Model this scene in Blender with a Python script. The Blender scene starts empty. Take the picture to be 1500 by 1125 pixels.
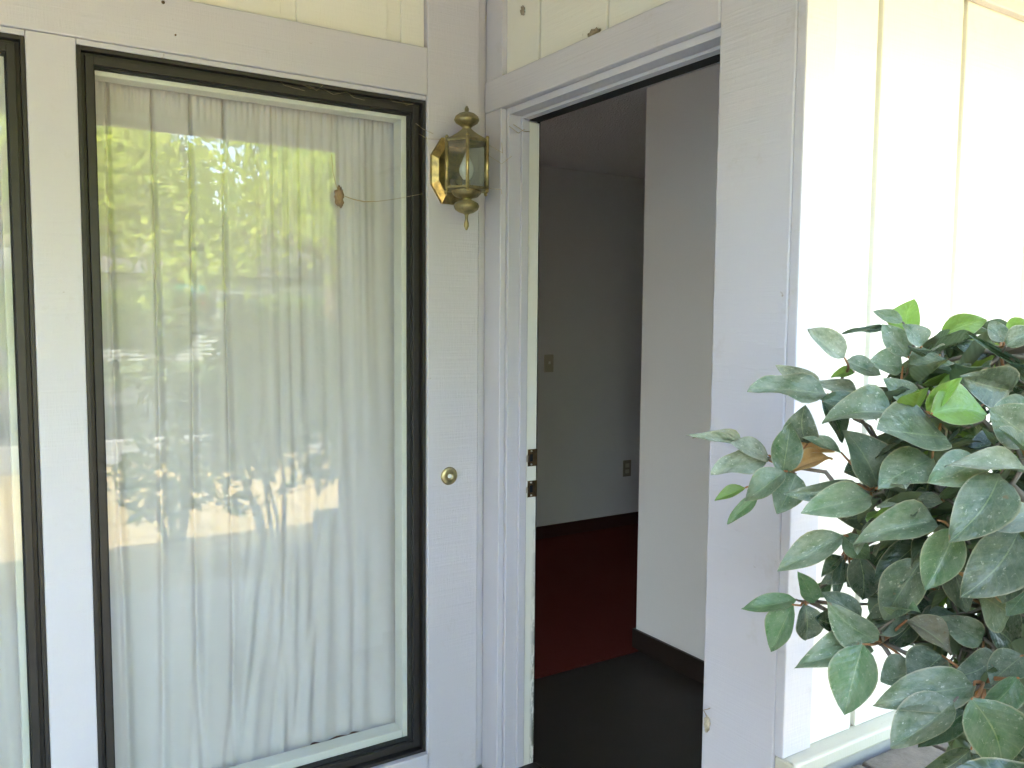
import bpy, bmesh, math, random
import numpy as np
from mathutils import Vector, Matrix
random.seed(11); rng = np.random.default_rng(11)
S = bpy.context.scene
COL = S.collection
R = math.radians

# ------------------------------------------------------------------ camera
cam_d = bpy.data.cameras.new('camera'); cam = bpy.data.objects.new('camera', cam_d); COL.objects.link(cam)
cam_d.sensor_fit = 'HORIZONTAL'; cam_d.sensor_width = 36.0; cam_d.lens = 1238.0 / 1500.0 * 36.0
cam_d.clip_start = 0.02; cam_d.clip_end = 2000
_r = Vector((0.84275, -0.53824, 0.00783)); _u = Vector((0.03518, 0.06959, 0.99695)); _f = Vector((0.53715, 0.83991, -0.07759))
CAMLOC = Vector((-1.40, -2.36, 1.38))
cam.matrix_world = Matrix(((_r.x, _u.x, -_f.x, CAMLOC.x), (_r.y, _u.y, -_f.y, CAMLOC.y), (_r.z, _u.z, -_f.z, CAMLOC.z), (0, 0, 0, 1)))
S.camera = cam

# ------------------------------------------------------------------ sky and sun
SUN_EL, SUN_AZ = R(50), R(-63)           # azimuth from +Y towards +X
w = bpy.data.worlds.new('World'); S.world = w; w.use_nodes = True
nt = w.node_tree; nt.nodes.clear()
sky = nt.nodes.new('ShaderNodeTexSky'); sky.sky_type = 'NISHITA'; sky.sun_disc = False
sky.sun_elevation = SUN_EL; sky.sun_rotation = SUN_AZ
sky.air_density = 1.2; sky.dust_density = 2.5
bg = nt.nodes.new('ShaderNodeBackground'); bg.inputs['Strength'].default_value = 0.15
w.cycles.sampling_method = "MANUAL"; w.cycles.sample_map_resolution = 512
wo = nt.nodes.new('ShaderNodeOutputWorld')
nt.links.new(sky.outputs[0], bg.inputs[0]); nt.links.new(bg.outputs[0], wo.inputs[0])
sd = bpy.data.lights.new('sun', 'SUN'); sd.energy = 3.2; sd.angle = R(0.53); sd.color = (1.0, 0.95, 0.86)
sun = bpy.data.objects.new('sun', sd); COL.objects.link(sun)
sdir = Vector((math.sin(SUN_AZ) * math.cos(SUN_EL), math.cos(SUN_AZ) * math.cos(SUN_EL), math.sin(SUN_EL)))
sun.rotation_euler = sdir.to_track_quat('Z', 'Y').to_euler(); sun.location = sdir * 60
S.view_settings.view_transform = 'Standard'; S.view_settings.look = 'None'
S.view_settings.exposure = 4.36; S.view_settings.gamma = 1.0; S.view_settings.use_curve_mapping = False
S.cycles.use_denoising = True
S.cycles.max_bounces = 6; S.cycles.diffuse_bounces = 3; S.cycles.glossy_bounces = 4
S.cycles.use_adaptive_sampling = True; S.cycles.adaptive_threshold = 0.03
S.cycles.transparent_max_bounces = 16; S.cycles.transmission_bounces = 6

# ------------------------------------------------------------------ helpers
def tag(o, label=None, cat=None, group=None, kind=None):
    if label: o['label'] = label
    if cat: o['category'] = cat
    if group: o['group'] = group
    if kind: o['kind'] = kind
    return o

def empty(name, loc, label, cat, group=None):
    o = bpy.data.objects.new(name, None); COL.objects.link(o); o.location = loc
    o.empty_display_size = 0.05
    return tag(o, label, cat, group)

class MB:
    """collects shapes (world coordinates) into one bmesh"""
    def __init__(s): s.bm = bmesh.new()
    def box(s, x0, x1, y0, y1, z0, z1, bev=0.0, seg=2):
        x0, x1 = min(x0, x1), max(x0, x1); y0, y1 = min(y0, y1), max(y0, y1); z0, z1 = min(z0, z1), max(z0, z1)
        v = [s.bm.verts.new(p) for p in ((x0,y0,z0),(x1,y0,z0),(x1,y1,z0),(x0,y1,z0),(x0,y0,z1),(x1,y0,z1),(x1,y1,z1),(x0,y1,z1))]
        fs = [s.bm.faces.new([v[i] for i in q]) for q in ((0,3,2,1),(4,5,6,7),(0,1,5,4),(1,2,6,5),(2,3,7,6),(3,0,4,7))]
        if bev > 0:
            es = {e for f in fs for e in f.edges}
            bmesh.ops.bevel(s.bm, geom=list(es), offset=bev, segments=seg, affect='EDGES', profile=0.5)
        return s
    def poly(s, pts):
        s.bm.faces.new([s.bm.verts.new(p) for p in pts]); return s
    def tube(s, pts, rad, n=8, cap=True):
        pts = [Vector(p) for p in pts]
        rads = rad if isinstance(rad, (list, tuple)) else [rad] * len(pts)
        rings = []; up = None
        for i, p in enumerate(pts):
            d = (pts[min(i+1, len(pts)-1)] - pts[max(i-1, 0)])
            d = d.normalized() if d.length > 1e-9 else Vector((0, 0, 1))
            if up is None: up = Vector((0,0,1)) if abs(d.z) < 0.9 else Vector((1,0,0))
            a = d.cross(up).normalized(); b = a.cross(d).normalized(); up = b
            rings.append([s.bm.verts.new(p + (a * math.cos(2*math.pi*k/n) + b * math.sin(2*math.pi*k/n)) * rads[i]) for k in range(n)])
        for A, B in zip(rings, rings[1:]):
            for k in range(n): s.bm.faces.new((A[k], A[(k+1) % n], B[(k+1) % n], B[k]))
        if cap:
            s.bm.faces.new(rings[0][::-1]); s.bm.faces.new(rings[-1])
        return s
    def lathe(s, c, prof, n=24, ang0=0.0):
        c = Vector(c); rings = []
        for (r, z) in prof:
            if r < 1e-6: rings.append([s.bm.verts.new(c + Vector((0, 0, z)))])
            else: rings.append([s.bm.verts.new(c + Vector((r*math.cos(ang0+2*math.pi*k/n), r*math.sin(ang0+2*math.pi*k/n), z))) for k in range(n)])
        for A, B in zip(rings, rings[1:]):
            for k in range(n):
                k2 = (k+1) % n
                if len(A) == 1 and len(B) == 1: continue
                if len(A) == 1: s.bm.faces.new((A[0], B[k2], B[k]))
                elif len(B) == 1: s.bm.faces.new((A[k], A[k2], B[0]))
                else: s.bm.faces.new((A[k], A[k2], B[k2], B[k]))
        return s
    def build(s, name, mat, parent=None, smooth=False):
        bmesh.ops.recalc_face_normals(s.bm, faces=s.bm.faces)
        me = bpy.data.meshes.new(name); s.bm.to_mesh(me); s.bm.free()
        if mat: me.materials.append(mat)
        if smooth:
            for p in me.polygons: p.use_smooth = True
        o = bpy.data.objects.new(name, me); COL.objects.link(o)
        if parent:
            o.parent = parent
            o.matrix_parent_inverse = Matrix.Translation(-Vector(parent.location))
        return o

def box(name, mat, parent, *a, bev=0.002): return MB().box(*a, bev=bev).build(name, mat, parent)

def np_mesh(name, verts, faces, mat, parent=None, smooth=False):
    me = bpy.data.meshes.new(name); me.from_pydata(verts, [], faces); me.update()
    if mat: me.materials.append(mat)
    if smooth:
        for p in me.polygons: p.use_smooth = True
    o = bpy.data.objects.new(name, me); COL.objects.link(o)
    if parent:
        o.parent = parent; o.matrix_parent_inverse = Matrix.Translation(-Vector(parent.location))
    return o

# ------------------------------------------------------------------ materials
class Mat:
    def __init__(s, name):
        s.m = bpy.data.materials.new(name); s.m.use_nodes = True
        s.t = s.m.node_tree; s.t.nodes.clear()
        s.out = s.t.nodes.new('ShaderNodeOutputMaterial'); s._co = None
    def n(s, typ, **kw):
        nd = s.t.nodes.new(typ)
        for k, v in kw.items(): setattr(nd, k, v)
        return nd
    def l(s, a, b): s.t.links.new(a, b)
    def coord(s, scale=(1,1,1), kind='Object', rot=(0,0,0)):
        if s._co is None: s._co = s.n('ShaderNodeTexCoord')
        mp = s.n('ShaderNodeMapping'); mp.inputs['Scale'].default_value = scale; mp.inputs['Rotation'].default_value = rot
        s.l(s._co.outputs[kind], mp.inputs[0]); return mp.outputs[0]
    def noise(s, scale, detail=4, rough=0.55, vec=None, dist=0.0):
        nd = s.n('ShaderNodeTexNoise'); nd.inputs['Scale'].default_value = scale; nd.inputs['Detail'].default_value = detail
        nd.inputs['Roughness'].default_value = rough; nd.inputs['Distortion'].default_value = dist
        s.l(vec if vec is not None else s.coord(), nd.inputs['Vector']); return nd.outputs['Fac']
    def ramp(s, fac, stops, interp='LINEAR'):
        nd = s.n('ShaderNodeValToRGB'); cr = nd.color_ramp; cr.interpolation = interp
        while len(cr.elements) < len(stops): cr.elements.new(0.5)
        for e, (p, c) in zip(cr.elements, stops):
            e.position = p; e.color = (*c, 1) if len(c) == 3 else c
        s.l(fac, nd.inputs[0]); return nd.outputs['Color']
    def math(s, op, a, b=None, clamp=False):
        nd = s.n('ShaderNodeMath', operation=op, use_clamp=clamp)
        for i, v in enumerate((a, b)):
            if v is None: continue
            if isinstance(v, (int, float)): nd.inputs[i].default_value = v
            else: s.l(v, nd.inputs[i])
        return nd.outputs[0]
    def mix(s, fac, a, b, mode='MIX'):
        nd = s.n('ShaderNodeMix', data_type='RGBA', blend_type=mode)
        for i, v in ((0, fac), (6, a), (7, b)):
            if isinstance(v, (int, float)): nd.inputs[i].default_value = v
            elif isinstance(v, tuple): nd.inputs[i].default_value = (*v, 1)
            else: s.l(v, nd.inputs[i])
        return nd.outputs[2]
    def bump(s, h, strength=0.3, dist=0.002):
        nd = s.n('ShaderNodeBump'); nd.inputs['Strength'].default_value = strength; nd.inputs['Distance'].default_value = dist
        s.l(h, nd.inputs['Height']); return nd.outputs[0]
    def bsdf(s, color, rough=0.6, metal=0.0, normal=None, spec=0.4, **kw):
        b = s.n('ShaderNodeBsdfPrincipled')
        def put(k, v):
            if isinstance(v, (int, float)): b.inputs[k].default_value = v
            elif isinstance(v, tuple): b.inputs[k].default_value = (*v, 1) if len(v) == 3 else v
            else: s.l(v, b.inputs[k])
        put('Base Color', color); put('Roughness', rough); put('Metallic', metal); put('Specular IOR Level', spec)
        for k, v in kw.items(): put(k.replace('_', ' '), v)
        if normal is not None: s.l(normal, b.inputs['Normal'])
        return b.outputs[0]
    def done(s, shader):
        s.l(shader, s.out.inputs['Surface']); return s.m

def paint(name, col, rough=0.55, grain=1.0, dirt=0.5, sawn=(3, 3, 150)):
    m = Mat(name)
    g1 = m.noise(1.0, 4, 0.65, m.coord(sawn))
    g2 = m.noise(1.0, 2, 0.6, m.coord((260, 260, 30)))
    big = m.noise(2.3, 3, 0.6)
    spots = m.noise(38, 2, 0.7)
    dirtm = m.noise(5.5, 5, 0.75)
    c = m.mix(m.math('MULTIPLY', big, 0.35), tuple(x*1.04 for x in col), tuple(x*0.84 for x in col))
    c = m.mix(m.ramp(spots, [(0.74, (0,0,0)), (0.80, (0.7*dirt,)*3)]), c, (0.24, 0.19, 0.13))
    c = m.mix(m.ramp(dirtm, [(0.60, (0,0,0)), (0.82, (0.55*dirt,)*3)]), c, (col[0]*0.72, col[1]*0.66, col[2]*0.52))
    h = m.math('ADD', g1, m.math('MULTIPLY', g2, 0.5))
    return m.done(m.bsdf(c, rough, normal=m.bump(h, 0.55*grain, 0.0022)))

def plain(name, col, rough=0.5, metal=0.0, var=0.15, scale=20, bump=0.1, dist=0.001, spec=0.4, **kw):
    m = Mat(name)
    nz = m.noise(scale, 5, 0.6)
    c = m.mix(nz, tuple(min(1, x*(1+var)) for x in col), tuple(x*(1-var) for x in col))
    return m.done(m.bsdf(c, rough, metal, normal=m.bump(nz, bump, dist), spec=spec, **kw))

M = {}
LAV = (0.555, 0.53, 0.565)
M['lav'] = paint('lavender_paint', LAV, dirt=1.0)
M['lav_jamb'] = paint('lavender_gloss_paint', (0.55, 0.53, 0.575), rough=0.4, grain=0.45, dirt=0.3)
M['cream'] = paint('cream_paint', (0.75, 0.725, 0.64), dirt=0.6, sawn=(4, 4, 120))
M['white_trim'] = plain('white_vinyl', (0.74, 0.75, 0.70), 0.4, var=0.05, bump=0.05)
M['bronze'] = plain('dark_bronze_aluminium', (0.036, 0.032, 0.030), 0.45, 0.3, var=0.3, scale=30, bump=0.08)
M['gasket_and_shade'] = plain('black_gasket_and_shade', (0.012, 0.012, 0.012), 0.7, bump=0.05)
M['soffit'] = paint('soffit_paint', (0.34, 0.28, 0.20), dirt=0.3, sawn=(3, 60, 3))
M['sheath'] = plain('wall_sheathing', (0.35, 0.32, 0.27), 0.9)
M['concrete'] = plain('porch_concrete', (0.36, 0.34, 0.31), 0.9, var=0.2, scale=12, bump=0.5, dist=0.003)
M['ledge_white'] = paint('painted_ledge', (0.58, 0.54, 0.44), grain=0.6, dirt=0.8, sawn=(20, 20, 20))
M['soil'] = plain('garden_soil', (0.09, 0.065, 0.045), 0.95, var=0.4, scale=40, bump=1.0, dist=0.02)
M['strip_white'] = None

def m_worn_white():
    m = Mat('worn_white_paint')
    nz = m.noise(1.0, 6, 0.7, m.coord((60, 60, 14)))
    xs = m.n('ShaderNodeSeparateXYZ'); m.l(m.coord(), xs.inputs[0])
    edge = m.ramp(xs.outputs[0], [(0.113, (0,0,0)), (0.128, (1,1,1))])
    low = m.ramp(xs.outputs[2], [(0.0, (1,1,1)), (0.85, (0,0,0))])
    f = m.math('MULTIPLY', m.math('MULTIPLY', edge, low), m.ramp(nz, [(0.44, (0,0,0)), (0.52, (1,1,1))]))
    c = m.mix(f, (0.76, 0.75, 0.68), (0.13, 0.14, 0.11))
    return m.done(m.bsdf(c, 0.4, normal=m.bump(nz, 0.15, 0.001)))
M['strip_white'] = m_worn_white()

def m_brass(name, col, tarnish, rough):
    m = Mat(name)
    nz = m.noise(45, 5, 0.65); fine = m.noise(300, 2)
    up = m.n('ShaderNodeNewGeometry'); sx = m.n('ShaderNodeSeparateXYZ'); m.l(up.outputs['Normal'], sx.inputs[0])
    dust = m.math('MULTIPLY', m.ramp(sx.outputs[2], [(0.25, (0,0,0)), (0.85, (1,1,1))]), 0.75)     # settled dust on upward faces
    c = m.mix(m.ramp(nz, [(0.40, (0,0,0)), (0.66, (1,1,1))]), col, tarnish)
    c = m.mix(dust, c, (0.27, 0.24, 0.17))
    met = m.math('SUBTRACT', 0.95, m.math('MULTIPLY', dust, 0.9))
    rg = m.math('ADD', m.math('MULTIPLY', nz, 0.25), m.math('ADD', rough, m.math('MULTIPLY', dust, 0.4)))
    return m.done(m.bsdf(c, rg, met, normal=m.bump(fine, 0.08, 0.0005)))
M['brass'] = m_brass('aged_brass', (0.60, 0.47, 0.19), (0.28, 0.23, 0.11), 0.22)
M['brass_dull'] = m_brass('dull_brass', (0.40, 0.33, 0.16), (0.22, 0.19, 0.11), 0.34)
M['bell_brass'] = m_brass('doorbell_brass', (0.66, 0.55, 0.30), (0.42, 0.36, 0.20), 0.30)
M['strike'] = m_brass('strike_plate_bronze', (0.19, 0.12, 0.06), (0.09, 0.06, 0.04), 0.35)
M['steel'] = plain('worn_steel', (0.55, 0.50, 0.45), 0.3, 0.9, scale=80)
M['bulb'] = plain('frosted_bulb', (0.82, 0.84, 0.86), 0.25, var=0.02, bump=0.0)
M['button'] = plain('doorbell_button', (0.85, 0.86, 0.85), 0.2, var=0.03, bump=0.0)

def m_glass(name, tint=(1,1,1), f0=0.043, rough=0.0, dirt=0.0, ripple=0.0):
    m = Mat(name)
    lw = m.n('ShaderNodeLayerWeight'); lw.inputs['Blend'].default_value = 0.5
    p5 = m.math('POWER', lw.outputs['Facing'], 5.0)
    F = m.math('ADD', m.math('MULTIPLY', p5, 1 - f0), f0, clamp=True)
    tr = m.n('ShaderNodeBsdfTransparent'); tr.inputs[0].default_value = (*tint, 1)
    gl = m.n('ShaderNodeBsdfGlossy'); gl.inputs['Roughness'].default_value = rough
    if ripple:
        m.l(m.bump(m.noise(2.2, 2, 0.5), ripple, 0.002), gl.inputs['Normal'])
    mx = m.n('ShaderNodeMixShader'); m.l(F, mx.inputs[0]); m.l(tr.outputs[0], mx.inputs[1]); m.l(gl.outputs[0], mx.inputs[2])
    out = mx.outputs[0]
    if dirt:
        df = m.n('ShaderNodeBsdfDiffuse'); df.inputs[0].default_value = (0.6, 0.6, 0.55, 1)
        f = m.math('MULTIPLY', m.ramp(m.noise(7, 8, 0.75), [(0.45, (0.25,)*3), (0.8, (1,1,1))]), dirt)
        m2 = m.n('ShaderNodeMixShader'); m.l(f, m2.inputs[0]); m.l(out, m2.inputs[1]); m.l(df.outputs[0], m2.inputs[2]); out = m2.outputs[0]
    return m.done(out)
M['glass'] = m_glass('window_glass', (0.985, 0.99, 0.98), 0.043, dirt=0.02)
M['lamp_glass'] = m_glass('dusty_lamp_glass', (0.93, 0.95, 0.93), 0.043, 0.03, dirt=0.06)

def m_cloth():
    m = Mat('curtain_cloth')
    weave = m.noise(1.0, 2, 0.5, m.coord((900, 900, 900)))
    st = m.noise(1.0, 5, 0.6, m.coord((9, 9, 0.8)))
    c = m.mix(st, (0.755, 0.74, 0.745), (0.67, 0.655, 0.66))
    d = m.n('ShaderNodeBsdfDiffuse'); m.l(c, d.inputs[0]); m.l(m.bump(weave, 0.1, 0.0005), d.inputs['Normal'])
    t = m.n('ShaderNodeBsdfTranslucent'); m.l(c, t.inputs[0])
    mx = m.n('ShaderNodeMixShader'); mx.inputs[0].default_value = 0.22
    m.l(d.outputs[0], mx.inputs[1]); m.l(t.outputs[0], mx.inputs[2])
    return m.done(mx.outputs[0])
M['cloth'] = m_cloth()
M['int_wall'] = plain('interior_wall_paint', (0.66, 0.675, 0.67), 0.7, var=0.03, scale=160, bump=0.35, dist=0.002)
def m_popcorn():
    m = Mat('popcorn_ceiling'); v = m.n('ShaderNodeTexVoronoi'); v.inputs['Scale'].default_value = 110; m.l(m.coord(), v.inputs['Vector'])
    return m.done(m.bsdf((0.80, 0.82, 0.84), 0.9, normal=m.bump(v.outputs['Distance'], 0.6, 0.006)))
M['popcorn'] = m_popcorn()
M['carpet'] = plain('dark_red_carpet', (0.10, 0.018, 0.014), 0.95, var=0.35, scale=260, bump=0.9, dist=0.006, spec=0.1)
M['vinyl'] = plain('dark_brown_vinyl_floor', (0.022, 0.018, 0.014), 0.55, var=0.35, scale=9, bump=0.1)
M['base_brown'] = plain('dark_stained_base', (0.014, 0.009, 0.007), 0.4, scale=60)
M['plate'] = plain('ivory_plate', (0.42, 0.40, 0.32), 0.4, var=0.03, bump=0.0)
M['plate_dark'] = plain('brown_plate', (0.22, 0.20, 0.15), 0.4, var=0.03, bump=0.0)

def m_paver():
    m = Mat('tan_brick_paver')
    oi = m.n('ShaderNodeObjectInfo')
    nz = m.noise(30, 6, 0.7); n2 = m.noise(180, 3)
    c = m.mix(oi.outputs['Random'], (0.19, 0.155, 0.125), (0.24, 0.205, 0.17))
    c = m.mix(m.ramp(nz, [(0.35, (0,0,0)), (0.75, (1,1,1))]), c, (0.14, 0.115, 0.095))
    return m.done(m.bsdf(c, 0.9, normal=m.bump(m.math('ADD', nz, n2), 0.5, 0.003)))
M['paver'] = m_paver()

def m_leaf(name, top, under, dusty, rough=0.32, trans=0.25, vein=(0.30, 0.38, 0.16)):
    m = Mat(name)
    uv = m.n('ShaderNodeUVMap'); sp = m.n('ShaderNodeSeparateXYZ'); m.l(uv.outputs[0], sp.inputs[0])
    oi = m.n('ShaderNodeObjectInfo')
    off = m.n('ShaderNodeVectorMath', operation='ADD'); m.l(m.coord((1, 1, 1)), off.inputs[0])
    cb = m.n('ShaderNodeCombineXYZ'); m.l(m.math('MULTIPLY', oi.outputs['Random'], 37.0), cb.inputs[0]); m.l(m.math('MULTIPLY', oi.outputs['Random'], 11.0), cb.inputs[1]); m.l(cb.outputs[0], off.inputs[1])
    P = off.outputs[0]
    v = m.math('ABSOLUTE', m.math('SUBTRACT', sp.outputs[0], 0.5))            # across the leaf
    mid = m.math('LESS_THAN', v, 0.014)
    side = m.n('ShaderNodeTexWave', wave_type='BANDS', bands_direction='X'); side.inputs['Scale'].default_value = 1.0; side.inputs['Distortion'].default_value = 0.0
    cb2 = m.n('ShaderNodeCombineXYZ'); m.l(m.math('MULTIPLY', m.math('SUBTRACT', sp.outputs[1], m.math('MULTIPLY', v, 0.55)), 2.6), cb2.inputs[0]); m.l(cb2.outputs[0], side.inputs['Vector'])
    sv = m.ramp(side.outputs['Fac'], [(0.93, (0,0,0)), (1.0, (0.12,)*3)])
    blot = m.noise(2.2, 4, 0.6, P); c = m.mix(m.ramp(blot, [(0.3, (0,0,0)), (0.75, (1,1,1))]), top, tuple(x*0.62 for x in top))
    hv = m.math('ADD', m.math('MULTIPLY', oi.outputs['Random'], 0.85), 0.66)
    cm = m.n('ShaderNodeVectorMath', operation='SCALE'); m.l(c, cm.inputs[0]); m.l(hv, cm.inputs['Scale']); c = cm.outputs[0]
    c = m.mix(sv, c, vein); c = m.mix(m.math('MULTIPLY', mid, 0.45), c, vein)
    dfac = m.math('MULTIPLY', m.ramp(m.noise(3.0, 7, 0.72, P), [(0.34, (0.05,)*3), (0.66, (1,1,1))]), dusty)
    c = m.mix(dfac, c, (0.42, 0.43, 0.33))
    sp1 = m.ramp(m.noise(13.0, 4, 0.7, P), [(0.61, (0,0,0)), (0.68, (1,1,1))])
    c = m.mix(m.ramp(v, [(0.455, (0,0,0)), (0.5, (0.75,)*3)]), c, (0.42, 0.38, 0.24))
    c = m.mix(m.math('MULTIPLY', sp1, min(1, dusty*1.3)), c, (0.58, 0.58, 0.45))
    scar = m.math('MULTIPLY', m.ramp(m.noise(2.6, 3, 0.6, P), [(0.70, (0,0,0)), (0.73, (1,1,1))]), 0.8)
    c = m.mix(scar, c, (0.22, 0.15, 0.08))
    g = m.n('ShaderNodeNewGeometry')
    c = m.mix(g.outputs['Backfacing'], c, under)
    rg = m.math('ADD', m.math('MULTIPLY', dfac, 0.4), rough)
    b = m.bsdf(c, rg, normal=m.bump(m.math('ADD', m.math('MULTIPLY', side.outputs['Fac'], 0.12), m.noise(7, 3, 0.6, P)), 0.22, 0.015), spec=0.5)
    t = m.n('ShaderNodeBsdfTranslucent'); m.l(m.mix(0.5, c, tuple(min(1, x*2.2) for x in top)), t.inputs[0])
    mx = m.n('ShaderNodeMixShader'); mx.inputs[0].default_value = trans; m.l(b, mx.inputs[1]); m.l(t.outputs[0], mx.inputs[2])
    return m.done(mx.outputs[0])
LEAFM = {
 'd': m_leaf('dusty_leaf', (0.095, 0.165, 0.070), (0.17, 0.21, 0.11), 0.60, 0.28),
 'm': m_leaf('dull_dark_leaf', (0.065, 0.115, 0.055), (0.15, 0.18, 0.10), 0.42),
 'g': m_leaf('green_leaf', (0.075, 0.165, 0.060), (0.16, 0.21, 0.10), 0.32, 0.26),
 'k': m_leaf('dark_leaf', (0.040, 0.080, 0.034), (0.10, 0.13, 0.07), 0.16, 0.25),
 'b': m_leaf('young_leaf', (0.17, 0.29, 0.05), (0.24, 0.36, 0.08), 0.16, 0.3, 0.45, (0.35, 0.5, 0.15)),
 'p': m_leaf('pale_dusty_leaf', (0.14, 0.18, 0.10), (0.22, 0.25, 0.16), 0.95, 0.45),
 'w': m_leaf('bluish_pale_leaf', (0.20, 0.26, 0.22), (0.22, 0.26, 0.2), 0.7, 0.3),
 'n': m_leaf('dead_brown_leaf', (0.42, 0.24, 0.085), (0.36, 0.22, 0.10), 0.1, 0.6, 0.25, (0.5, 0.32, 0.14)),
 'o': m_leaf('browning_leaf', (0.19, 0.15, 0.09), (0.2, 0.16, 0.1), 0.4, 0.5),
}
M['bark'] = plain('camellia_bark', (0.20, 0.165, 0.125), 0.85, var=0.3, scale=60, bump=0.6, dist=0.003)
M['twig'] = plain('young_orange_twig', (0.36, 0.17, 0.07), 0.6, var=0.3, scale=90, bump=0.3)

# ================================================================== THE SETTING
ZP = -0.13                                   # porch slab level
tag(box('ground', plain('dry_ground', (0.23, 0.19, 0.12), 0.95, var=0.3, scale=3, bump=0.5, dist=0.02), None, -400, 400, -400, 400, -1.0, -0.32, bev=0), kind='structure')
tag(box('porch_floor', M['concrete'], None, -6, -0.02, -2.45, 0.02, -0.31, ZP, bev=0.004), kind='structure')
tag(box('garden_bed', M['soil'], None, -0.019, 6, -2.9, -1.625, -0.30, -0.10, bev=0), kind='structure')
def m_lawn():
    m = Mat('dry_lawn_grass')
    a = m.noise(1.3, 5, 0.6); b = m.noise(60, 4, 0.7, m.coord((1, 0.3, 1)))
    c = m.mix(m.ramp(a, [(0.35, (0,0,0)), (0.7, (1,1,1))]), (0.40, 0.285, 0.125), (0.33, 0.25, 0.11))
    c = m.mix(m.ramp(b, [(0.45, (0,0,0)), (0.7, (1,1,1))]), c, (0.48, 0.37, 0.19))
    return m.done(m.bsdf(c, 0.95, normal=m.bump(b, 1.0, 0.03), spec=0.1))
M['lawn'] = m_lawn()
tag(box('lawn', M['lawn'], None, -30, 40, -6.9, -2.455, -0.31, -0.16, bev=0), kind='structure')
tag(box('sidewalk', plain('sidewalk_concrete', (0.16, 0.155, 0.145), 0.9, var=0.12, scale=6, bump=0.3, dist=0.004), None, -60, 60, -8.5, -6.905, -0.31, -0.12, bev=0.01), kind='structure')
tag(box('road', plain('asphalt', (0.055, 0.055, 0.058), 0.9, var=0.25, scale=30, bump=0.5, dist=0.004), None, -90, 90, -19, -8.7, -0.315, -0.27, bev=0), kind='structure')
tag(box('kerb', M['concrete'], None, -60, 60, -8.69, -8.505, -0.31, -0.125, bev=0.015), kind='structure')
tag(box('far_lawn', plain('green_far_lawn', (0.07, 0.10, 0.035), 0.95, var=0.3, scale=4, bump=0.5, dist=0.03), None, -60, 60, -60, -19.3, -0.31, -0.14, bev=0), kind='structure')

# ------------------------------------------------------------------ window wall (faces the street)
W1 = empty('window_wall', (-1.5, 0.05, ZP), 'lavender trimmed entry wall holding the tall curtained windows', 'wall')
XL = -5.0
GR1 = [-0.305 - 0.32*k for k in range(15)]          # channel centres in the cream siding
edges = [-0.206] + [e for g in GR1 for e in (g + 0.022, g - 0.022)] + [XL]
for i in range(0, len(edges) - 1, 2):
    if edges[i] - edges[i+1] > 0.02:
        box('siding_board', M['cream'], W1, edges[i+1], edges[i], 0.018, 0.034, 2.1955, 3.12, bev=0.003)
box('siding_backer', M['cream'], W1, XL, -0.206, 0.0265, 0.045, 2.1955, 3.12, bev=0)
box('header_board', M['lav'], W1, XL, -0.2055, -0.004, 0.045, 2.054, 2.195, bev=0.004)
box('corner_board', M['lav'], W1, -0.205, -0.021, -0.002, 0.045, ZP, 3.12, bev=0.004)
box('corner_filler', M['lav'], W1, -0.0205, 0.018, 0.010, 0.045, ZP, 3.12, bev=0.002)
box('mullion_board', M['lav'], W1, -1.268, -1.160, 0.002, 0.045, ZP, 2.0535, bev=0.003)
box('mullion_board', M['lav'], W1, -2.36, -2.232, 0.002, 0.045, ZP, 2.0535, bev=0.003)
for a, b in ((-1.1595, -0.2055), (-2.2315, -1.2685)):
    box('sill_board', M['lav'], W1, a, b, -0.012, 0.045, ZP, -0.022, bev=0.004)
    box('reveal_strip', M['lav'], W1, a, b, 0.006, 0.045, 2.040, 2.0535, bev=0.002)
box('lower_siding', M['cream'], W1, XL, -2.3605, 0.012, 0.045, ZP, 2.0535, bev=0)
# sheathing behind, leaving the two openings
for a in ((XL, -2.20, 0.0455, 0.125, -0.30, 3.12), (-1.25, -1.175, 0.0455, 0.125, -0.30, 3.12), (-0.215, 0.13, 0.0455, 0.125, -0.30, 3.12),
          (-2.1995, -1.2505, 0.0455, 0.125, 2.035, 3.12), (-1.1745, -0.2155, 0.0455, 0.125, 2.035, 3.12),
          (-2.1995, -1.2505, 0.0455, 0.125, -0.30, -0.012), (-1.1745, -0.2155, 0.0455, 0.125, -0.30, -0.012)):
    box('wall_core', M['int_wall'], W1, *a, bev=0)

# ------------------------------------------------------------------ unseen wing, added to block skylight and darken the entry court
GW = empty('added_shade_wing', (-5.1, -2.5, ZP), 'unseen cream sided wing added to darken the entry court', 'wall')
for k in range(20):
    box('siding_board', M['cream'], GW, -4.72, -4.704, -6.2 + 0.31*k, -6.2 + 0.31*k + 0.298, -0.1, 2.55, bev=0)
box('wall_core', M['cream'], GW, -5.5, -4.7205, -6.2, 0.0, -0.3, 2.75, bev=0)
box('roof_edge', M['lav'], GW, -5.7, -4.45, -6.6, -2.6, 2.76, 2.95, bev=0.004)

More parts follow.
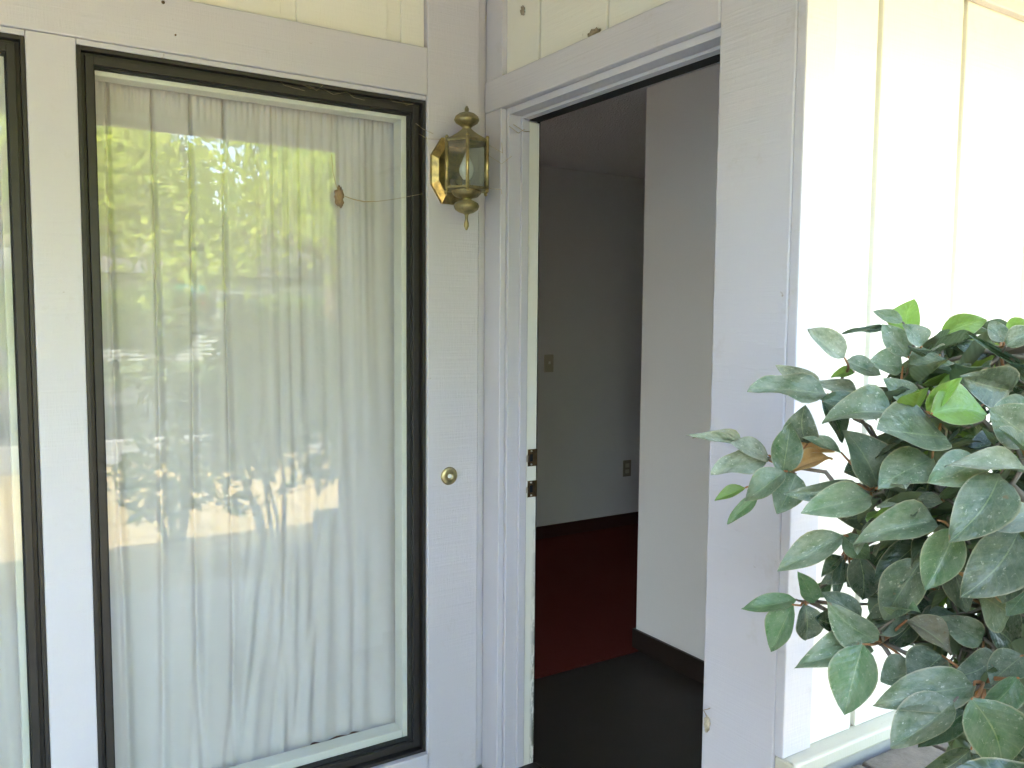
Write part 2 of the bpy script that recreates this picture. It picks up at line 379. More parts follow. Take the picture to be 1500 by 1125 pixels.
# ------------------------------------------------------------------ windows
def window(x0, x1, label):
    z0, z1 = -0.0215, 2.0395
    t = empty('window', ((x0+x1)/2, 0.03, z0), label, 'window', 'tall fixed windows in the entry wall')
    def ring(name, mat, d0, d1, y0, y1, bev):
        b = MB()
        b.box(x0+d0, x0+d1, y0, y1, z0+d0, z1-d0, bev); b.box(x1-d1, x1-d0, y0, y1, z0+d0, z1-d0, bev)
        b.box(x0+d1, x1-d1, y0, y1, z1-d1, z1-d0, bev); b.box(x0+d1, x1-d1, y0, y1, z0+d0, z0+d1, bev)
        return b.build(name, mat, t)
    ring('frame', M['bronze'], 0.0, 0.010, 0.008, 0.075, 0.0012)
    ring('frame_track', M['bronze'], 0.0102, 0.020, 0.030, 0.075, 0.001)
    ring('sash', M['bronze'], 0.0202, 0.039, 0.018, 0.075, 0.0015)
    ring('gasket', M['gasket_and_shade'], 0.0392, 0.0425, 0.030, 0.058, 0.0)
    box('glass_pane', M['glass'], t, x0+0.037, x1-0.037, 0.040, 0.044, z0+0.037, z1-0.037, bev=0)
    b = MB()
    b.box(x0+0.0395, x0+0.045, 0.060, 0.118, z0+0.04, z1-0.04, 0.002); b.box(x1-0.058, x1-0.0395, 0.060, 0.118, z0+0.04, z1-0.04, 0.002)
    b.box(x0+0.045, x1-0.058, 0.060, 0.118, z1-0.054, z1-0.0395, 0.002)
    b.build('inner_frame', M['white_trim'], t)
    box('inner_sill', M['white_trim'], t, x0+0.0455, x1-0.0585, 0.060, 0.122, z0+0.0395, z0+0.066, bev=0.003)
    return t
window(-1.1595, -0.206, 'tall dark framed window with white curtain beside the brass lantern')
window(-2.2315, -1.2685, 'tall dark framed window cut off at the edge of the photo')

# ------------------------------------------------------------------ curtains
DIAG = ((-0.66, -0.80, 0.012), (-0.55, -0.66, 0.010), (-0.47, -0.53, 0.009), (-0.83, -0.90, 0.008), (-0.36, -0.40, 0.007), (-0.60, -0.76, 0.009), (-0.42, -0.60, 0.008))
def curtain(x0, x1, seed, creases, label):
    rs = random.Random(seed)
    nx, nz = 300, 60
    ph = [rs.uniform(0, 6.28) for _ in range(8)]
    V = []; F = []
    zb, zt = 0.020, 2.02
    for j in range(nz+1):
        q = j / nz; z = zb + (zt - zb) * q
        for i in range(nx+1):
            x = x0 + (x1 - x0) * i / nx
            u = (x - x0) / (x1 - x0)
            k = min(1, max(0, (u - 0.42) / 0.16))                 # gathered part
            d = 0.0
            for c in creases:                                     # flat pleats with narrow creases, opening towards the hem
                cx = c + 0.012*math.sin(z*1.7 + c*40)*(1-q)
                wd = 0.003 + 0.011*(1-q)
                d += (0.020 + 0.006*q) * math.exp(-((x-cx)/wd)**2) * (1-k*0.6)
                d -= 0.006 * math.exp(-((x-cx-0.04)/0.030)**2) * (1-k)
            sh = x + (0.10*(1-q)**1.5)*(0.55-u)*k                 # folds drift sideways towards the hem
            sh += 0.022*math.sin(11*x + ph[6]) + 0.011*math.sin(27*x + ph[3])
            for (xa, xb, am) in DIAG:                             # long folds sweeping sideways towards the hem
                xc = xb + (xa - xb)*q*1.7
                if q < 0.6: d += am*(1 - q/0.6)**0.7*(math.exp(-((x-xc)/0.013)**2) - 0.8*math.exp(-((x-xc-0.026)/0.016)**2))
            amp = 0.55 + 0.45*math.sin(7*x + ph[0] + 0.9*z)
            d += k * (0.0085*amp*math.sin(2*math.pi*sh/0.118 + ph[1] + 1.1*math.sin(1.6*z + 3*x)) + 0.0050*(1-amp)*math.sin(2*math.pi*sh/0.057 + ph[2] + 1.3*math.sin(2.1*z + ph[3]))
                      + 0.0022*q*q*q*math.sin(2*math.pi*sh/0.024 + ph[4]))
            d += (1-k) * (0.003*math.sin(2*math.pi*sh/0.17 + ph[5]) + 0.0035*(1-q)*math.sin(2*math.pi*(x+0.05*z)/0.085 + ph[6]))
            d += 0.006*math.sin(5*x + 2.1*z + ph[7]) * (1 - q)
            gather = 0.004*math.sin(2*math.pi*x/0.017+ph[3])*max(0, (q-0.955)/0.045)
            V.append((x, 0.150 + d + gather, z - 0.012*math.sin(9*x+ph[2])*(1-q)**6 + (0.0 if q > 0.02 else 0)))
    for j in range(nz):
        for i in range(nx):
            a = j*(nx+1)+i; F.append((a, a+1, a+nx+2, a+nx+1))
    c = np_mesh('curtain', V, F, M['cloth'], None, True)
    tag(c, label, 'curtain', 'white curtains behind the entry windows')
    # stitched hem band and heading tape
    zr = zb + 0.06
    idx = int(nz*0.03)
    hv = []; hf = []
    for i in range(nx+1):
        x, y, z = V[idx*(nx+1)+i]; hv += [(x, y-0.0015, z-0.002), (x, y-0.0022, z), (x, y-0.0015, z+0.002)]
    for i in range(nx):
        for k2 in (0, 1): a = i*3+k2; hf.append((a, a+3, a+4, a+1))
    np_mesh('hem_stitching', hv, hf, M['cloth'], c, True)
    return c
curtain(-1.165, -0.20, 3, [-1.075, -0.965, -0.865, -0.775], 'gathered white curtain hanging behind the window beside the brass lantern')
curtain(-2.24, -1.262, 8, [-2.1, -1.98, -1.86], 'white curtain behind the window cut off at the photo edge')

# ------------------------------------------------------------------ door wall (return wall with the doorway)
W2 = empty('door_wall', (0.05, -0.6, ZP), 'short return wall of cream siding and lavender boards around the open doorway', 'wall')
GR2 = [-0.277, -0.590, -0.905]
e2 = [-0.0975, -0.277+0.006, -0.277-0.006, -0.590+0.006, -0.590-0.006, -0.905+0.006, -0.905-0.006, -1.001]
for i in range(0, 8, 2):
    box('siding_board', M['cream'], W2, 0.018, 0.034, e2[i+1], e2[i], 2.1225, 3.12, bev=0.003)
box('siding_backer', M['cream'], W2, 0.0265, 0.045, -1.001, -0.0975, 2.1225, 3.12, bev=0)
box('upper_trim_board', M['lav'], W2, 0.002, 0.045, -0.097, -0.0005, 2.1225, 3.12, bev=0.003)
box('header_board', M['lav'], W2, -0.002, 0.045, -1.0015, -0.0005, 2.026, 2.122, bev=0.004)
box('post_board', M['lav'], W2, 0.0, 0.045, -1.208, -1.002, -0.31, 3.12, bev=0.004)
for a in ((0.0455, 0.125, -0.0960, 0.0450, -0.30, 3.12), (0.0455, 0.125, -1.205, -1.0145, -0.30, 3.12), (0.0455, 0.125, -1.014, -0.0965, 2.027, 3.12)):
    box('wall_core', M['int_wall'], W2, *a, bev=0)

# ------------------------------------------------------------------ doorway frame
DF = empty('door_frame', (0.06, -0.55, ZP), 'open doorway frame with lavender casing and worn white latch edge', 'door frame')
box('casing', M['lav_jamb'], DF, 0.0, 0.022, -0.096, -0.0005, ZP, 2.0255, bev=0.003)
for name, y0, y1, s in (('jamb', -0.1115, -0.0965, 1), ('jamb', -1.0135, -1.0025, -1)):
    box(name, M['lav_jamb'], DF, 0.020, 0.0895, y0, y1, -0.115, 2.0255, bev=0.002)
box('head_jamb', M['lav_jamb'], DF, 0.020, 0.0895, -1.0020, -0.1120, 2.006, 2.0255, bev=0.002)
box('stop_strip', M['lav_jamb'], DF, 0.062, 0.0895, -0.1215, -0.1120, -0.112, 2.0055, bev=0.002)
box('head_stop', M['lav_jamb'], DF, 0.062, 0.0895, -1.0020, -0.1220, 1.996, 2.0055, bev=0.002)
box('latch_edge', M['strip_white'], DF, 0.090, 0.1315, -0.115, -0.1005, -0.115, 1.992, bev=0.0015)
box('head_rabbet', M['gasket_and_shade'], DF, 0.090, 0.1315, -1.0020, -0.1155, 1.9955, 2.02, bev=0.0)
box('edge_shade_strip', M['gasket_and_shade'], DF, 0.1317, 0.1335, -0.1165, -0.1005, -0.09, 2.0, bev=0.001)  # black strip standing in for the shading along the inner casing edge
box('threshold', M['base_brown'], DF, -0.03, 0.14, -1.0020, -0.1160, -0.128, -0.095, bev=0.006)
for zc, dz in ((0.931, 0.028), (0.829, 0.027)):
    p = box('strike_plate', M['strike'], DF, 0.098, 0.1345, -0.1165, -0.1153, zc-dz, zc+dz, bev=0.0005)
    lip = MB(); lip.box(0.0915, 0.0978, -0.1195, -0.1155, zc-dz*0.45, zc+dz*0.3, 0.0008); lip.build('strike_lip', M['steel'], p)
    h = MB(); h.box(0.106, 0.117, -0.1172, -0.1166, zc-dz*0.42, zc+dz*0.42, 0.0); h.build('latch_hole', M['gasket_and_shade'], p)
    for zz in (zc-dz*0.78, zc+dz*0.78):
        sc = MB(); sc.tube([(0.112, -0.1164, zz), (0.112, -0.1178, zz)], [0.0036, 0.0030], 10); sc.build('screw', M['steel'], p, True)

# ------------------------------------------------------------------ front wall in white-looking cream siding
W3 = empty('front_wall', (1.2, -1.2, 0.4), 'bright cream board siding wall behind the camellia bush', 'wall')
box('corner_trim', M['lav'], W3, 0.001, 0.092, -1.232, -1.2085, 0.462, 3.0, bev=0.003)
e3 = [0.0925] + [e for k in range(14) for e in (0.250 + 0.318*k - 0.008, 0.250 + 0.318*k + 0.008)] + [4.8]
for i in range(0, len(e3)-1, 2):
    box('siding_board', M['cream'], W3, e3[i], e3[i+1], -1.222, -1.206, 0.462, 2.45, bev=0.003)
box('siding_backer', M['cream'], W3, 0.0925, 4.8, -1.208, -1.19, 0.462, 2.45, bev=0)
box('frieze_board', M['lav'], W3, 0.0925, 4.8, -1.246, -1.2225, 2.12, 2.72, bev=0.004)
b = MB(); b.box(0.003, 4.8, -1.262, -1.2087, 0.428, 0.4615, 0.006); b.build('base_ledge', M['ledge_white'], W3)
box('foundation', M['concrete'], W3, 0.006, 4.8, -1.250, -1.2087, -0.31, 0.4275, bev=0.0)
box('wall_core', M['int_wall'], W3, 0.126, 4.8, -1.1895, -1.13, -0.30, 3.0, bev=0)

# brick topped ledge along that wall
BL = empty('brick_ledge', (1.0, -1.44, -0.12), 'low ledge topped with tan brick pavers under the front wall', 'ledge')
box('ledge_body', M['concrete'], BL, 0.012, 3.0, -1.62, -1.263, -0.31, 0.352, bev=0.004)
box('mortar_bed', plain('mortar', (0.30, 0.28, 0.25), 0.95, scale=60, bump=0.5, dist=0.002), BL, 0.015, 2.996, -1.616, -1.2635, 0.3525, 0.398, bev=0)
bme = None; k = 0
for row in range(3):
    yy = -1.268 - row*0.117
    for c in range(14):
        xx = 0.008 + c*0.212 - (0.105 if row % 2 else 0)
        x0, x1 = max(xx, 0.014), min(xx+0.202, 2.99)
        if x1 - x0 < 0.04: continue
        b = MB(); b.box(-(x1-x0)/2, (x1-x0)/2, -0.053, 0.053, -0.026, 0.026, 0.005)
        o = b.build('brick', M['paver'], None); o.parent = BL
        o.location = Vector(((x0+x1)/2, yy-0.053, 0.386 + random.uniform(-0.002, 0.002))) - Vector(BL.location)
        o.rotation_euler = (random.uniform(-.006, .006), random.uniform(-.006, .006), random.uniform(-.01, .01))

# ------------------------------------------------------------------ roof over the entry
PR = empty('porch_roof', (0, -1.0, 2.4), 'sloping porch eave with fascia reflected along the top of the window', 'roof')
def slope(name, mat, x0, x1, y0, y1, za, zb, th, m=PR):
    b = MB()
    v = [(x0,y0,za),(x1,y0,za),(x1,y1,zb),(x0,y1,zb),(x0,y0,za+th),(x1,y0,za+th),(x1,y1,zb+th),(x0,y1,zb+th)]
    vs = [b.bm.verts.new(p) for p in v]
    for q in ((0,3,2,1),(4,5,6,7),(0,1,5,4),(1,2,6,5),(2,3,7,6),(3,0,4,7)): b.bm.faces.new([vs[i] for i in q])
    return b.build(name, mat, m)
slope('ceiling_panel', M['soffit'], -6, 6, -2.48, 2.5, 2.44, 3.64, 0.04)
slope('roof_deck', plain('brown_shingles', (0.14, 0.11, 0.09), 0.95, scale=25, var=0.3, bump=0.8, dist=0.01), -6, 6, -2.56, 2.6, 2.56, 3.80, 0.04)
box('fascia_board', M['lav'], PR, -6, 6, -2.53, -2.485, 2.37, 2.58, bev=0.004)

# ------------------------------------------------------------------ rooms inside
def struct(name, mat, *a): return tag(box(name, mat, None, *a, bev=0), kind='structure')
ZF = -0.09
struct('hall_floor', M['vinyl'], 0.14, 1.2, -1.19, 0.405, -0.30, ZF)
struct('room_floor', M['carpet'], -4.9, 4.5, 0.41, 2.35, -0.30, ZF + 0.006)
struct('room_floor_front', M['carpet'], -4.9, 0.135, 0.126, 0.4095, -0.30, ZF + 0.006)
struct('room_ceiling', M['popcorn'], -4.9, 4.5, 0.1255, 2.35, 2.362, 2.40)
struct('hall_ceiling', M['popcorn'], 0.126, 1.2, -1.19, 0.125, 2.362, 2.40)
struct('room_back_wall', M['int_wall'], -4.9, 4.5, 2.2, 2.32, -0.30, 2.3615)
struct('room_side_wall', M['int_wall'], -4.98, -4.9, 0.13, 1.40, -0.3, 2.5)            # unseen opening added between these two to light the rooms
struct('room_side_wall', M['int_wall'], -4.98, -4.9, 2.0, 2.32, -0.3, 2.5)
struct('added_opening_lintel', M['int_wall'], -4.98, -4.9, 1.4005, 1.9995, 2.0, 2.5)
struct('room_end_wall', M['int_wall'], 4.42, 4.5, 0.445, 2.199, -0.3, 2.3615)
struct('hall_partition_wall', M['int_wall'], 1.06, 4.5, -1.12, 0.44, -0.30, 2.3615)
struct('hall_end_wall', M['int_wall'], 0.126, 1.0595, -1.189, -1.12, -0.30, 2.3615)
M['base_red'] = plain('dark_red_stained_base', (0.040, 0.011, 0.009), 0.6, scale=60)
for name, a in (('hall_baseboard', (1.048, 1.0595, -1.11, 0.44, ZF, 0.0)), ('hall_baseboard', (1.048, 1.6, 0.4405, 0.452, ZF+0.006, 0.0)), ('room_baseboard', (-4.8, 4.4, 2.188, 2.1995, ZF+0.006, 0.0))):
    struct(name, M['base_brown'] if name == 'hall_baseboard' else M['base_red'], *a)

def wall_plate(name, x, z, mat, label, outlet):
    t = empty(name, (x, 2.199, z), label, 'outlet' if outlet else 'switch')
    box('cover_plate', mat, t, x-0.036, x+0.036, 2.1925, 2.1995, z-0.058, z+0.058, bev=0.002)
    if outlet:
        for dz in (-0.021, 0.021): box('socket', M['plate'], t, x-0.017, x+0.017, 2.1905, 2.1925, z+dz-0.014, z+dz+0.014, bev=0.001)
    else:
        box('toggle', M['white_trim'], t, x-0.005, x+0.005, 2.182, 2.1925, z-0.004, z+0.014, bev=0.001)
wall_plate('light_switch', 1.80, 1.085, M['plate'], 'pale light switch plate on the dim far wall inside', False)
wall_plate('power_outlet', 2.487, 0.325, M['plate_dark'], 'small wall outlet low on the dim far wall inside', True)

# ================================================================== OBJECTS
# ------------------------------------------------------------------ brass wall lantern
LX, LY = -0.130, -0.112
LN = empty('wall_lantern', (LX, -0.004, 1.825), 'aged brass carriage lantern with glass panes on the corner board', 'lantern')
def octo(y0, y1, s0, s1, name, mat):
    b = MB(); w_, h_ = 0.066, 0.100
    prof = [(-1,-.45),(-.45,-1),(.45,-1),(1,-.45),(1,.45),(.45,1),(-.45,1),(-1,.45)]
    A = [b.bm.verts.new((LX+p[0]*w_*s0, y0, 1.832+p[1]*h_*s0)) for p in prof]
    B = [b.bm.verts.new((LX+p[0]*w_*s1, y1, 1.832+p[1]*h_*s1)) for p in prof]
    b.bm.faces.new(A); b.bm.faces.new(B[::-1])
    for k in range(8): b.bm.faces.new((A[k], B[k], B[(k+1) % 8], A[(k+1) % 8]))
    return b.build(name, mat, LN)
octo(-0.0022, -0.012, 1.0, 1.0, 'back_plate', M['brass'])
octo(-0.0122, -0.024, 0.98, 0.72, 'back_plate_bevel', M['brass'])
b = MB(); b.tube([(LX, -0.022, 1.80), (LX, -0.05, 1.775), (LX, -0.085, 1.752), (LX, LY, 1.752)], [0.010, 0.009, 0.009, 0.010], 10); b.build('bracket_arm', M['brass_dull'], LN, True)
c0 = (LX, LY, 0); A0 = R(-57.4)              # one post turned towards the street corner
HR = 0.069
b = MB(); b.lathe(c0, [(0.0, 1.899), (HR+0.004, 1.899), (HR+0.005, 1.903), (HR+0.003, 1.907), (0.056, 1.914), (0.036, 1.926), (0.022, 1.936), (0.017, 1.941), (0.0, 1.941)], 6, A0); cap = b.build('roof_cap', M['brass_dull'], LN)
b = MB(); b.lathe(c0, [(0.015, 1.9412), (0.013, 1.946), (0.018, 1.951), (0.033, 1.960), (0.0375, 1.968), (0.0375, 1.970), (0.034, 1.979), (0.024, 1.987), (0.010, 1.992), (0.005, 1.994), (0.007, 1.998), (0.006, 2.003), (0.002, 2.010), (0, 2.011)], 28); b.build('top_finial', M['brass_dull'], LN, True)
b = MB(); b.lathe(c0, [(0.0, 1.761), (HR+0.004, 1.761), (HR+0.004, 1.768), (0.0, 1.768)], 6, A0); b.build('base_ring', M['brass_dull'], LN)
b = MB(); b.lathe(c0, [(0.046, 1.7608), (0.044, 1.752), (0.034, 1.743), (0.018, 1.738), (0.014, 1.734), (0.022, 1.731), (0.035, 1.724), (0.0385, 1.716), (0.0385, 1.714), (0.034, 1.704), (0.022, 1.696), (0.008, 1.692), (0.0055, 1.688), (0.0045, 1.676), (0.0075, 1.664), (0.0075, 1.656), (0.003, 1.645), (0, 1.643)], 28); b.build('bottom_finial', M['brass_dull'], LN, True)
for k in range(6):
    a = A0 + k*math.pi/3; a2 = a + math.pi/3
    p = Vector((LX + HR*math.cos(a), LY + HR*math.sin(a), 0)); q = Vector((LX + HR*math.cos(a2), LY + HR*math.sin(a2), 0))
    b = MB(); b.tube([(p.x, p.y, 1.7575), (p.x, p.y, 1.9095)], 0.0052, 10)
    b.lathe((p.x, p.y, 0), [(0, 1.9095), (0.0058, 1.9096), (0.0058, 1.913), (0.003, 1.917), (0, 1.918)], 10)
    b.lathe((p.x, p.y, 0), [(0, 1.750), (0.004, 1.752), (0.0058, 1.757), (0, 1.7574)], 10)
    b.build('post', M['brass'], LN, True)
    d = (q - p).normalized(); n_ = Vector((d.y, -d.x, 0)); p1 = p + d*0.005; q1 = q - d*0.005
    b = MB(); vs = []
    for s_ in (-0.001, 0.001):
        for (pt, z) in ((p1, 1.7685), (q1, 1.7685), (q1, 1.8985), (p1, 1.8985)): vs.append(b.bm.verts.new((pt.x + n_.x*s_, pt.y + n_.y*s_, z)))
    for f_ in ((0,1,2,3),(7,6,5,4),(0,4,5,1),(1,5,6,2),(2,6,7,3),(3,7,4,0)): b.bm.faces.new([vs[i] for i in f_])
    b.build('glass_pane', M['lamp_glass'], LN)
b = MB(); b.lathe(c0, [(0, 1.769), (0.013, 1.769), (0.013, 1.792), (0.0, 1.792)], 16); b.build('socket', M['plate'], LN, True)
b = MB(); b.lathe(c0, [(0.010, 1.7925), (0.013, 1.797), (0.020, 1.808), (0.0225, 1.820), (0.020, 1.834), (0.013, 1.850), (0.007, 1.864), (0.003, 1.874), (0, 1.877)], 24); b.build('light_bulb', M['bulb'], LN, True)

# ------------------------------------------------------------------ doorbell
DB = empty('doorbell', (-0.129, -0.003, 0.876), 'round brass doorbell button on the lavender corner board', 'doorbell')
def disc(name, mat, prof, par):
    b = MB(); rings = []
    for (r_, y_) in prof:
        rings.append([b.bm.verts.new((-0.129, y_, 0.876))] if r_ < 1e-6 else [b.bm.verts.new((-0.129 + r_*math.cos(2*math.pi*k/32), y_, 0.876 + r_*math.sin(2*math.pi*k/32))) for k in range(32)])
    for A, B in zip(rings, rings[1:]):
        for k in range(32):
            k2 = (k+1) % 32
            if len(B) == 1: b.bm.faces.new((A[k], A[k2], B[0]))
            else: b.bm.faces.new((A[k], A[k2], B[k2], B[k]))
    return b.build(name, mat, par, True)
disc('bell_plate', M['bell_brass'], [(0.0285, -0.0022), (0.0290, -0.005), (0.0265, -0.0085), (0.020, -0.0105), (0.012, -0.0108), (0.0085, -0.0095), (0.0082, -0.007), (0, -0.007)], DB)
disc('bell_button', M['button'], [(0.0068, -0.0072), (0.0066, -0.0105), (0.0045, -0.0122), (0, -0.0126)], DB)

# ------------------------------------------------------------------ small debris
def clump(name, c, r, seed, mat, label, cat, squash=(1, 0.5, 1.2)):
    rs = random.Random(seed); b = MB()
    bmesh.ops.create_icosphere(b.bm, subdivisions=3, radius=r)
    for v in b.bm.verts:
        k = 0.65 + 0.7*rs.random()
        v.co = Vector((v.co.x*squash[0]*k + c[0], v.co.y*squash[1]*k + c[1], v.co.z*squash[2]*k + c[2]))
    return tag(b.build(name, mat, None, True), label, cat)
M['debris'] = plain('dried_debris', (0.30, 0.20, 0.12), 0.9, var=0.5, scale=200, bump=0.6)
M['web'] = plain('dusty_web', (0.42, 0.34, 0.22), 0.9, scale=200)
M['mud'] = plain('dried_mud', (0.33, 0.26, 0.18), 0.95, var=0.4, scale=150, bump=0.8)
dl = clump('dried_leaf', (-0.478, 0.026, 1.730), 0.018, 4, M['debris'], 'curled dry leaf caught in a web against the window', 'leaf', (0.75, 0.35, 1.5))
b = MB(); b.tube([(-0.500, 0.030, 1.850), (-0.497, 0.028, 1.80), (-0.487, 0.026, 1.755)], 0.0011, 5); b.build('web_thread', M['web'], dl)
b = MB(); b.tube([(-0.470, 0.026, 1.735), (-0.435, 0.026, 1.726), (-0.40, 0.026, 1.722), (-0.36, 0.024, 1.726), (-0.30, 0.020, 1.738), (-0.213, 0.012, 1.760)], [0.0011, 0.0018, 0.0022, 0.0009, 0.0007, 0.0006], 5); b.build('web_thread', M['web'], dl)
clump('mud_dab', (0.014, -0.191, 2.290), 0.009, 7, M['mud'], 'brown mud dab high on the cream siding above the door', 'mud', (0.5, 1, 1.5))
clump('mud_nest', (0.010, -0.545, 2.130), 0.014, 9, M['mud'], 'small brown mud nest on top of the door header board', 'mud', (0.6, 1.5, 0.75))
ck = clump('web_cocoon', (-0.004, -1.022, 0.452), 0.009, 12, plain('pale_cocoon', (0.50, 0.42, 0.30), 0.95, var=0.4, scale=250, bump=0.6), 'pale scrap of cocoon stuck low on the lavender post', 'cocoon', (0.5, 0.9, 1.9))
b = MB(); b.tube([(-0.003, -1.020, 0.468), (-0.006, -1.012, 0.482), (-0.004, -1.026, 0.490), (-0.008, -1.034, 0.496)], 0.0012, 5); b.build('web_thread', M['mud'], ck)
for i, (x, z) in enumerate(((-0.958, 2.176), (-0.93, 2.10))):
    b = MB(); b.tube([(x, -0.0035, z), (x, -0.0065, z)], [0.0045, 0.004] if i == 0 else [0.0025, 0.002], 12)
    tag(b.build('nail_head', M['strike'], None, True), ('dark nail head near the top of the window header board', 'tiny nail head low on the window header board')[i], 'nail')

def web(name, pts, label, rad=0.0007):
    b = MB()
    for pl in pts: b.tube(pl, rad, 4)
    return tag(b.build(name, M['web'], None), label, 'cobweb', kind='stuff')
web('cobweb', [[(-0.21, -0.05, 1.93), (-0.235, -0.03, 1.945), (-0.245, -0.004, 1.965)], [(-0.20, -0.08, 1.91), (-0.225, -0.04, 1.915), (-0.235, -0.004, 1.935)]], 'wispy cobweb strands beside the lantern top')
web('cobweb', [[(-0.065, -0.13, 1.87), (-0.03, -0.15, 1.845), (0.0, -0.16, 1.87)], [(-0.062, -0.13, 1.90), (-0.02, -0.14, 1.88), (0.0, -0.10, 1.92)], [(-0.064, -0.14, 1.77), (-0.03, -0.15, 1.768), (-0.01, -0.12, 1.76)]], 'thin cobweb strands between lantern and door casing')
wr = random.Random(21)
web('cobweb', [[(xa, 0.012, 2.036), (xa + wr.uniform(0.01, 0.05), wr.uniform(0.004, 0.014), 2.036 - wr.uniform(0.004, 0.022)), (xa + wr.uniform(0.03, 0.12), wr.uniform(0.0, 0.016), 2.036 - wr.uniform(0.0, 0.03))] for xa in (-0.66, -0.61, -0.585, -0.55, -0.47, -0.33, -0.29)], 'dusty cobweb along the top of the window frame', 0.0005)
web('cobweb', [[(0.0895, -0.122, 1.96), (0.06, -0.135, 1.955), (0.03, -0.12, 1.975)], [(0.02, -0.112, 1.97), (0.045, -0.125, 1.95), (0.07, -0.1225, 1.965)]], 'grey cobweb in the upper corner of the door frame', 0.0012)

# ------------------------------------------------------------------ camellia bush
BU = empty('camellia_bush', (-0.02, -2.08, -0.12), 'dusty green camellia bush with broad leaves before the bright wall', 'bush')
def leaf_mesh(name, mat, curl, fold, wave, seed):
    rs = random.Random(seed + 31); nl, nw = 10, 6
    lean, asym = rs.uniform(-1, 1), rs.uniform(-0.12, 0.12)
    V = []; F = []; UV = []
    for i in range(nl+1):
        t = i/nl
        wd = 0.5 * (math.sin(math.pi*min(1, t**0.80))**0.80) * (1.0 if t < 0.9 else (1-t)/0.1*0.45+0.55) if 0 < t < 1 else 0.004
        wd = max(wd, 0.006)
        for j in range(nw+1):
            s = j/nw*2-1
            z = -curl*(t-0.25)**2 + fold*abs(s)*wd - 0.10*fold*s*s + wave*math.sin(9*t+2.3*s+seed)*abs(s)
            bend = lean*math.sin(math.pi*t)*0.12
            V.append((s*wd*(1 + asym*s) + bend, t, z)); UV.append((j/nw, t))
    for i in range(nl):
        for j in range(nw):
            a = i*(nw+1)+j; F.append((a, a+1, a+nw+2, a+nw+1))
    me = bpy.data.meshes.new(name); me.from_pydata(V, [], F); me.update()
    uvl = me.uv_layers.new(name='UVMap')
    for lp in me.loops: uvl.data[lp.index].uv = UV[lp.vertex_index]
    for p in me.polygons: p.use_smooth = True
    me.materials.append(mat); return me
LV = {k: [leaf_mesh('leaf', m, c, f, w_, i) for i, (c, f, w_) in enumerate(((0.14, 0.30, 0.02), (0.34, 0.48, 0.035), (-0.10, 0.36, 0.025), (0.50, 0.60, 0.05), (0.08, 0.16, 0.06), (-0.22, 0.55, 0.03)))] for k, m in LEAFM.items()}
for k in ('n', 'o'): LV[k] = [leaf_mesh('leaf', LEAFM[k], 0.45, 0.75, 0.06, i) for i in range(6)]

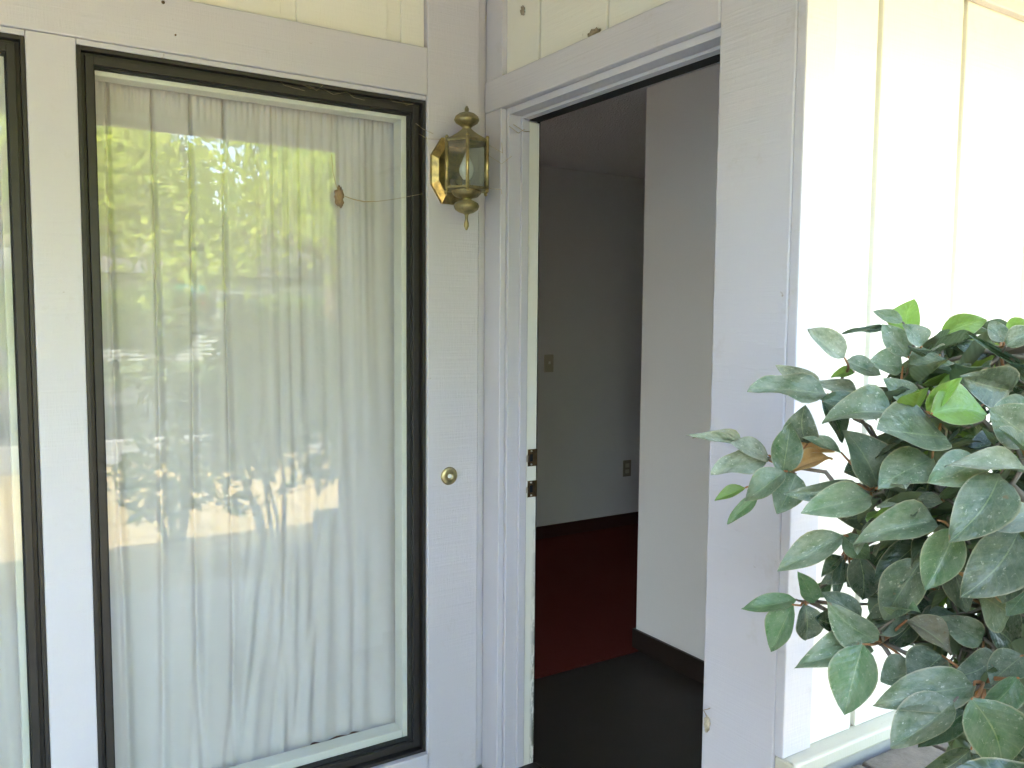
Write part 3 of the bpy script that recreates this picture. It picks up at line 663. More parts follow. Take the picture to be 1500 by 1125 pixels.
def leaf_matrix(B, T, width, n):
    B, T, n = Vector(B), Vector(T), Vector(n)
    y = T - B; L = y.length; y.normalize(); z = (n - y*n.dot(y)).normalized(); x = y.cross(z)
    m = Matrix.Identity(4)
    for i in range(3): m[i][0] = x[i]*width; m[i][1] = y[i]*L; m[i][2] = z[i]*L; m[i][3] = B[i]
    return m
def add_leaf(B, T, width, n, kind, var):
    o = bpy.data.objects.new('leaf', LV[kind][var]); COL.objects.link(o)
    o.parent = BU; o.matrix_parent_inverse = Matrix.Translation(-Vector(BU.location)); o.matrix_basis = leaf_matrix(B, T, width, n)
    return o
HERO = """-0.223 -1.614 1.358 -0.215 -1.615 1.414 0.048 -0.96 -0.25 0.14 b
-0.208 -1.599 1.37 -0.209 -1.577 1.401 0.022 -0.92 -0.32 0.2 b
-0.248 -1.621 1.379 -0.271 -1.587 1.394 0.02 -0.74 -0.63 0.24 d
-0.239 -1.591 1.369 -0.299 -1.558 1.363 0.011 -0.48 -0.76 0.44 k
-0.339 -1.591 1.327 -0.378 -1.554 1.366 0.038 -0.47 -0.82 0.31 p
-0.192 -1.647 1.358 -0.161 -1.698 1.382 0.037 -0.82 -0.56 -0.13 b
-0.28 -1.652 1.33 -0.292 -1.617 1.375 0.035 -0.8 -0.56 0.21 d
-0.282 -1.673 1.345 -0.296 -1.659 1.378 0.034 -0.43 -0.88 0.21 d
-0.206 -1.745 1.352 -0.207 -1.725 1.382 0.025 -0.84 -0.46 0.3 d
-0.164 -1.723 1.366 -0.163 -1.76 1.378 0.023 -0.97 0.06 0.25 b
-0.245 -1.768 1.349 -0.223 -1.8 1.37 0.028 -0.86 -0.46 0.23 d
-0.161 -1.753 1.318 -0.239 -1.709 1.366 0.011 -0.6 -0.74 -0.3 k
-0.135 -1.686 1.329 -0.166 -1.657 1.348 0.029 -0.6 -0.77 0.21 k
-0.278 -1.643 1.316 -0.323 -1.618 1.322 0.041 -0.42 -0.83 0.37 d
-0.252 -1.682 1.333 -0.31 -1.674 1.326 0.059 -0.16 -0.37 0.92 d
-0.293 -1.561 1.321 -0.265 -1.6 1.299 0.033 -0.48 -0.67 0.56 d
-0.266 -1.557 1.302 -0.289 -1.532 1.297 0.017 -0.7 -0.56 0.44 b
-0.336 -1.562 1.272 -0.444 -1.511 1.285 0.055 -0.22 -0.65 0.73 d
-0.319 -1.536 1.287 -0.377 -1.502 1.312 0.029 -0.51 -0.86 -0.02 p
-0.263 -1.561 1.273 -0.337 -1.544 1.291 0.023 -0.16 -0.95 0.26 p
-0.298 -1.683 1.262 -0.321 -1.641 1.299 0.033 -0.62 -0.69 0.37 d
-0.216 -1.637 1.29 -0.249 -1.603 1.301 0.017 -0.53 -0.67 0.52 k
-0.356 -1.729 1.264 -0.346 -1.77 1.31 0.023 -0.98 -0.2 0.03 b
-0.378 -1.75 1.264 -0.298 -1.781 1.264 0.06 -0.31 -0.8 0.52 b
-0.336 -1.745 1.23 -0.438 -1.711 1.24 0.09 -0.12 -0.6 0.79 d
-0.344 -1.678 1.256 -0.413 -1.619 1.258 0.056 -0.44 -0.54 0.71 d
-0.325 -1.606 1.262 -0.376 -1.583 1.269 0.028 -0.37 -0.9 0.24 k
-0.325 -1.546 1.259 -0.282 -1.557 1.193 0.034 -0.3 -0.95 -0.04 k
-0.339 -1.532 1.194 -0.366 -1.545 1.248 0.052 -0.73 -0.48 -0.49 m
-0.322 -1.579 1.186 -0.364 -1.541 1.205 0.024 -0.28 -0.66 0.7 d
-0.388 -1.528 1.153 -0.388 -1.539 1.229 0.046 -0.88 -0.47 -0.07 g
-0.371 -1.527 1.152 -0.311 -1.559 1.183 0.029 -0.59 -0.52 0.61 n
-0.34 -1.509 1.176 -0.322 -1.56 1.191 0.034 -0.88 -0.18 0.44 n
-0.408 -1.465 1.188 -0.473 -1.41 1.199 0.017 -0.42 -0.63 0.65 p
-0.397 -1.46 1.184 -0.452 -1.416 1.21 0.017 -0.24 -0.7 0.67 p
-0.381 -1.495 1.169 -0.454 -1.447 1.15 0.049 -0.49 -0.45 0.75 p
-0.365 -1.481 1.172 -0.43 -1.468 1.198 0.048 0.12 -0.72 0.69 p
-0.402 -1.543 1.16 -0.452 -1.509 1.121 0.044 -0.7 -0.33 0.63 m
-0.405 -1.472 1.123 -0.444 -1.447 1.101 0.021 -0.64 -0.4 0.66 b
-0.381 -1.477 1.108 -0.42 -1.451 1.064 0.021 -0.77 -0.51 0.37 g
-0.371 -1.539 1.152 -0.416 -1.542 1.096 0.05 -0.53 -0.7 0.48 m
-0.346 -1.626 1.149 -0.449 -1.588 1.139 0.031 -0.36 -0.91 0.21 d
-0.357 -1.656 1.138 -0.463 -1.62 1.118 0.048 -0.36 -0.76 0.54 d
-0.34 -1.654 1.149 -0.367 -1.632 1.228 0.069 -0.38 -0.92 0.12 m
-0.351 -1.737 1.202 -0.429 -1.714 1.172 0.059 -0.44 -0.48 0.76 d
-0.322 -1.78 1.207 -0.405 -1.768 1.186 0.057 -0.28 -0.56 0.78 d
-0.33 -1.847 1.199 -0.409 -1.798 1.22 0.036 -0.17 -0.6 0.78 p
-0.283 -1.826 1.232 -0.328 -1.793 1.272 0.059 -0.58 -0.82 0.02 d
-0.256 -1.816 1.267 -0.289 -1.775 1.256 0.059 -0.61 -0.29 0.73 d
-0.21 -1.761 1.287 -0.307 -1.738 1.31 0.06 -0.27 -0.94 -0.2 m
-0.231 -1.737 1.268 -0.288 -1.699 1.293 0.033 -0.43 -0.85 0.32 k
-0.318 -1.84 1.218 -0.37 -1.827 1.251 0.045 0.29 -0.64 0.71 d
-0.339 -1.741 1.12 -0.427 -1.689 1.101 0.048 -0.5 -0.64 0.59 d
-0.303 -1.727 1.138 -0.391 -1.691 1.138 0.022 -0.26 -0.66 0.7 p
-0.349 -1.823 1.196 -0.431 -1.811 1.124 0.065 -0.63 -0.43 0.65 m
-0.345 -1.865 1.155 -0.391 -1.824 1.144 0.039 -0.61 -0.53 0.58 w
-0.375 -1.627 1.079 -0.449 -1.575 1.024 0.043 -0.71 -0.46 0.52 d
-0.35 -1.607 1.071 -0.333 -1.643 1.043 0.036 -0.56 -0.66 0.5 g
-0.367 -1.782 1.122 -0.398 -1.763 1.043 0.049 -0.81 -0.56 0.18 g
-0.312 -1.83 1.121 -0.391 -1.806 1.047 0.069 -0.68 -0.47 0.56 m
-0.283 -1.827 1.097 -0.306 -1.812 1.023 0.043 -0.91 -0.35 0.21 m
-0.357 -1.734 1.07 -0.393 -1.701 0.98 0.054 -0.89 -0.42 0.2 m
-0.313 -1.702 1.078 -0.377 -1.679 1.027 0.038 -0.66 -0.37 0.66 k
-0.34 -1.628 1.045 -0.327 -1.625 0.974 0.045 -0.93 -0.32 -0.19 k
-0.318 -1.584 1.031 -0.361 -1.581 1.011 0.022 -0.43 -0.24 0.87 k
-0.307 -1.58 1.024 -0.329 -1.585 0.964 0.018 -0.86 -0.37 0.35 k
-0.312 -1.536 0.944 -0.338 -1.525 0.993 0.031 -0.47 -0.88 -0.06 g
-0.302 -1.53 0.951 -0.283 -1.544 0.971 0.023 -0.79 -0.34 0.51 g
-0.337 -1.52 0.949 -0.402 -1.469 0.935 0.033 -0.48 -0.4 0.78 g
-0.35 -1.524 0.944 -0.363 -1.499 0.864 0.047 -0.98 -0.14 0.12 g
-0.349 -1.548 0.951 -0.346 -1.555 0.891 0.045 -0.51 -0.86 0.07 m
-0.331 -1.63 0.953 -0.364 -1.588 0.984 0.034 -0.65 -0.71 0.28 m
-0.356 -1.675 0.938 -0.413 -1.635 0.988 0.05 -0.63 -0.77 -0.09 d
-0.338 -1.653 0.926 -0.451 -1.619 0.915 0.051 -0.23 -0.5 0.84 d
-0.419 -1.694 0.953 -0.452 -1.694 0.865 0.06 -0.83 -0.46 0.32 g
-0.355 -1.808 0.925 -0.472 -1.752 0.909 0.054 -0.41 -0.68 0.61 d
-0.397 -1.806 0.914 -0.47 -1.773 0.857 0.055 -0.66 -0.27 0.7 d
-0.437 -1.849 0.944 -0.413 -1.878 0.861 0.069 -0.68 -0.73 0.05 g
-0.344 -1.795 0.884 -0.42 -1.776 0.847 0.037 -0.48 -0.51 0.71 k
-0.349 -1.857 0.952 -0.384 -1.838 0.903 0.036 -0.71 -0.66 0.25 g
-0.327 -1.837 0.939 -0.321 -1.848 0.886 0.034 -0.69 -0.72 0.08 m
-0.342 -1.801 0.835 -0.394 -1.761 0.791 0.04 -0.71 -0.65 0.26 k
-0.302 -1.805 0.815 -0.326 -1.773 0.769 0.041 -0.91 -0.12 0.39 k
-0.296 -1.738 1.062 -0.28 -1.753 0.989 0.037 -0.85 -0.52 -0.08 m
-0.262 -1.788 1.015 -0.316 -1.776 1.053 0.029 -0.13 -0.98 0.12 n
-0.332 -1.7 0.971 -0.302 -1.755 0.942 0.039 -0.45 -0.61 0.65 o
-0.257 -1.771 0.97 -0.205 -1.795 0.92 0.073 -0.08 -0.93 0.36 k
-0.269 -1.829 1.044 -0.312 -1.82 1.01 0.032 -0.55 -0.64 0.53 g
-0.28 -1.686 0.961 -0.305 -1.658 0.909 0.031 -0.85 -0.51 0.13 k
-0.264 -1.823 0.877 -0.26 -1.817 0.8 0.05 -0.92 -0.39 -0.09 k
-0.17 -1.733 1.217 -0.238 -1.722 1.207 0.045 -0.22 -0.62 0.75 k
-0.22 -1.621 1.186 -0.271 -1.623 1.15 0.053 -0.41 -0.67 0.62 k
-0.263 -1.739 1.15 -0.239 -1.782 1.141 0.028 -0.78 -0.51 0.36 k
-0.254 -1.62 0.961 -0.25 -1.609 0.893 0.034 -0.87 -0.48 -0.13 k
-0.312 -1.74 0.931 -0.378 -1.734 0.906 0.051 -0.36 -0.27 0.89 m
-0.27 -1.79 0.94 -0.342 -1.777 0.923 0.049 -0.27 -0.8 0.53 m
-0.15 -1.769 0.962 -0.209 -1.749 0.942 0.037 -0.42 -0.47 0.78 k
-0.198 -1.672 1.161 -0.26 -1.659 1.125 0.049 -0.47 -0.67 0.57 k
-0.242 -1.608 1.04 -0.268 -1.593 0.998 0.038 -0.86 -0.24 0.44 k
-0.261 -1.781 0.84 -0.259 -1.826 0.812 0.047 -0.79 -0.34 0.51 k
-0.285 -1.623 1.091 -0.34 -1.593 1.099 0.042 -0.35 -0.78 0.52 m
-0.262 -1.623 0.995 -0.34 -1.61 0.992 0.066 -0.1 -0.43 0.9 m
-0.293 -1.677 0.965 -0.368 -1.656 0.953 0.048 -0.31 -0.87 0.38 d
-0.325 -1.71 0.904 -0.378 -1.693 0.891 0.049 -0.38 -0.59 0.71 d
-0.255 -1.588 1.174 -0.312 -1.582 1.158 0.053 -0.25 -0.74 0.63 k
-0.255 -1.725 0.973 -0.313 -1.711 0.95 0.047 -0.4 -0.28 0.87 m
-0.264 -1.769 0.95 -0.298 -1.73 0.977 0.039 -0.65 -0.73 0.23 d
-0.281 -1.829 0.956 -0.322 -1.81 0.922 0.046 -0.66 -0.15 0.73 m
-0.248 -1.679 0.998 -0.307 -1.665 0.974 0.042 -0.39 -0.76 0.52 k
-0.287 -1.582 1.009 -0.341 -1.57 0.993 0.031 -0.34 -0.61 0.72 m
-0.253 -1.796 0.994 -0.317 -1.784 1.03 0.07 -0.19 -0.98 -0.02 d
-0.346 -1.774 0.845 -0.39 -1.748 0.86 0.039 -0.45 -0.88 0.17 m
-0.316 -1.584 0.925 -0.37 -1.576 0.943 0.041 -0.03 -0.95 0.32 k"""
bases = []; NL = 0
for i, s in enumerate(HERO.strip().splitlines()):
    a = s.split(); v = [float(q) for q in a[:10]]
    add_leaf(v[0:3], v[3:6], v[6]*1.02, v[7:10], a[10], (i*7 + i//3) % 6); bases.append((Vector(v[0:3]), a[10])); NL += 1

# the rest of the crown: leaf whorls through its volume, in millimetres (base, tip, width, normal x100, kind and form)
cx, cy = -0.25, -2.02
FILL = """75 -1652 804 97 -1607 730 56 44 72 54 k0
64 -1649 813 13 -1590 808 46 67 36 65 m3
74 -1661 826 89 -1681 906 52 59 56 59 d4
100 -1611 965 120 -1595 908 35 58 52 63 m2
89 -1605 970 47 -1548 933 42 53 57 63 m3
92 -1609 986 71 -1585 1040 40 24 48 84 d5
105 -1618 982 174 -1648 1027 55 22 54 81 g3
-132 -1713 1019 -132 -1673 939 52 -5 65 76 m5
-145 -1718 1030 -205 -1717 1033 37 22 32 92 m1
-131 -1721 1041 -125 -1730 1100 35 -1 58 81 m0
-122 -1724 1029 -57 -1760 1028 42 3 32 95 d1
-122 -1715 1025 -56 -1691 995 49 44 51 74 d3
-111 -1777 893 -41 -1760 834 49 32 73 60 b5
-120 -1775 889 -119 -1753 822 45 12 66 74 m2
-126 -1771 908 -162 -1729 950 40 11 71 70 m3
169 -1640 1190 195 -1577 1160 40 60 10 80 k4
158 -1640 1197 116 -1572 1210 47 37 50 79 m5
-48 -1646 1216 -14 -1613 1185 36 41 39 83 d3
-59 -1644 1215 -84 -1577 1158 56 17 57 81 g2
-67 -1651 1226 -131 -1637 1246 43 37 54 76 k2
-58 -1662 1230 -72 -1703 1266 36 7 49 87 d1
-46 -1660 1220 5 -1701 1206 38 34 25 91 g5
-29 -1674 719 21 -1690 672 37 41 79 46 m5
-39 -1670 715 -48 -1661 653 33 47 78 42 b2
-47 -1664 726 -100 -1622 725 43 73 53 43 d1
-39 -1671 739 -46 -1668 797 37 41 77 48 k5
-30 -1673 736 25 -1685 796 49 17 76 63 m0
-114 -1736 937 -169 -1759 999 48 33 75 57 m1
-96 -1738 927 -42 -1767 920 36 18 73 66 d5
-109 -1724 921 -122 -1674 876 38 30 66 69 k2
-88 -1569 1023 -65 -1633 1077 54 12 42 90 b3
-81 -1561 1010 -13 -1567 970 42 10 70 71 d5
-94 -1554 1006 -119 -1507 930 53 -1 55 84 m3
-102 -1558 1019 -180 -1542 1046 47 -5 55 83 d2
-170 -1830 799 -234 -1763 815 55 34 91 24 b0
204 -1636 1044 195 -1568 982 46 52 49 70 m4
196 -1638 1053 127 -1589 1066 52 38 58 72 d4
-11 -1652 635 42 -1684 579 43 19 88 44 d2
-9 -1644 649 59 -1621 694 53 43 73 54 k4
49 -1687 1156 105 -1684 1096 45 35 43 83 g2
40 -1678 1158 32 -1609 1108 44 51 13 85 k1
32 -1682 1170 -19 -1649 1205 44 15 20 97 k2
-50 -1574 768 -120 -1552 794 42 32 81 49 d0
-28 -1577 765 51 -1575 772 48 47 72 51 m2
62 -1674 1208 7 -1625 1233 49 47 50 73 g4
69 -1671 1200 56 -1591 1165 54 38 17 91 m0
-265 -1661 1331 -228 -1618 1323 29 0 46 89 d2
-282 -1677 1334 -348 -1731 1339 45 6 20 98 k2
-263 -1676 1336 -208 -1712 1355 39 22 40 89 k5
-353 -1691 969 -331 -1657 927 29 -23 64 73 m5
-364 -1705 985 -395 -1742 1022 34 -12 70 70 g3
-351 -1702 987 -300 -1730 1056 49 -21 70 68 d1
-350 -1690 974 -314 -1650 957 30 -20 72 66 m1
63 -1586 1004 123 -1593 955 41 52 48 71 g2
54 -1575 1004 54 -1528 969 31 55 44 71 d3
47 -1580 1019 -4 -1543 1078 54 56 27 78 d3
61 -1592 1018 97 -1634 1053 36 29 67 68 m1
-149 -1756 696 -87 -1767 706 33 68 68 27 m2
-170 -1746 692 -219 -1711 684 33 58 77 25 d4
-163 -1746 703 -179 -1692 764 43 18 96 22 g5
9 -1613 607 49 -1572 667 49 79 52 34 k5
13 -1622 602 77 -1642 627 37 67 65 37 d2
-8 -1627 1269 -23 -1552 1251 41 0 22 97 d3
-13 -1647 1276 -73 -1709 1308 54 19 37 91 d5
6 -1641 1267 72 -1656 1244 43 -4 32 95 m5
-67 -1780 1001 -53 -1751 938 43 35 60 72 k5
-77 -1775 1014 -134 -1706 1030 52 41 41 81 d4
-209 -1767 859 -291 -1737 828 48 8 82 57 d1
-198 -1769 875 -192 -1757 951 49 24 75 62 m4
-188 -1767 867 -139 -1752 887 33 31 76 58 m1
-193 -1768 853 -166 -1754 803 37 -18 73 66 b1
-258 -1781 854 -252 -1762 797 31 -11 80 59 m4
-266 -1788 874 -315 -1809 942 48 10 88 46 g4
-248 -1783 870 -165 -1774 905 51 23 83 51 m3
168 -1648 983 197 -1623 913 43 48 38 79 m4
159 -1642 988 122 -1573 947 56 32 63 71 g5
159 -1641 997 130 -1572 1016 48 50 60 63 b2
72 -1571 1258 127 -1570 1220 42 18 15 97 k3
63 -1561 1259 68 -1504 1230 35 16 37 91 m3
53 -1563 1268 -9 -1506 1286 53 47 21 86 d1
59 -1576 1276 37 -1613 1356 54 -1 46 89 k1
71 -1579 1263 145 -1634 1251 50 47 41 78 m2
-147 -1791 896 -123 -1740 825 47 13 64 76 b0
-159 -1793 898 -227 -1758 848 46 4 84 54 k2
-159 -1795 913 -211 -1775 968 41 8 85 52 d2
98 -1618 1342 167 -1594 1298 48 19 51 84 d0
79 -1615 1351 23 -1579 1371 40 33 43 84 k5
-74 -1561 1031 -123 -1558 1071 32 28 58 76 k5
-60 -1568 1032 -30 -1616 1102 53 13 64 76 g4
-54 -1562 1017 21 -1568 974 50 -2 73 68 k4
-66 -1555 1013 -73 -1522 963 33 15 37 92 k5
-74 -1556 1019 -139 -1518 996 41 -1 71 70 m1
-67 -1546 807 -33 -1517 737 50 60 52 61 k1
-67 -1554 828 -35 -1585 907 49 5 75 66 g0
104 -1700 841 93 -1639 823 41 40 62 67 m4
103 -1702 852 84 -1643 900 44 73 42 54 m3
-326 -1698 1123 -398 -1680 1108 44 4 48 87 b5
-325 -1706 1125 -375 -1733 1123 30 3 59 81 m5
-305 -1708 1130 -237 -1764 1164 59 10 45 89 g2
-303 -1696 1129 -231 -1667 1151 46 -20 51 83 m1
-312 -1693 1116 -302 -1654 1068 38 -15 46 87 k5
-97 -1663 1137 -102 -1603 1078 52 15 40 90 m0
-107 -1670 1147 -169 -1660 1159 37 -7 20 98 k0
-87 -1676 1152 -40 -1700 1193 35 26 60 76 m5
-84 -1670 1143 -15 -1662 1133 43 36 32 88 d3
58 -1571 959 36 -1530 906 42 42 39 82 m4
52 -1573 973 -9 -1544 999 43 18 63 76 k2
69 -1587 970 111 -1643 979 39 36 34 87 d3
70 -1576 960 123 -1565 910 37 32 46 83 m2
-88 -1767 977 -61 -1729 903 50 47 42 78 g0
-94 -1765 977 -105 -1729 925 32 47 40 79 k3
-101 -1764 987 -167 -1704 988 55 53 30 79 m2
22 -1669 847 0 -1638 911 40 56 55 62 b4
36 -1677 831 96 -1691 799 42 50 72 48 d0
22 -1664 831 3 -1606 802 40 64 56 53 d1
-59 -1678 1066 -4 -1650 1031 42 40 36 84 m1
-71 -1672 1066 -90 -1595 1026 50 42 50 76 d4
-78 -1685 1078 -125 -1701 1115 33 9 57 82 b1
-58 -1688 1073 14 -1727 1083 44 37 63 69 m3
-189 -1659 900 -134 -1673 902 36 -3 81 59 d3
-199 -1653 888 -192 -1639 813 42 10 71 70 b2
-211 -1651 902 -275 -1623 916 42 -12 77 63 m4
147 -1647 908 175 -1639 837 39 60 30 75 m5
136 -1640 914 95 -1586 884 46 74 27 62 g0
143 -1649 931 148 -1650 1002 42 27 58 77 k2
162 -1678 1028 141 -1652 1097 39 60 26 76 k2
162 -1672 1011 142 -1604 971 48 63 30 71 m2
-102 -1545 1113 -61 -1585 1140 35 8 38 92 d3
-105 -1532 1099 -79 -1503 1058 35 -7 70 71 m0
-120 -1540 1114 -193 -1558 1155 48 -6 71 71 m3
-228 -1719 906 -148 -1688 935 45 20 76 62 b5
-234 -1717 893 -211 -1688 842 39 9 84 53 b3
-249 -1718 897 -297 -1696 871 34 22 79 57 b3
-245 -1724 913 -279 -1732 966 37 9 78 62 d4
-17 -1670 1039 38 -1706 1058 36 18 59 79 g4
-17 -1660 1030 32 -1641 1001 32 55 45 70 b1
-29 -1653 1031 -47 -1587 999 47 60 25 76 m2
-37 -1658 1037 -92 -1629 1044 36 4 51 86 b1
-33 -1665 1046 -78 -1673 1119 53 34 39 85 d4
213 -1625 1316 214 -1533 1304 52 21 19 96 k3
204 -1633 1324 150 -1606 1365 44 36 6 93 k5
-177 -1758 1062 -122 -1730 1034 36 -17 29 94 m2
-198 -1759 1064 -252 -1743 1050 34 -1 46 89 m3
-189 -1772 1074 -203 -1819 1107 33 14 47 87 d2
-254 -1674 1096 -188 -1696 1115 43 25 42 87 b4
-256 -1665 1087 -209 -1637 1061 34 22 41 89 m0
-271 -1661 1087 -313 -1604 1054 49 0 34 94 d2
-275 -1669 1087 -344 -1661 1049 48 8 69 72 d5
-267 -1677 1102 -276 -1720 1156 41 -5 45 89 k0
203 -1669 556 180 -1595 536 49 87 35 36 g0
57 -1557 894 85 -1550 822 44 21 44 87 m2
43 -1553 907 -20 -1520 920 40 15 53 84 k0
61 -1561 913 102 -1574 954 38 62 39 68 k1
6 -1578 887 -13 -1555 939 32 52 56 64 k0
21 -1587 878 105 -1621 887 56 37 72 58 g3
15 -1581 866 45 -1574 796 48 48 59 65 m5
1 -1574 877 -43 -1533 878 31 52 69 50 b2
32 -1672 1087 -3 -1650 1127 32 38 46 80 m5
49 -1677 1071 122 -1676 1013 59 9 52 85 m4
35 -1666 1077 11 -1608 1071 33 53 18 83 d4
107 -1620 1092 82 -1553 1084 39 56 34 75 b0
112 -1634 1105 116 -1655 1191 54 32 35 88 m5
122 -1628 1089 189 -1614 1060 39 37 20 91 m5
23 -1661 891 2 -1601 858 45 46 71 53 d1
36 -1670 889 80 -1667 852 34 21 75 63 k5
-247 -1635 1294 -245 -1700 1322 37 2 53 85 m3
-237 -1627 1295 -165 -1650 1347 52 -15 47 87 g5
-240 -1616 1284 -197 -1564 1253 45 3 54 84 m1
-130 -1662 939 -185 -1618 894 50 8 58 81 k0
-131 -1671 953 -197 -1694 1007 49 15 74 66 k0
-111 -1665 943 -24 -1645 926 49 21 66 72 k0
-177 -1752 1034 -138 -1712 984 41 9 70 71 m0
-189 -1752 1035 -243 -1703 974 52 31 60 73 d1
-191 -1757 1051 -256 -1747 1115 58 25 47 84 m4
-174 -1762 1050 -129 -1785 1092 38 -1 30 95 m5
-171 -1761 1040 -113 -1773 1029 33 14 44 89 m4
-70 -1539 1070 -83 -1572 1146 53 22 63 75 b2
-59 -1539 1063 12 -1580 1091 49 29 57 77 b2
-60 -1532 1051 0 -1523 997 50 7 66 75 d4
-67 -1524 1052 -58 -1458 1005 42 -4 71 70 k0
-79 -1528 1057 -139 -1496 1045 41 0 72 69 d0
36 -1555 1263 21 -1585 1311 37 34 44 83 d3
46 -1559 1255 96 -1624 1264 52 -2 60 80 d1
45 -1544 1245 77 -1514 1198 37 13 23 96 d3
33 -1542 1247 -6 -1494 1204 44 28 48 83 k2
27 -1550 1256 -47 -1556 1270 39 50 14 86 m0
-227 -1703 1280 -272 -1752 1336 53 -25 12 96 g1
-214 -1705 1276 -170 -1754 1296 37 -22 46 86 k2
-211 -1692 1268 -139 -1664 1240 51 1 22 98 d1
-219 -1687 1265 -204 -1630 1220 40 19 27 95 b4
-231 -1690 1270 -286 -1657 1257 35 24 18 95 m4
-86 -1606 805 -108 -1565 760 41 14 76 63 m5
-81 -1609 824 -73 -1573 912 58 29 64 71 m2
-76 -1613 803 -31 -1616 724 47 28 84 46 d0
-252 -1732 1123 -253 -1647 1085 59 24 37 90 d5
-262 -1750 1129 -317 -1783 1134 40 12 32 94 b3
-241 -1744 1132 -153 -1746 1161 59 -18 59 79 m5
-306 -1661 1173 -291 -1707 1206 37 1 21 98 b4
-300 -1644 1168 -234 -1598 1174 50 -29 44 85 k3
-8 -1670 1034 33 -1654 990 32 6 43 90 m4
-17 -1663 1036 -23 -1610 1000 34 49 31 81 k4
-27 -1667 1045 -93 -1629 1062 45 17 68 71 b4
-14 -1677 1054 -3 -1695 1112 33 29 67 68 d5
-168 -1652 970 -116 -1624 934 43 17 65 74 k5
-184 -1653 968 -231 -1629 914 44 -1 69 73 g0
-188 -1655 982 -253 -1649 1016 40 18 77 61 g0
-169 -1658 985 -126 -1664 1032 34 28 72 64 b4
-350 -1695 1148 -420 -1747 1166 47 -13 38 91 m5
-330 -1683 1148 -247 -1644 1168 58 11 54 84 m2
19 -1526 1162 66 -1489 1108 51 35 41 84 d5
3 -1524 1166 -44 -1484 1143 39 20 35 91 m5
16 -1542 1174 43 -1615 1205 51 0 63 78 d4
-4 -1535 954 3 -1517 896 36 50 45 74 d5
-15 -1533 968 -79 -1500 983 40 47 35 81 d2
4 -1546 967 43 -1585 976 30 32 63 70 g0
-117 -1613 1159 -91 -1572 1128 31 28 47 84 k2
-133 -1615 1162 -182 -1588 1148 33 -11 40 91 b4
-126 -1629 1173 -141 -1673 1218 33 12 64 76 g3
-111 -1620 1164 -34 -1611 1159 48 20 62 76 m4
-87 -1684 647 -88 -1650 695 37 31 93 22 d4
-128 -1548 1171 -109 -1604 1234 46 -2 63 78 k3
-120 -1544 1166 -65 -1558 1187 30 -13 49 86 d5
-127 -1533 1154 -108 -1494 1113 34 33 60 73 k2
61 -1616 764 96 -1604 700 41 44 67 60 m1
48 -1610 772 3 -1561 760 38 63 58 51 k3
64 -1620 783 114 -1633 837 47 54 73 43 d5
-113 -1592 1204 -64 -1646 1241 47 -2 57 82 m4
-110 -1584 1191 -50 -1584 1152 42 30 33 90 m3
-115 -1574 1193 -80 -1505 1159 43 10 46 88 m5
-128 -1576 1195 -183 -1518 1171 49 26 55 80 m2
-128 -1588 1206 -180 -1614 1256 47 41 25 87 m5
27 -1590 1352 93 -1597 1344 35 37 29 88 k0
21 -1580 1347 66 -1514 1297 52 22 53 82 d0
9 -1579 1351 -21 -1527 1336 37 14 20 97 d2
-71 -1663 990 -145 -1614 975 47 55 41 73 d0
-59 -1679 999 -51 -1728 1036 36 3 38 93 b2
-51 -1670 984 13 -1678 932 52 43 48 76 m3
-63 -1664 981 -80 -1623 901 52 48 44 76 m1
-157 -1716 964 -181 -1742 1015 35 24 73 64 k5
-142 -1713 960 -84 -1721 994 34 40 61 68 g5
-146 -1705 946 -106 -1658 888 54 33 69 64 d0
-158 -1704 947 -201 -1648 899 47 20 67 71 d3
-79 -1624 1153 -100 -1563 1136 37 -7 40 91 d2
-85 -1640 1161 -133 -1663 1186 34 32 29 90 k5
-64 -1640 1159 -5 -1661 1175 35 38 37 85 g4
-69 -1626 1151 -23 -1561 1115 47 40 33 86 g0
-69 -1662 1343 -113 -1593 1343 46 26 42 87 g4
-52 -1676 1347 16 -1702 1373 48 18 21 96 k2
-59 -1664 1335 -33 -1601 1269 53 -11 12 99 b0
32 -1601 572 99 -1580 615 47 34 86 38 m4
-329 -1686 1246 -258 -1639 1265 48 11 48 87 d4
-347 -1699 1251 -398 -1738 1299 45 -16 44 89 b0
3 -1527 1145 64 -1553 1166 36 44 52 73 b5
-1 -1516 1134 56 -1467 1080 52 16 24 96 k3
-9 -1515 1133 -14 -1476 1088 34 16 55 82 g1
-18 -1521 1148 -81 -1509 1194 47 8 25 97 b4
-8 -1530 1151 -9 -1578 1208 47 -2 53 85 d1
-128 -1646 1212 -74 -1657 1223 30 32 23 92 d0
-132 -1637 1204 -88 -1603 1178 33 26 23 94 d4
-146 -1636 1203 -176 -1593 1169 37 -10 27 96 d0
-150 -1647 1215 -208 -1665 1250 40 -7 46 89 g0
-35 -1613 1337 47 -1613 1311 47 36 23 91 b1
-45 -1602 1337 -32 -1518 1306 53 40 13 91 m2
-58 -1617 1344 -142 -1651 1372 56 -5 46 89 b3
-90 -1751 1135 -52 -1700 1106 43 25 57 78 k2
-103 -1749 1140 -147 -1681 1137 45 47 19 86 k0
-107 -1753 1144 -152 -1723 1161 31 31 28 91 k3
53 -1527 1146 121 -1559 1190 49 10 48 87 b3
54 -1522 1135 113 -1519 1108 37 37 57 74 k1
41 -1513 1135 22 -1434 1089 56 7 54 84 g3
33 -1518 1143 -21 -1489 1159 37 39 40 83 m0
41 -1532 1148 22 -1595 1198 46 16 37 91 m0
-209 -1611 906 -154 -1643 948 47 -17 76 63 m0
-274 -1635 1004 -311 -1651 1041 32 -4 55 83 k1
-255 -1636 999 -203 -1660 1018 38 4 70 71 m0
-259 -1625 988 -210 -1579 932 49 -8 76 64 g5
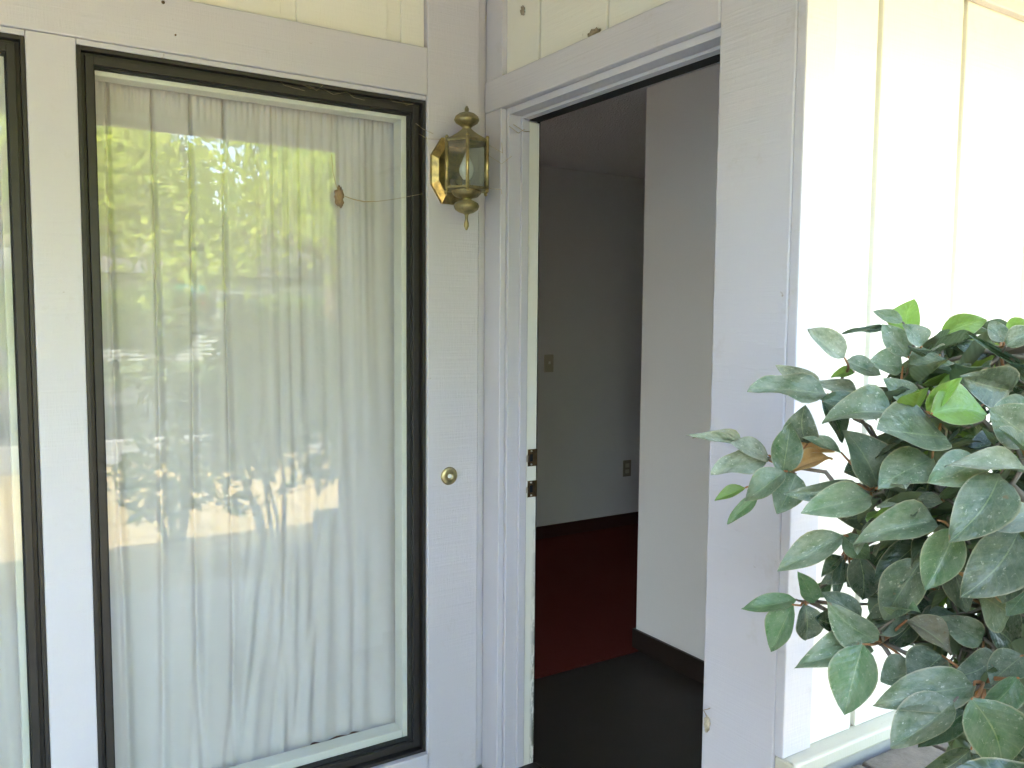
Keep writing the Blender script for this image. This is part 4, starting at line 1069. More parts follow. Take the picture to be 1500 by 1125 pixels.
-338 -1670 1111 -295 -1633 1096 35 -31 31 90 m2
-357 -1675 1107 -404 -1665 1070 38 -35 28 89 d4
-350 -1687 1120 -371 -1746 1157 46 -9 26 96 m5
-341 -1680 1123 -309 -1694 1172 34 -36 52 77 m0
12 -1702 1241 -10 -1619 1236 45 2 34 94 k4
8 -1717 1252 -26 -1732 1305 34 31 22 92 m1
-113 -1698 1110 -154 -1662 1087 37 21 47 86 k3
-107 -1711 1125 -120 -1747 1184 41 17 40 90 m3
-93 -1702 1112 -11 -1682 1093 48 28 58 76 b0
-281 -1694 1165 -226 -1675 1153 37 -24 48 84 d4
-300 -1690 1162 -338 -1644 1139 36 16 36 92 m2
-290 -1704 1177 -278 -1740 1233 39 -7 29 95 m3
-316 -1695 1299 -358 -1754 1329 44 -17 9 98 m2
-297 -1685 1294 -206 -1676 1291 48 14 38 92 b0
-301 -1678 1292 -245 -1629 1281 41 -23 39 89 m4
-313 -1677 1287 -332 -1634 1253 30 -9 10 99 m5
135 -1653 756 165 -1643 706 31 50 38 78 m0
127 -1648 756 116 -1604 693 42 43 73 53 m3
123 -1644 763 96 -1594 751 32 81 27 53 b4
130 -1659 777 139 -1685 839 34 67 51 54 d5
-3 -1549 1241 -43 -1467 1225 48 7 22 97 m0
-6 -1564 1251 -46 -1587 1290 36 15 29 94 k2
8 -1569 1248 49 -1623 1277 44 16 40 90 m4
9 -1556 1235 58 -1534 1180 44 23 58 78 g5
-182 -1829 831 -210 -1803 754 54 8 92 38 m1
-188 -1825 846 -233 -1792 863 33 64 58 50 d3
-172 -1827 851 -123 -1785 917 51 1 84 54 k0
-84 -1720 1282 -75 -1673 1249 30 12 45 89 m2
-96 -1727 1294 -158 -1712 1325 40 -6 47 88 g1
29 -1660 1299 -15 -1628 1286 35 26 5 96 m0
48 -1662 1297 110 -1630 1268 47 38 45 81 d5
176 -1620 938 148 -1552 914 40 65 45 61 d4
176 -1629 953 156 -1623 1010 37 62 43 66 m3
-220 -1784 894 -247 -1755 839 43 -12 85 51 d3
-227 -1785 906 -296 -1761 918 43 -10 74 66 k3
-215 -1792 916 -214 -1803 970 32 22 83 51 m1
-204 -1787 902 -126 -1774 892 43 1 87 49 d1
-209 -1788 894 -166 -1776 822 45 40 56 73 m0
-125 -1767 749 -128 -1738 677 49 17 87 45 m4
-127 -1763 768 -147 -1702 823 54 19 85 49 d1
99 -1629 657 61 -1600 726 54 50 79 36 g5
114 -1639 651 169 -1675 680 44 25 89 38 g5
110 -1635 636 147 -1652 553 57 42 74 52 d1
105 -1631 635 105 -1620 571 36 54 61 58 k1
95 -1626 648 25 -1571 658 53 59 71 38 m0
-55 -1583 1310 10 -1593 1276 46 16 15 98 g3
-71 -1572 1312 -113 -1508 1292 44 -2 53 85 d0
-70 -1591 1322 -104 -1646 1360 38 16 22 96 k1
-153 -1697 747 -159 -1694 836 54 28 90 34 d4
-143 -1699 726 -104 -1705 686 33 31 88 35 m1
-162 -1648 989 -127 -1618 942 36 19 43 89 m5
-178 -1649 991 -228 -1625 953 36 7 57 82 d4
-180 -1655 1001 -254 -1665 1023 40 20 66 73 m4
-164 -1662 1004 -135 -1714 1046 37 29 68 67 d1
-158 -1657 1001 -91 -1676 1021 42 28 74 61 m5
152 -1657 1160 195 -1630 1087 55 49 44 76 g0
138 -1651 1168 84 -1592 1158 52 11 37 92 m5
-86 -1560 1048 3 -1553 1047 46 32 47 82 g2
-91 -1554 1042 -54 -1519 1011 36 -4 74 67 g0
-103 -1551 1044 -140 -1483 1014 53 10 54 83 m1
-110 -1560 1048 -199 -1555 1044 50 -1 62 78 k2
-98 -1569 1057 -97 -1620 1108 42 18 52 83 k0
-216 -1632 1278 -243 -1571 1243 43 -19 23 95 m1
-224 -1640 1282 -279 -1631 1273 29 25 30 92 m0
-215 -1651 1290 -239 -1714 1333 46 13 17 98 d1
-200 -1643 1287 -139 -1649 1308 36 22 24 94 m0
-205 -1633 1277 -171 -1590 1244 37 1 19 98 m0
-80 -1641 1172 -116 -1655 1238 43 -5 52 86 g1
-62 -1640 1162 30 -1651 1163 48 5 19 98 d2
-80 -1629 1158 -118 -1570 1136 38 -1 52 85 d0
30 -1620 857 -19 -1566 834 47 58 43 69 b3
44 -1637 867 82 -1686 908 41 50 69 53 m0
45 -1629 851 90 -1629 794 44 27 58 77 m1
-105 -1776 737 -142 -1712 713 45 56 77 31 m3
-99 -1777 749 -97 -1723 800 41 44 73 52 k3
-88 -1784 745 -34 -1773 768 36 48 83 27 d1
-337 -1662 1141 -294 -1633 1118 36 -10 43 90 m3
-345 -1661 1136 -342 -1629 1091 29 4 61 79 d2
-348 -1675 1156 -362 -1711 1210 40 -7 37 93 m5
-335 -1668 1152 -256 -1666 1195 53 -19 63 76 m5
-221 -1754 1219 -172 -1783 1253 41 -4 54 84 d4
-231 -1739 1206 -234 -1689 1166 38 10 15 98 m1
-238 -1756 1218 -280 -1795 1241 33 22 43 88 d3
-197 -1819 845 -244 -1800 814 38 18 90 39 m0
-184 -1821 863 -161 -1807 931 37 3 91 42 m5
-85 -1682 910 -115 -1637 871 36 7 80 59 m4
-88 -1691 927 -131 -1696 978 42 47 61 64 k1
-73 -1697 923 -26 -1746 957 39 37 59 72 g0
-71 -1691 910 -7 -1697 854 52 56 48 68 g4
-64 -1748 890 -40 -1732 840 34 38 71 59 g4
-73 -1744 892 -94 -1712 851 29 19 77 60 k4
-78 -1744 900 -143 -1696 898 43 39 66 64 g0
-66 -1754 912 -56 -1770 970 38 36 63 69 d4
-24 -1559 939 -21 -1589 1008 40 31 52 79 m4
-19 -1550 918 19 -1526 851 42 32 75 58 k5
-34 -1547 925 -85 -1511 906 39 43 59 68 m4
137 -1640 1162 52 -1626 1194 48 38 23 90 m0
145 -1630 1154 124 -1553 1130 42 27 16 95 k1
-15 -1618 1097 -8 -1678 1141 43 46 36 81 d4
-6 -1613 1085 59 -1637 1058 45 40 35 85 k2
-17 -1598 1085 -18 -1536 1056 39 52 43 74 d2
-25 -1601 1090 -69 -1561 1092 34 1 30 95 m2
-98 -1743 971 -147 -1719 1019 45 34 66 67 k1
-89 -1748 975 -83 -1755 1063 52 11 50 86 m2
-95 -1739 954 -123 -1696 905 40 51 48 72 d4
-122 -1786 793 -82 -1792 721 48 31 87 38 d3
-135 -1780 794 -172 -1757 744 40 63 67 38 d4
-136 -1781 812 -175 -1762 859 40 22 70 68 m2
-47 -1709 803 -51 -1674 735 40 35 56 75 k4
-54 -1707 819 -108 -1660 854 45 51 67 53 k2
111 -1682 582 88 -1630 573 30 56 75 36 g4
119 -1684 592 137 -1640 632 32 92 23 32 g2
-199 -1778 1194 -166 -1705 1175 43 22 48 85 k0
-215 -1792 1197 -279 -1815 1205 43 19 41 89 g2
-50 -1499 890 -5 -1465 816 59 42 46 78 g1
-65 -1500 907 -115 -1480 944 36 24 68 69 k3
-59 -1507 911 -75 -1525 965 36 -4 72 70 g1
-44 -1504 899 22 -1508 895 41 49 57 66 m1
-107 -1797 910 -69 -1777 861 35 17 80 58 d5
-120 -1794 911 -154 -1753 865 40 42 49 76 d2
-123 -1796 925 -176 -1767 959 42 61 55 57 d3
-176 -1734 855 -171 -1717 792 41 21 82 53 d2
-184 -1730 859 -232 -1677 809 52 28 83 48 b1
-189 -1735 869 -257 -1719 885 43 34 72 60 d5
-178 -1734 878 -179 -1719 934 32 -4 80 60 k4
-166 -1739 863 -103 -1746 843 35 40 58 71 d5
-244 -1718 1007 -283 -1685 956 38 -20 50 84 d1
-242 -1729 1026 -276 -1771 1104 55 5 37 93 g3
-226 -1725 1016 -159 -1733 1015 38 18 53 83 m0
59 -1628 1066 7 -1564 1062 48 16 46 87 g0
60 -1641 1076 16 -1665 1140 45 22 48 85 k0
77 -1642 1068 149 -1676 1076 49 52 58 63 m5
74 -1633 1058 124 -1604 996 48 29 58 76 g1
-80 -1573 936 -118 -1531 933 31 39 70 60 d3
-73 -1587 947 -86 -1620 1032 57 22 78 59 g5
-60 -1586 937 -4 -1602 943 31 51 46 73 g2
-62 -1579 931 -6 -1559 899 36 54 40 74 b3
-76 -1577 927 -99 -1550 878 36 24 78 58 m0
-75 -1560 1296 -96 -1496 1241 44 21 45 87 m5
-82 -1575 1308 -125 -1608 1325 33 10 54 83 m2
-63 -1573 1309 11 -1608 1346 54 27 23 93 d1
135 -1691 580 124 -1638 538 40 43 79 43 b4
135 -1690 593 123 -1636 624 40 79 55 26 m2
-142 -1788 1184 -92 -1754 1174 38 31 39 87 d2
-159 -1785 1187 -209 -1723 1189 43 7 31 95 b4
-108 -1809 725 -121 -1738 777 57 61 75 25 m0
-102 -1766 746 -133 -1711 718 35 72 55 42 d3
-95 -1774 739 -81 -1765 663 40 36 76 54 g3
-181 -1752 1292 -223 -1696 1278 42 0 10 100 m0
-183 -1766 1302 -224 -1789 1335 37 4 21 98 k3
-166 -1755 1289 -111 -1715 1249 40 -2 39 92 k3
-13 -1506 1034 52 -1522 1008 45 0 58 82 d3
-22 -1496 1030 -10 -1445 968 47 4 46 89 m4
-33 -1498 1044 -106 -1462 1082 48 37 66 65 m5
-310 -1689 1214 -359 -1658 1197 35 -18 37 91 k0
-301 -1706 1224 -305 -1757 1259 35 8 54 84 d3
-291 -1689 1213 -230 -1642 1179 54 -8 24 97 g2
-138 -1780 1147 -121 -1703 1120 50 26 47 85 k5
-150 -1795 1157 -206 -1819 1192 35 20 23 95 k2
-153 -1610 1097 -84 -1587 1057 49 11 34 93 m0
-166 -1605 1095 -190 -1543 1037 47 -8 58 81 g2
-173 -1613 1110 -246 -1613 1157 46 41 29 86 m3
-154 -1616 1112 -111 -1630 1157 39 9 67 74 k5
212 -1616 1289 232 -1558 1246 39 27 12 96 k0
198 -1627 1302 142 -1633 1336 36 35 43 83 d2
216 -1624 1286 257 -1618 1235 34 12 41 91 k4
-29 -1688 1114 18 -1630 1057 53 10 28 95 m4
-42 -1686 1119 -87 -1623 1102 47 5 36 93 d0
-44 -1696 1129 -99 -1705 1169 40 11 21 97 b4
-26 -1694 1113 24 -1686 1061 39 5 48 88 m5
-321 -1719 1039 -381 -1717 1040 32 -11 37 92 g4
-306 -1723 1050 -288 -1756 1134 49 -21 50 84 m0
-297 -1720 1041 -226 -1726 1051 44 9 54 83 g1
-305 -1712 1030 -284 -1671 975 40 2 37 93 m0
-315 -1714 1030 -348 -1685 985 34 -8 34 94 m5
-110 -1754 1278 -96 -1699 1242 34 5 41 91 d5
-121 -1757 1286 -165 -1721 1294 35 38 30 88 k0
-185 -1666 1289 -148 -1600 1232 50 13 10 99 b5
-200 -1668 1296 -282 -1621 1292 57 17 26 95 g3
-188 -1682 1305 -183 -1734 1370 45 -20 40 89 m5
-155 -1639 1344 -113 -1669 1374 37 31 45 84 d3
-159 -1623 1332 -137 -1574 1306 36 1 38 93 g3
-174 -1638 1340 -249 -1674 1357 49 -14 52 84 d2
-161 -1794 802 -109 -1761 859 46 39 83 40 m1
-169 -1798 782 -173 -1794 710 44 63 65 43 g3
-179 -1794 789 -226 -1771 764 30 41 77 49 b3
-174 -1791 802 -207 -1742 853 42 8 95 30 g5
-167 -1819 903 -220 -1780 861 48 45 66 60 m0
-17 -1579 1136 -54 -1507 1125 47 11 58 81 m2
-13 -1598 1147 -17 -1658 1207 54 35 41 84 m1
-3 -1584 1133 66 -1533 1094 56 3 64 77 g2
40 -1624 663 -7 -1573 625 49 38 84 38 m0
49 -1627 679 57 -1589 751 41 50 79 34 m4
58 -1638 669 139 -1681 670 48 45 81 38 m1
46 -1630 657 34 -1613 575 42 55 74 39 m0
-51 -1767 1109 -13 -1736 1081 35 41 49 77 g0
-59 -1763 1111 -61 -1710 1087 29 34 13 93 m5
-70 -1777 1120 -124 -1795 1147 33 51 11 86 b3
146 -1696 640 142 -1669 690 33 75 55 35 d3
145 -1692 623 137 -1647 591 29 70 52 49 b1
131 -1635 835 104 -1567 792 49 59 32 74 g5
136 -1643 853 151 -1634 934 46 25 77 58 d5
142 -1650 834 184 -1676 795 38 70 41 58 b2
92 -1595 1245 52 -1646 1276 37 33 34 88 b3
111 -1585 1237 168 -1578 1224 37 36 42 83 d0
99 -1575 1235 96 -1523 1211 36 24 46 86 k3
-263 -1767 869 -204 -1769 903 40 -12 71 69 d1
-273 -1762 852 -273 -1732 790 35 9 86 50 g4
-284 -1766 868 -356 -1762 897 44 5 81 58 d5
-287 -1732 1094 -220 -1669 1082 57 3 43 90 k5
-307 -1739 1093 -385 -1726 1077 42 2 54 84 k1
-296 -1747 1105 -299 -1794 1177 46 -25 42 87 g2
-8 -1626 602 64 -1630 551 47 67 68 29 d0
-57 -1538 933 -82 -1469 891 44 34 64 69 g1
-58 -1550 949 -81 -1558 999 32 -4 69 73 k0
-41 -1550 938 34 -1566 932 43 4 79 61 g0
-124 -1641 820 -184 -1616 852 42 51 55 67 g4
-106 -1645 823 -39 -1643 886 50 0 77 64 m4
-103 -1645 811 -37 -1648 790 42 39 79 47 b3
-114 -1639 804 -112 -1606 740 42 39 75 53 m2
-6 -1615 1071 64 -1630 1072 44 6 56 83 d2
-10 -1606 1063 35 -1573 1022 37 2 55 84 g3
-25 -1605 1064 -58 -1573 1032 33 39 26 88 b4
-29 -1609 1071 -106 -1585 1072 47 22 36 90 k2
-17 -1619 1080 -12 -1663 1146 48 40 57 72 k3
-152 -1629 1178 -223 -1674 1218 53 1 47 88 m1
-132 -1625 1176 -59 -1636 1198 47 -7 45 89 b3
-143 -1616 1163 -142 -1569 1097 47 1 56 83 d4
-24 -1544 1183 61 -1583 1169 51 15 23 96 m5
-31 -1531 1176 -12 -1489 1128 35 20 46 87 k0
-42 -1530 1182 -99 -1470 1164 53 20 33 92 d3
-45 -1539 1190 -110 -1541 1221 39 4 62 78 k0
-29 -1549 1189 0 -1611 1213 44 0 50 87 d3
-182 -1567 1174 -209 -1623 1207 40 17 62 77 m1
-168 -1560 1174 -102 -1579 1207 47 -13 64 76 m1
-174 -1552 1158 -150 -1516 1097 42 -3 51 86 k0
-224 -1667 1233 -152 -1662 1208 42 16 31 94 d5
-239 -1658 1231 -260 -1600 1192 38 -19 38 91 m0
-247 -1672 1236 -313 -1695 1231 41 28 17 95 m1
-236 -1675 1247 -238 -1724 1315 49 -9 47 88 b5
-48 -1635 811 -110 -1608 797 41 32 66 68 b1
-42 -1633 822 -80 -1585 888 53 16 56 81 m4
-26 -1641 816 36 -1652 834 39 54 66 53 g2
-35 -1636 802 -20 -1618 739 40 22 85 47 d1
-39 -1645 1051 23 -1654 1056 40 21 67 71 m3
-50 -1639 1039 -40 -1604 965 41 43 49 76 g2
-62 -1639 1050 -138 -1608 1052 48 44 45 78 m2
-49 -1650 1060 -30 -1690 1133 49 18 30 94 k0
-270 -1701 839 -215 -1699 894 44 -2 90 44 k3
-194 -1599 900 -244 -1594 964 41 -4 71 70 d5
-178 -1598 898 -112 -1591 950 51 31 59 74 g1
-177 -1596 886 -104 -1569 851 45 6 83 55 m4
-35 -1492 1268 -70 -1523 1307 37 27 36 89 m2
-19 -1491 1267 24 -1519 1302 32 21 42 88 d2
-16 -1485 1258 47 -1481 1243 40 -2 57 82 m5
-21 -1479 1253 16 -1434 1208 46 2 26 97 g5
-64 -1672 825 -79 -1625 897 55 40 66 64 k1
-50 -1680 818 40 -1688 843 58 10 83 56 g0
-59 -1679 803 -45 -1681 736 41 19 74 64 b1
-70 -1671 811 -127 -1616 788 45 15 78 61 k2
160 -1684 770 166 -1643 687 51 57 68 46 g5
161 -1687 792 172 -1671 849 34 57 62 55 m4
-269 -1627 1152 -294 -1686 1189 46 19 25 95 m2
-254 -1614 1145 -177 -1590 1138 49 9 64 76 d5
-215 -1705 1257 -139 -1684 1269 42 28 35 90 b4
-230 -1699 1248 -250 -1650 1209 41 -23 33 92 g1
-238 -1711 1256 -307 -1725 1263 43 -11 49 87 d5
-60 -1810 1134 -75 -1763 1099 36 41 13 91 k3
-317 -1922 1082 -319 -1838 1074 50 -13 31 94 k0
-329 -1933 1080 -405 -1923 1062 44 8 11 99 d0
-546 -2041 1029 -541 -1978 1046 42 -36 20 91 k2
-555 -2047 1019 -610 -2007 970 42 -55 4 84 m4
-363 -1962 892 -349 -1904 901 37 -9 15 99 d1
-375 -1966 888 -422 -1925 878 34 -27 31 91 b5
-846 -2160 1085 -867 -2071 1070 50 -32 4 94 b4
-673 -2067 989 -717 -1986 1006 56 -59 16 79 k4
-442 -2013 899 -414 -1929 892 47 -21 -16 97 d5
-112 -1847 750 -157 -1814 712 38 44 60 67 m5
-282 -1897 1133 -275 -1823 1131 45 -3 19 98 m5
-1 -1782 1310 21 -1717 1298 40 -3 13 99 b0
-14 -1785 1314 -76 -1731 1333 53 6 10 99 m4
-10 -1789 1355 -42 -1712 1332 54 13 12 99 k4
-372 -1952 967 -343 -1903 969 37 2 25 97 m3
-386 -1956 960 -436 -1910 912 49 -8 -8 99 k2
79 -1666 809 131 -1714 772 47 58 47 66 g4
-114 -1786 908 -77 -1829 954 40 37 77 52 k5
173 -1657 1193 239 -1711 1174 50 20 16 97 k5
163 -1655 1206 156 -1696 1287 58 21 52 83 k2
-153 -1838 805 -93 -1838 860 45 45 84 31 g5
-152 -1844 792 -96 -1875 762 36 59 70 41 m2
-165 -1836 786 -185 -1819 705 46 68 61 41 m2
214 -1645 1043 269 -1651 992 41 38 36 85 k2
215 -1651 1056 261 -1681 1075 33 64 31 70 m0
-21 -1648 631 -34 -1648 559 39 59 73 35 k5
42 -1696 1173 47 -1753 1236 54 17 26 95 m5
48 -1698 1164 83 -1753 1159 34 28 44 85 k2
75 -1692 1208 101 -1753 1224 42 25 54 80 m0
81 -1684 1199 141 -1696 1167 37 28 30 91 k2
-154 -1755 684 -107 -1765 607 55 59 74 32 k4
-162 -1751 682 -174 -1736 613 44 71 65 28 m0
10 -1623 589 53 -1649 535 41 59 73 34 d1
-59 -1788 1016 7 -1813 1044 40 43 59 68 d5
174 -1659 993 248 -1712 989 51 50 45 74 d2
167 -1660 1002 187 -1720 1062 51 32 58 74 d0
-141 -1802 912 -94 -1824 945 37 58 49 66 m1
-140 -1798 899 -84 -1801 864 38 15 81 56 d4
95 -1631 1351 145 -1705 1377 49 8 46 89 k3
110 -1713 833 142 -1726 751 47 63 29 72 m2
104 -1717 855 97 -1753 916 44 41 68 60 g1
116 -1717 843 187 -1763 833 50 58 52 63 d3
-91 -1779 997 -83 -1818 1052 41 59 26 76 m0
-81 -1775 986 -12 -1795 980 44 32 45 83 g3
153 -1653 920 213 -1680 926 37 59 37 72 m1
163 -1687 1028 150 -1728 1107 55 27 37 89 m1
176 -1685 1013 239 -1704 986 43 57 51 65 d3
172 -1678 1009 212 -1655 962 38 69 11 71 m2
220 -1645 1323 270 -1709 1371 52 34 51 79 m5
224 -1636 1311 281 -1626 1280 35 39 38 84 d1
215 -1688 555 260 -1722 536 35 38 86 35 b1
206 -1677 547 206 -1656 475 38 82 47 32 d0
210 -1683 570 230 -1694 636 44 59 73 35 d2
45 -1687 1083 77 -1740 1110 41 39 30 87 g5
33 -1677 905 76 -1721 963 48 41 58 70 d3
-9 -1683 1046 40 -1749 1064 45 20 26 95 g4
-80 -1692 627 -43 -1700 578 36 58 79 21 m2
30 -1607 558 67 -1618 518 32 51 83 25 m2
25 -1602 555 46 -1589 482 42 22 92 34 m1
-101 -1767 1148 -130 -1827 1208 49 48 25 84 k1
-86 -1764 1138 -25 -1795 1124 36 27 49 83 d5
26 -1713 1238 80 -1708 1217 34 43 48 76 m0
19 -1725 1246 47 -1798 1273 43 39 29 87 d1
139 -1661 767 205 -1703 771 45 62 58 53 m5
-168 -1831 836 -118 -1827 808 31 40 83 39 d0
-89 -1739 1296 -105 -1795 1339 39 16 43 89 m4
-74 -1732 1291 0 -1746 1304 39 10 29 95 k3
41 -1678 1307 53 -1725 1333 32 4 46 89 g0
189 -1638 938 248 -1689 909 45 62 53 59 d3
-114 -1777 756 -68 -1803 735 33 56 75 36 m4
151 -1670 1174 180 -1733 1205 45 50 19 85 k0
-89 -1793 739 -31 -1833 729 42 21 93 30 g4
-98 -1783 729 -88 -1764 640 53 45 86 25 k0
-178 -1826 844 -130 -1837 806 33 -3 87 49 b5
-58 -1756 900 13 -1788 899 42 54 61 57 k5
150 -1653 1161 163 -1725 1183 48 50 51 70 d3
158 -1644 1152 238 -1663 1108 52 29 47 83 g3
-79 -1751 960 5 -1782 938 49 44 62 65 d3
-118 -1786 809 -63 -1794 835 34 61 65 46 m2
-37 -1722 812 14 -1761 806 34 54 72 44 k0
124 -1701 588 175 -1756 610 45 92 24 32 k3
122 -1698 575 164 -1732 514 45 51 80 32 k4
114 -1691 573 96 -1674 489 53 74 59 31 d0
-193 -1791 1202 -124 -1808 1237 45 15 38 91 g5
-103 -1806 918 -45 -1834 912 34 32 56 77 b0
-110 -1809 927 -93 -1849 966 35 62 49 61 d3
146 -1699 596 191 -1692 643 42 40 85 35 d4
147 -1707 584 213 -1752 556 48 64 71 30 g0
141 -1703 577 167 -1724 503 51 78 55 30 m3
-151 -1805 1193 -145 -1883 1245 48 14 30 94 d1
-103 -1823 707 -83 -1852 637 45 58 79 18 m2
-113 -1815 708 -153 -1796 641 41 41 83 37 b3
-96 -1820 724 -30 -1831 763 45 60 75 28 m3
-85 -1774 754 3 -1766 778 56 65 61 46 k0
-168 -1771 1299 -142 -1817 1316 29 10 6 99 k5
-132 -1800 1152 -83 -1852 1154 38 -4 47 88 g0
210 -1635 1302 219 -1691 1340 40 17 8 98 m0
-27 -1704 1121 26 -1764 1121 46 19 58 79 k1
-117 -1775 1287 -152 -1855 1312 57 -8 4 100 d3
-101 -1769 1282 -29 -1801 1271 44 -11 32 94 d1
-161 -1803 786 -110 -1829 733 39 53 74 42 m2
-160 -1829 920 -171 -1864 1004 50 5 64 77 d5
-149 -1823 903 -87 -1809 868 45 7 69 72 d4
-56 -1783 1122 -38 -1847 1166 43 25 27 93 m5
-49 -1779 1114 31 -1821 1107 53 26 58 77 m5
159 -1706 628 227 -1730 622 43 56 55 61 m3
151 -1704 618 177 -1719 533 56 67 67 30 g0
-22 -1622 598 -41 -1608 545 33 43 82 37 m4
168 -1695 774 228 -1734 724 53 68 43 59 b3
-432 -2296 1316 -421 -2353 1301 36 -25 -27 93 d0
-424 -2284 1325 -375 -2279 1350 28 4 -39 92 m1
-441 -2276 1324 -484 -2210 1355 45 8 -27 96 k1
-446 -2289 1317 -525 -2320 1301 45 -33 -18 93 k2
-457 -2286 1281 -422 -2345 1277 42 9 -16 98 k5
-457 -2267 1288 -410 -2200 1333 51 -20 -4 98 k4
-471 -2267 1283 -533 -2203 1289 47 6 -15 99 k3
-469 -2285 1279 -516 -2354 1259 44 2 -2 100 m2
-195 -2097 1082 -235 -2154 1074 42 7 -28 96 m5
-179 -2096 1083 -133 -2137 1081 31 -17 6 98 k0
-179 -2081 1087 -135 -2051 1104 33 -10 -30 95 g4
-189 -2076 1085 -193 -2016 1092 32 32 -18 93 m4
-198 -2085 1090 -247 -2072 1117 31 -11 -32 94 d1
-140 -2119 732 -109 -2129 814 48 41 -66 62 g5
-150 -2124 729 -182 -2161 780 41 57 -55 61 m1
-152 -2125 715 -187 -2164 689 32 57 -45 68 m2
-139 -2119 710 -112 -2130 661 32 62 -55 55 m4
-134 -2113 717 -68 -2088 690 40 28 -74 61 g1
-195 -2140 604 -157 -2119 537 45 33 -95 2 d0
-189 -2142 614 -105 -2134 617 46 33 -95 1 m3
-206 -2153 618 -232 -2204 638 33 -7 -100 2 b1
-208 -2143 604 -248 -2140 545 39 14 -99 1 d5
-73 -2032 1434 -113 -1988 1445 36 24 -26 94 g5
-70 -2051 1429 -99 -2112 1411 42 13 -15 98 m0
-55 -2045 1433 17 -2079 1442 49 1 20 98 m0
216 -2075 989 239 -2143 965 42 63 -4 77 d2
221 -2066 985 277 -2075 937 44 69 -8 71 d2
220 -2055 990 264 -1998 977 47 52 -34 79 m3
212 -2056 1001 207 -2006 1054 39 56 1 83 d2
205 -2065 1002 159 -2069 1068 42 65 -18 74 g3
-171 -1946 771 -130 -1968 806 35 36 25 90 b0
-176 -1931 758 -155 -1858 711 47 41 63 66 d2
-191 -1941 768 -280 -1942 795 50 35 65 67 m5
168 -2034 1391 128 -1998 1440 39 17 -11 98 d3
170 -2050 1387 148 -2112 1407 42 13 -27 95 m4
185 -2046 1382 265 -2092 1368 58 29 -24 92 d0
182 -2031 1381 224 -1980 1366 40 48 -15 87 b1
-560 -2241 1164 -493 -2208 1197 48 -2 -49 87 b2
-576 -2238 1165 -611 -2192 1200 39 -36 -13 93 b5
-581 -2246 1156 -639 -2245 1136 36 -11 -15 98 b5
-568 -2258 1158 -552 -2340 1149 54 -32 -50 81 d5
-562 -2256 1160 -504 -2330 1163 48 -29 -43 86 d0
351 -1883 948 312 -1861 982 34 57 20 80 b3
363 -1899 937 390 -1978 911 52 78 4 63 m3
362 -1881 931 372 -1848 885 34 71 11 70 d3
62 -2003 823 64 -2063 850 38 66 10 74 g2
67 -2003 815 93 -2052 804 34 54 -2 84 m1
68 -1989 808 92 -1973 761 31 56 -5 83 g4
63 -1982 812 68 -1913 771 41 57 27 77 d2
61 -1988 829 54 -1966 894 37 48 -10 87 d3
-185 -2008 530 -234 -1978 484 39 11 -34 -94 m0
-169 -2003 537 -131 -1950 531 41 4 -55 -83 g1
-171 -2023 536 -130 -2107 523 48 -11 53 -84 m3
-461 -2436 999 -418 -2480 1004 39 -3 -70 72 g1
-463 -2424 1009 -426 -2407 1078 44 -27 -49 83 k3
-475 -2419 1005 -521 -2363 1054 44 -32 -63 71 m5
-479 -2430 992 -546 -2447 945 46 -20 -67 72 k2
-472 -2436 991 -491 -2498 937 47 -38 -67 64 d4
203 -2342 774 213 -2394 701 50 28 -80 54 d5
209 -2326 787 243 -2280 803 36 65 -63 43 k2
200 -2343 793 188 -2384 837 32 68 -46 57 g2
80 -2000 1384 42 -2063 1374 46 32 15 94 m4
97 -1996 1386 164 -2039 1390 42 38 -13 92 m2
98 -1987 1385 164 -1969 1379 35 42 19 89 d2
84 -1978 1386 63 -1895 1391 43 39 -7 92 g0
75 -1987 1385 -15 -1964 1383 55 27 27 92 m0
-305 -2047 660 -332 -2101 661 35 -82 -56 -8 m3
-309 -2037 668 -373 -2046 725 52 -68 -72 -14 d5
-301 -2030 649 -310 -1987 575 43 -81 -58 -12 m2
-295 -2041 650 -262 -2076 589 39 -87 -46 -17 g2
-290 -2291 801 -366 -2293 842 51 5 -82 57 m5
-288 -2294 788 -336 -2312 752 35 -13 -82 56 g4
-274 -2295 785 -234 -2329 708 52 22 -79 57 m3
-275 -2287 806 -244 -2263 892 54 -9 -83 55 m4
-608 -2090 664 -615 -2058 588 42 -79 -6 62 m1
-607 -2104 668 -612 -2173 610 52 -86 -18 48 m4
-616 -2090 681 -659 -2067 711 32 -77 -47 43 k5
149 -2239 843 138 -2206 907 40 39 -61 69 b0
149 -2255 827 139 -2313 798 33 25 -70 66 k2
154 -2249 822 177 -2282 746 47 60 -27 76 g3
158 -2236 829 206 -2177 810 42 32 -68 66 d2
-528 -2133 1163 -475 -2172 1210 44 -40 -16 90 g2
-542 -2117 1160 -575 -2062 1181 35 -43 -4 90 k5
-540 -2136 1149 -572 -2205 1096 58 -16 -38 91 b5
-241 -1907 725 -179 -1880 747 40 -16 78 61 m3
-246 -1907 712 -200 -1872 643 56 -26 72 65 d1
-261 -1907 716 -337 -1874 675 50 18 78 59 m2
-260 -1908 729 -299 -1894 766 30 1 87 49 g2
-160 -1925 1135 -227 -1905 1153 43 16 19 97 k1
-150 -1939 1135 -154 -1995 1151 29 28 16 95 d4
-139 -1934 1131 -70 -1976 1128 49 15 30 94 g3
-138 -1923 1132 -51 -1885 1133 58 -3 -11 99 d1
-152 -1916 1129 -164 -1863 1117 34 20 24 95 m5
36 -2063 875 99 -2090 833 47 53 -22 82 m1
35 -2052 878 92 -2002 860 39 45 3 89 m0
21 -2049 886 -15 -1973 921 57 63 12 77 d1
22 -2066 890 -10 -2109 955 54 48 -34 81 m3
29 -2071 880 52 -2158 874 51 30 -18 94 m4
-665 -2133 1268 -718 -2187 1256 45 -42 -5 91 k5
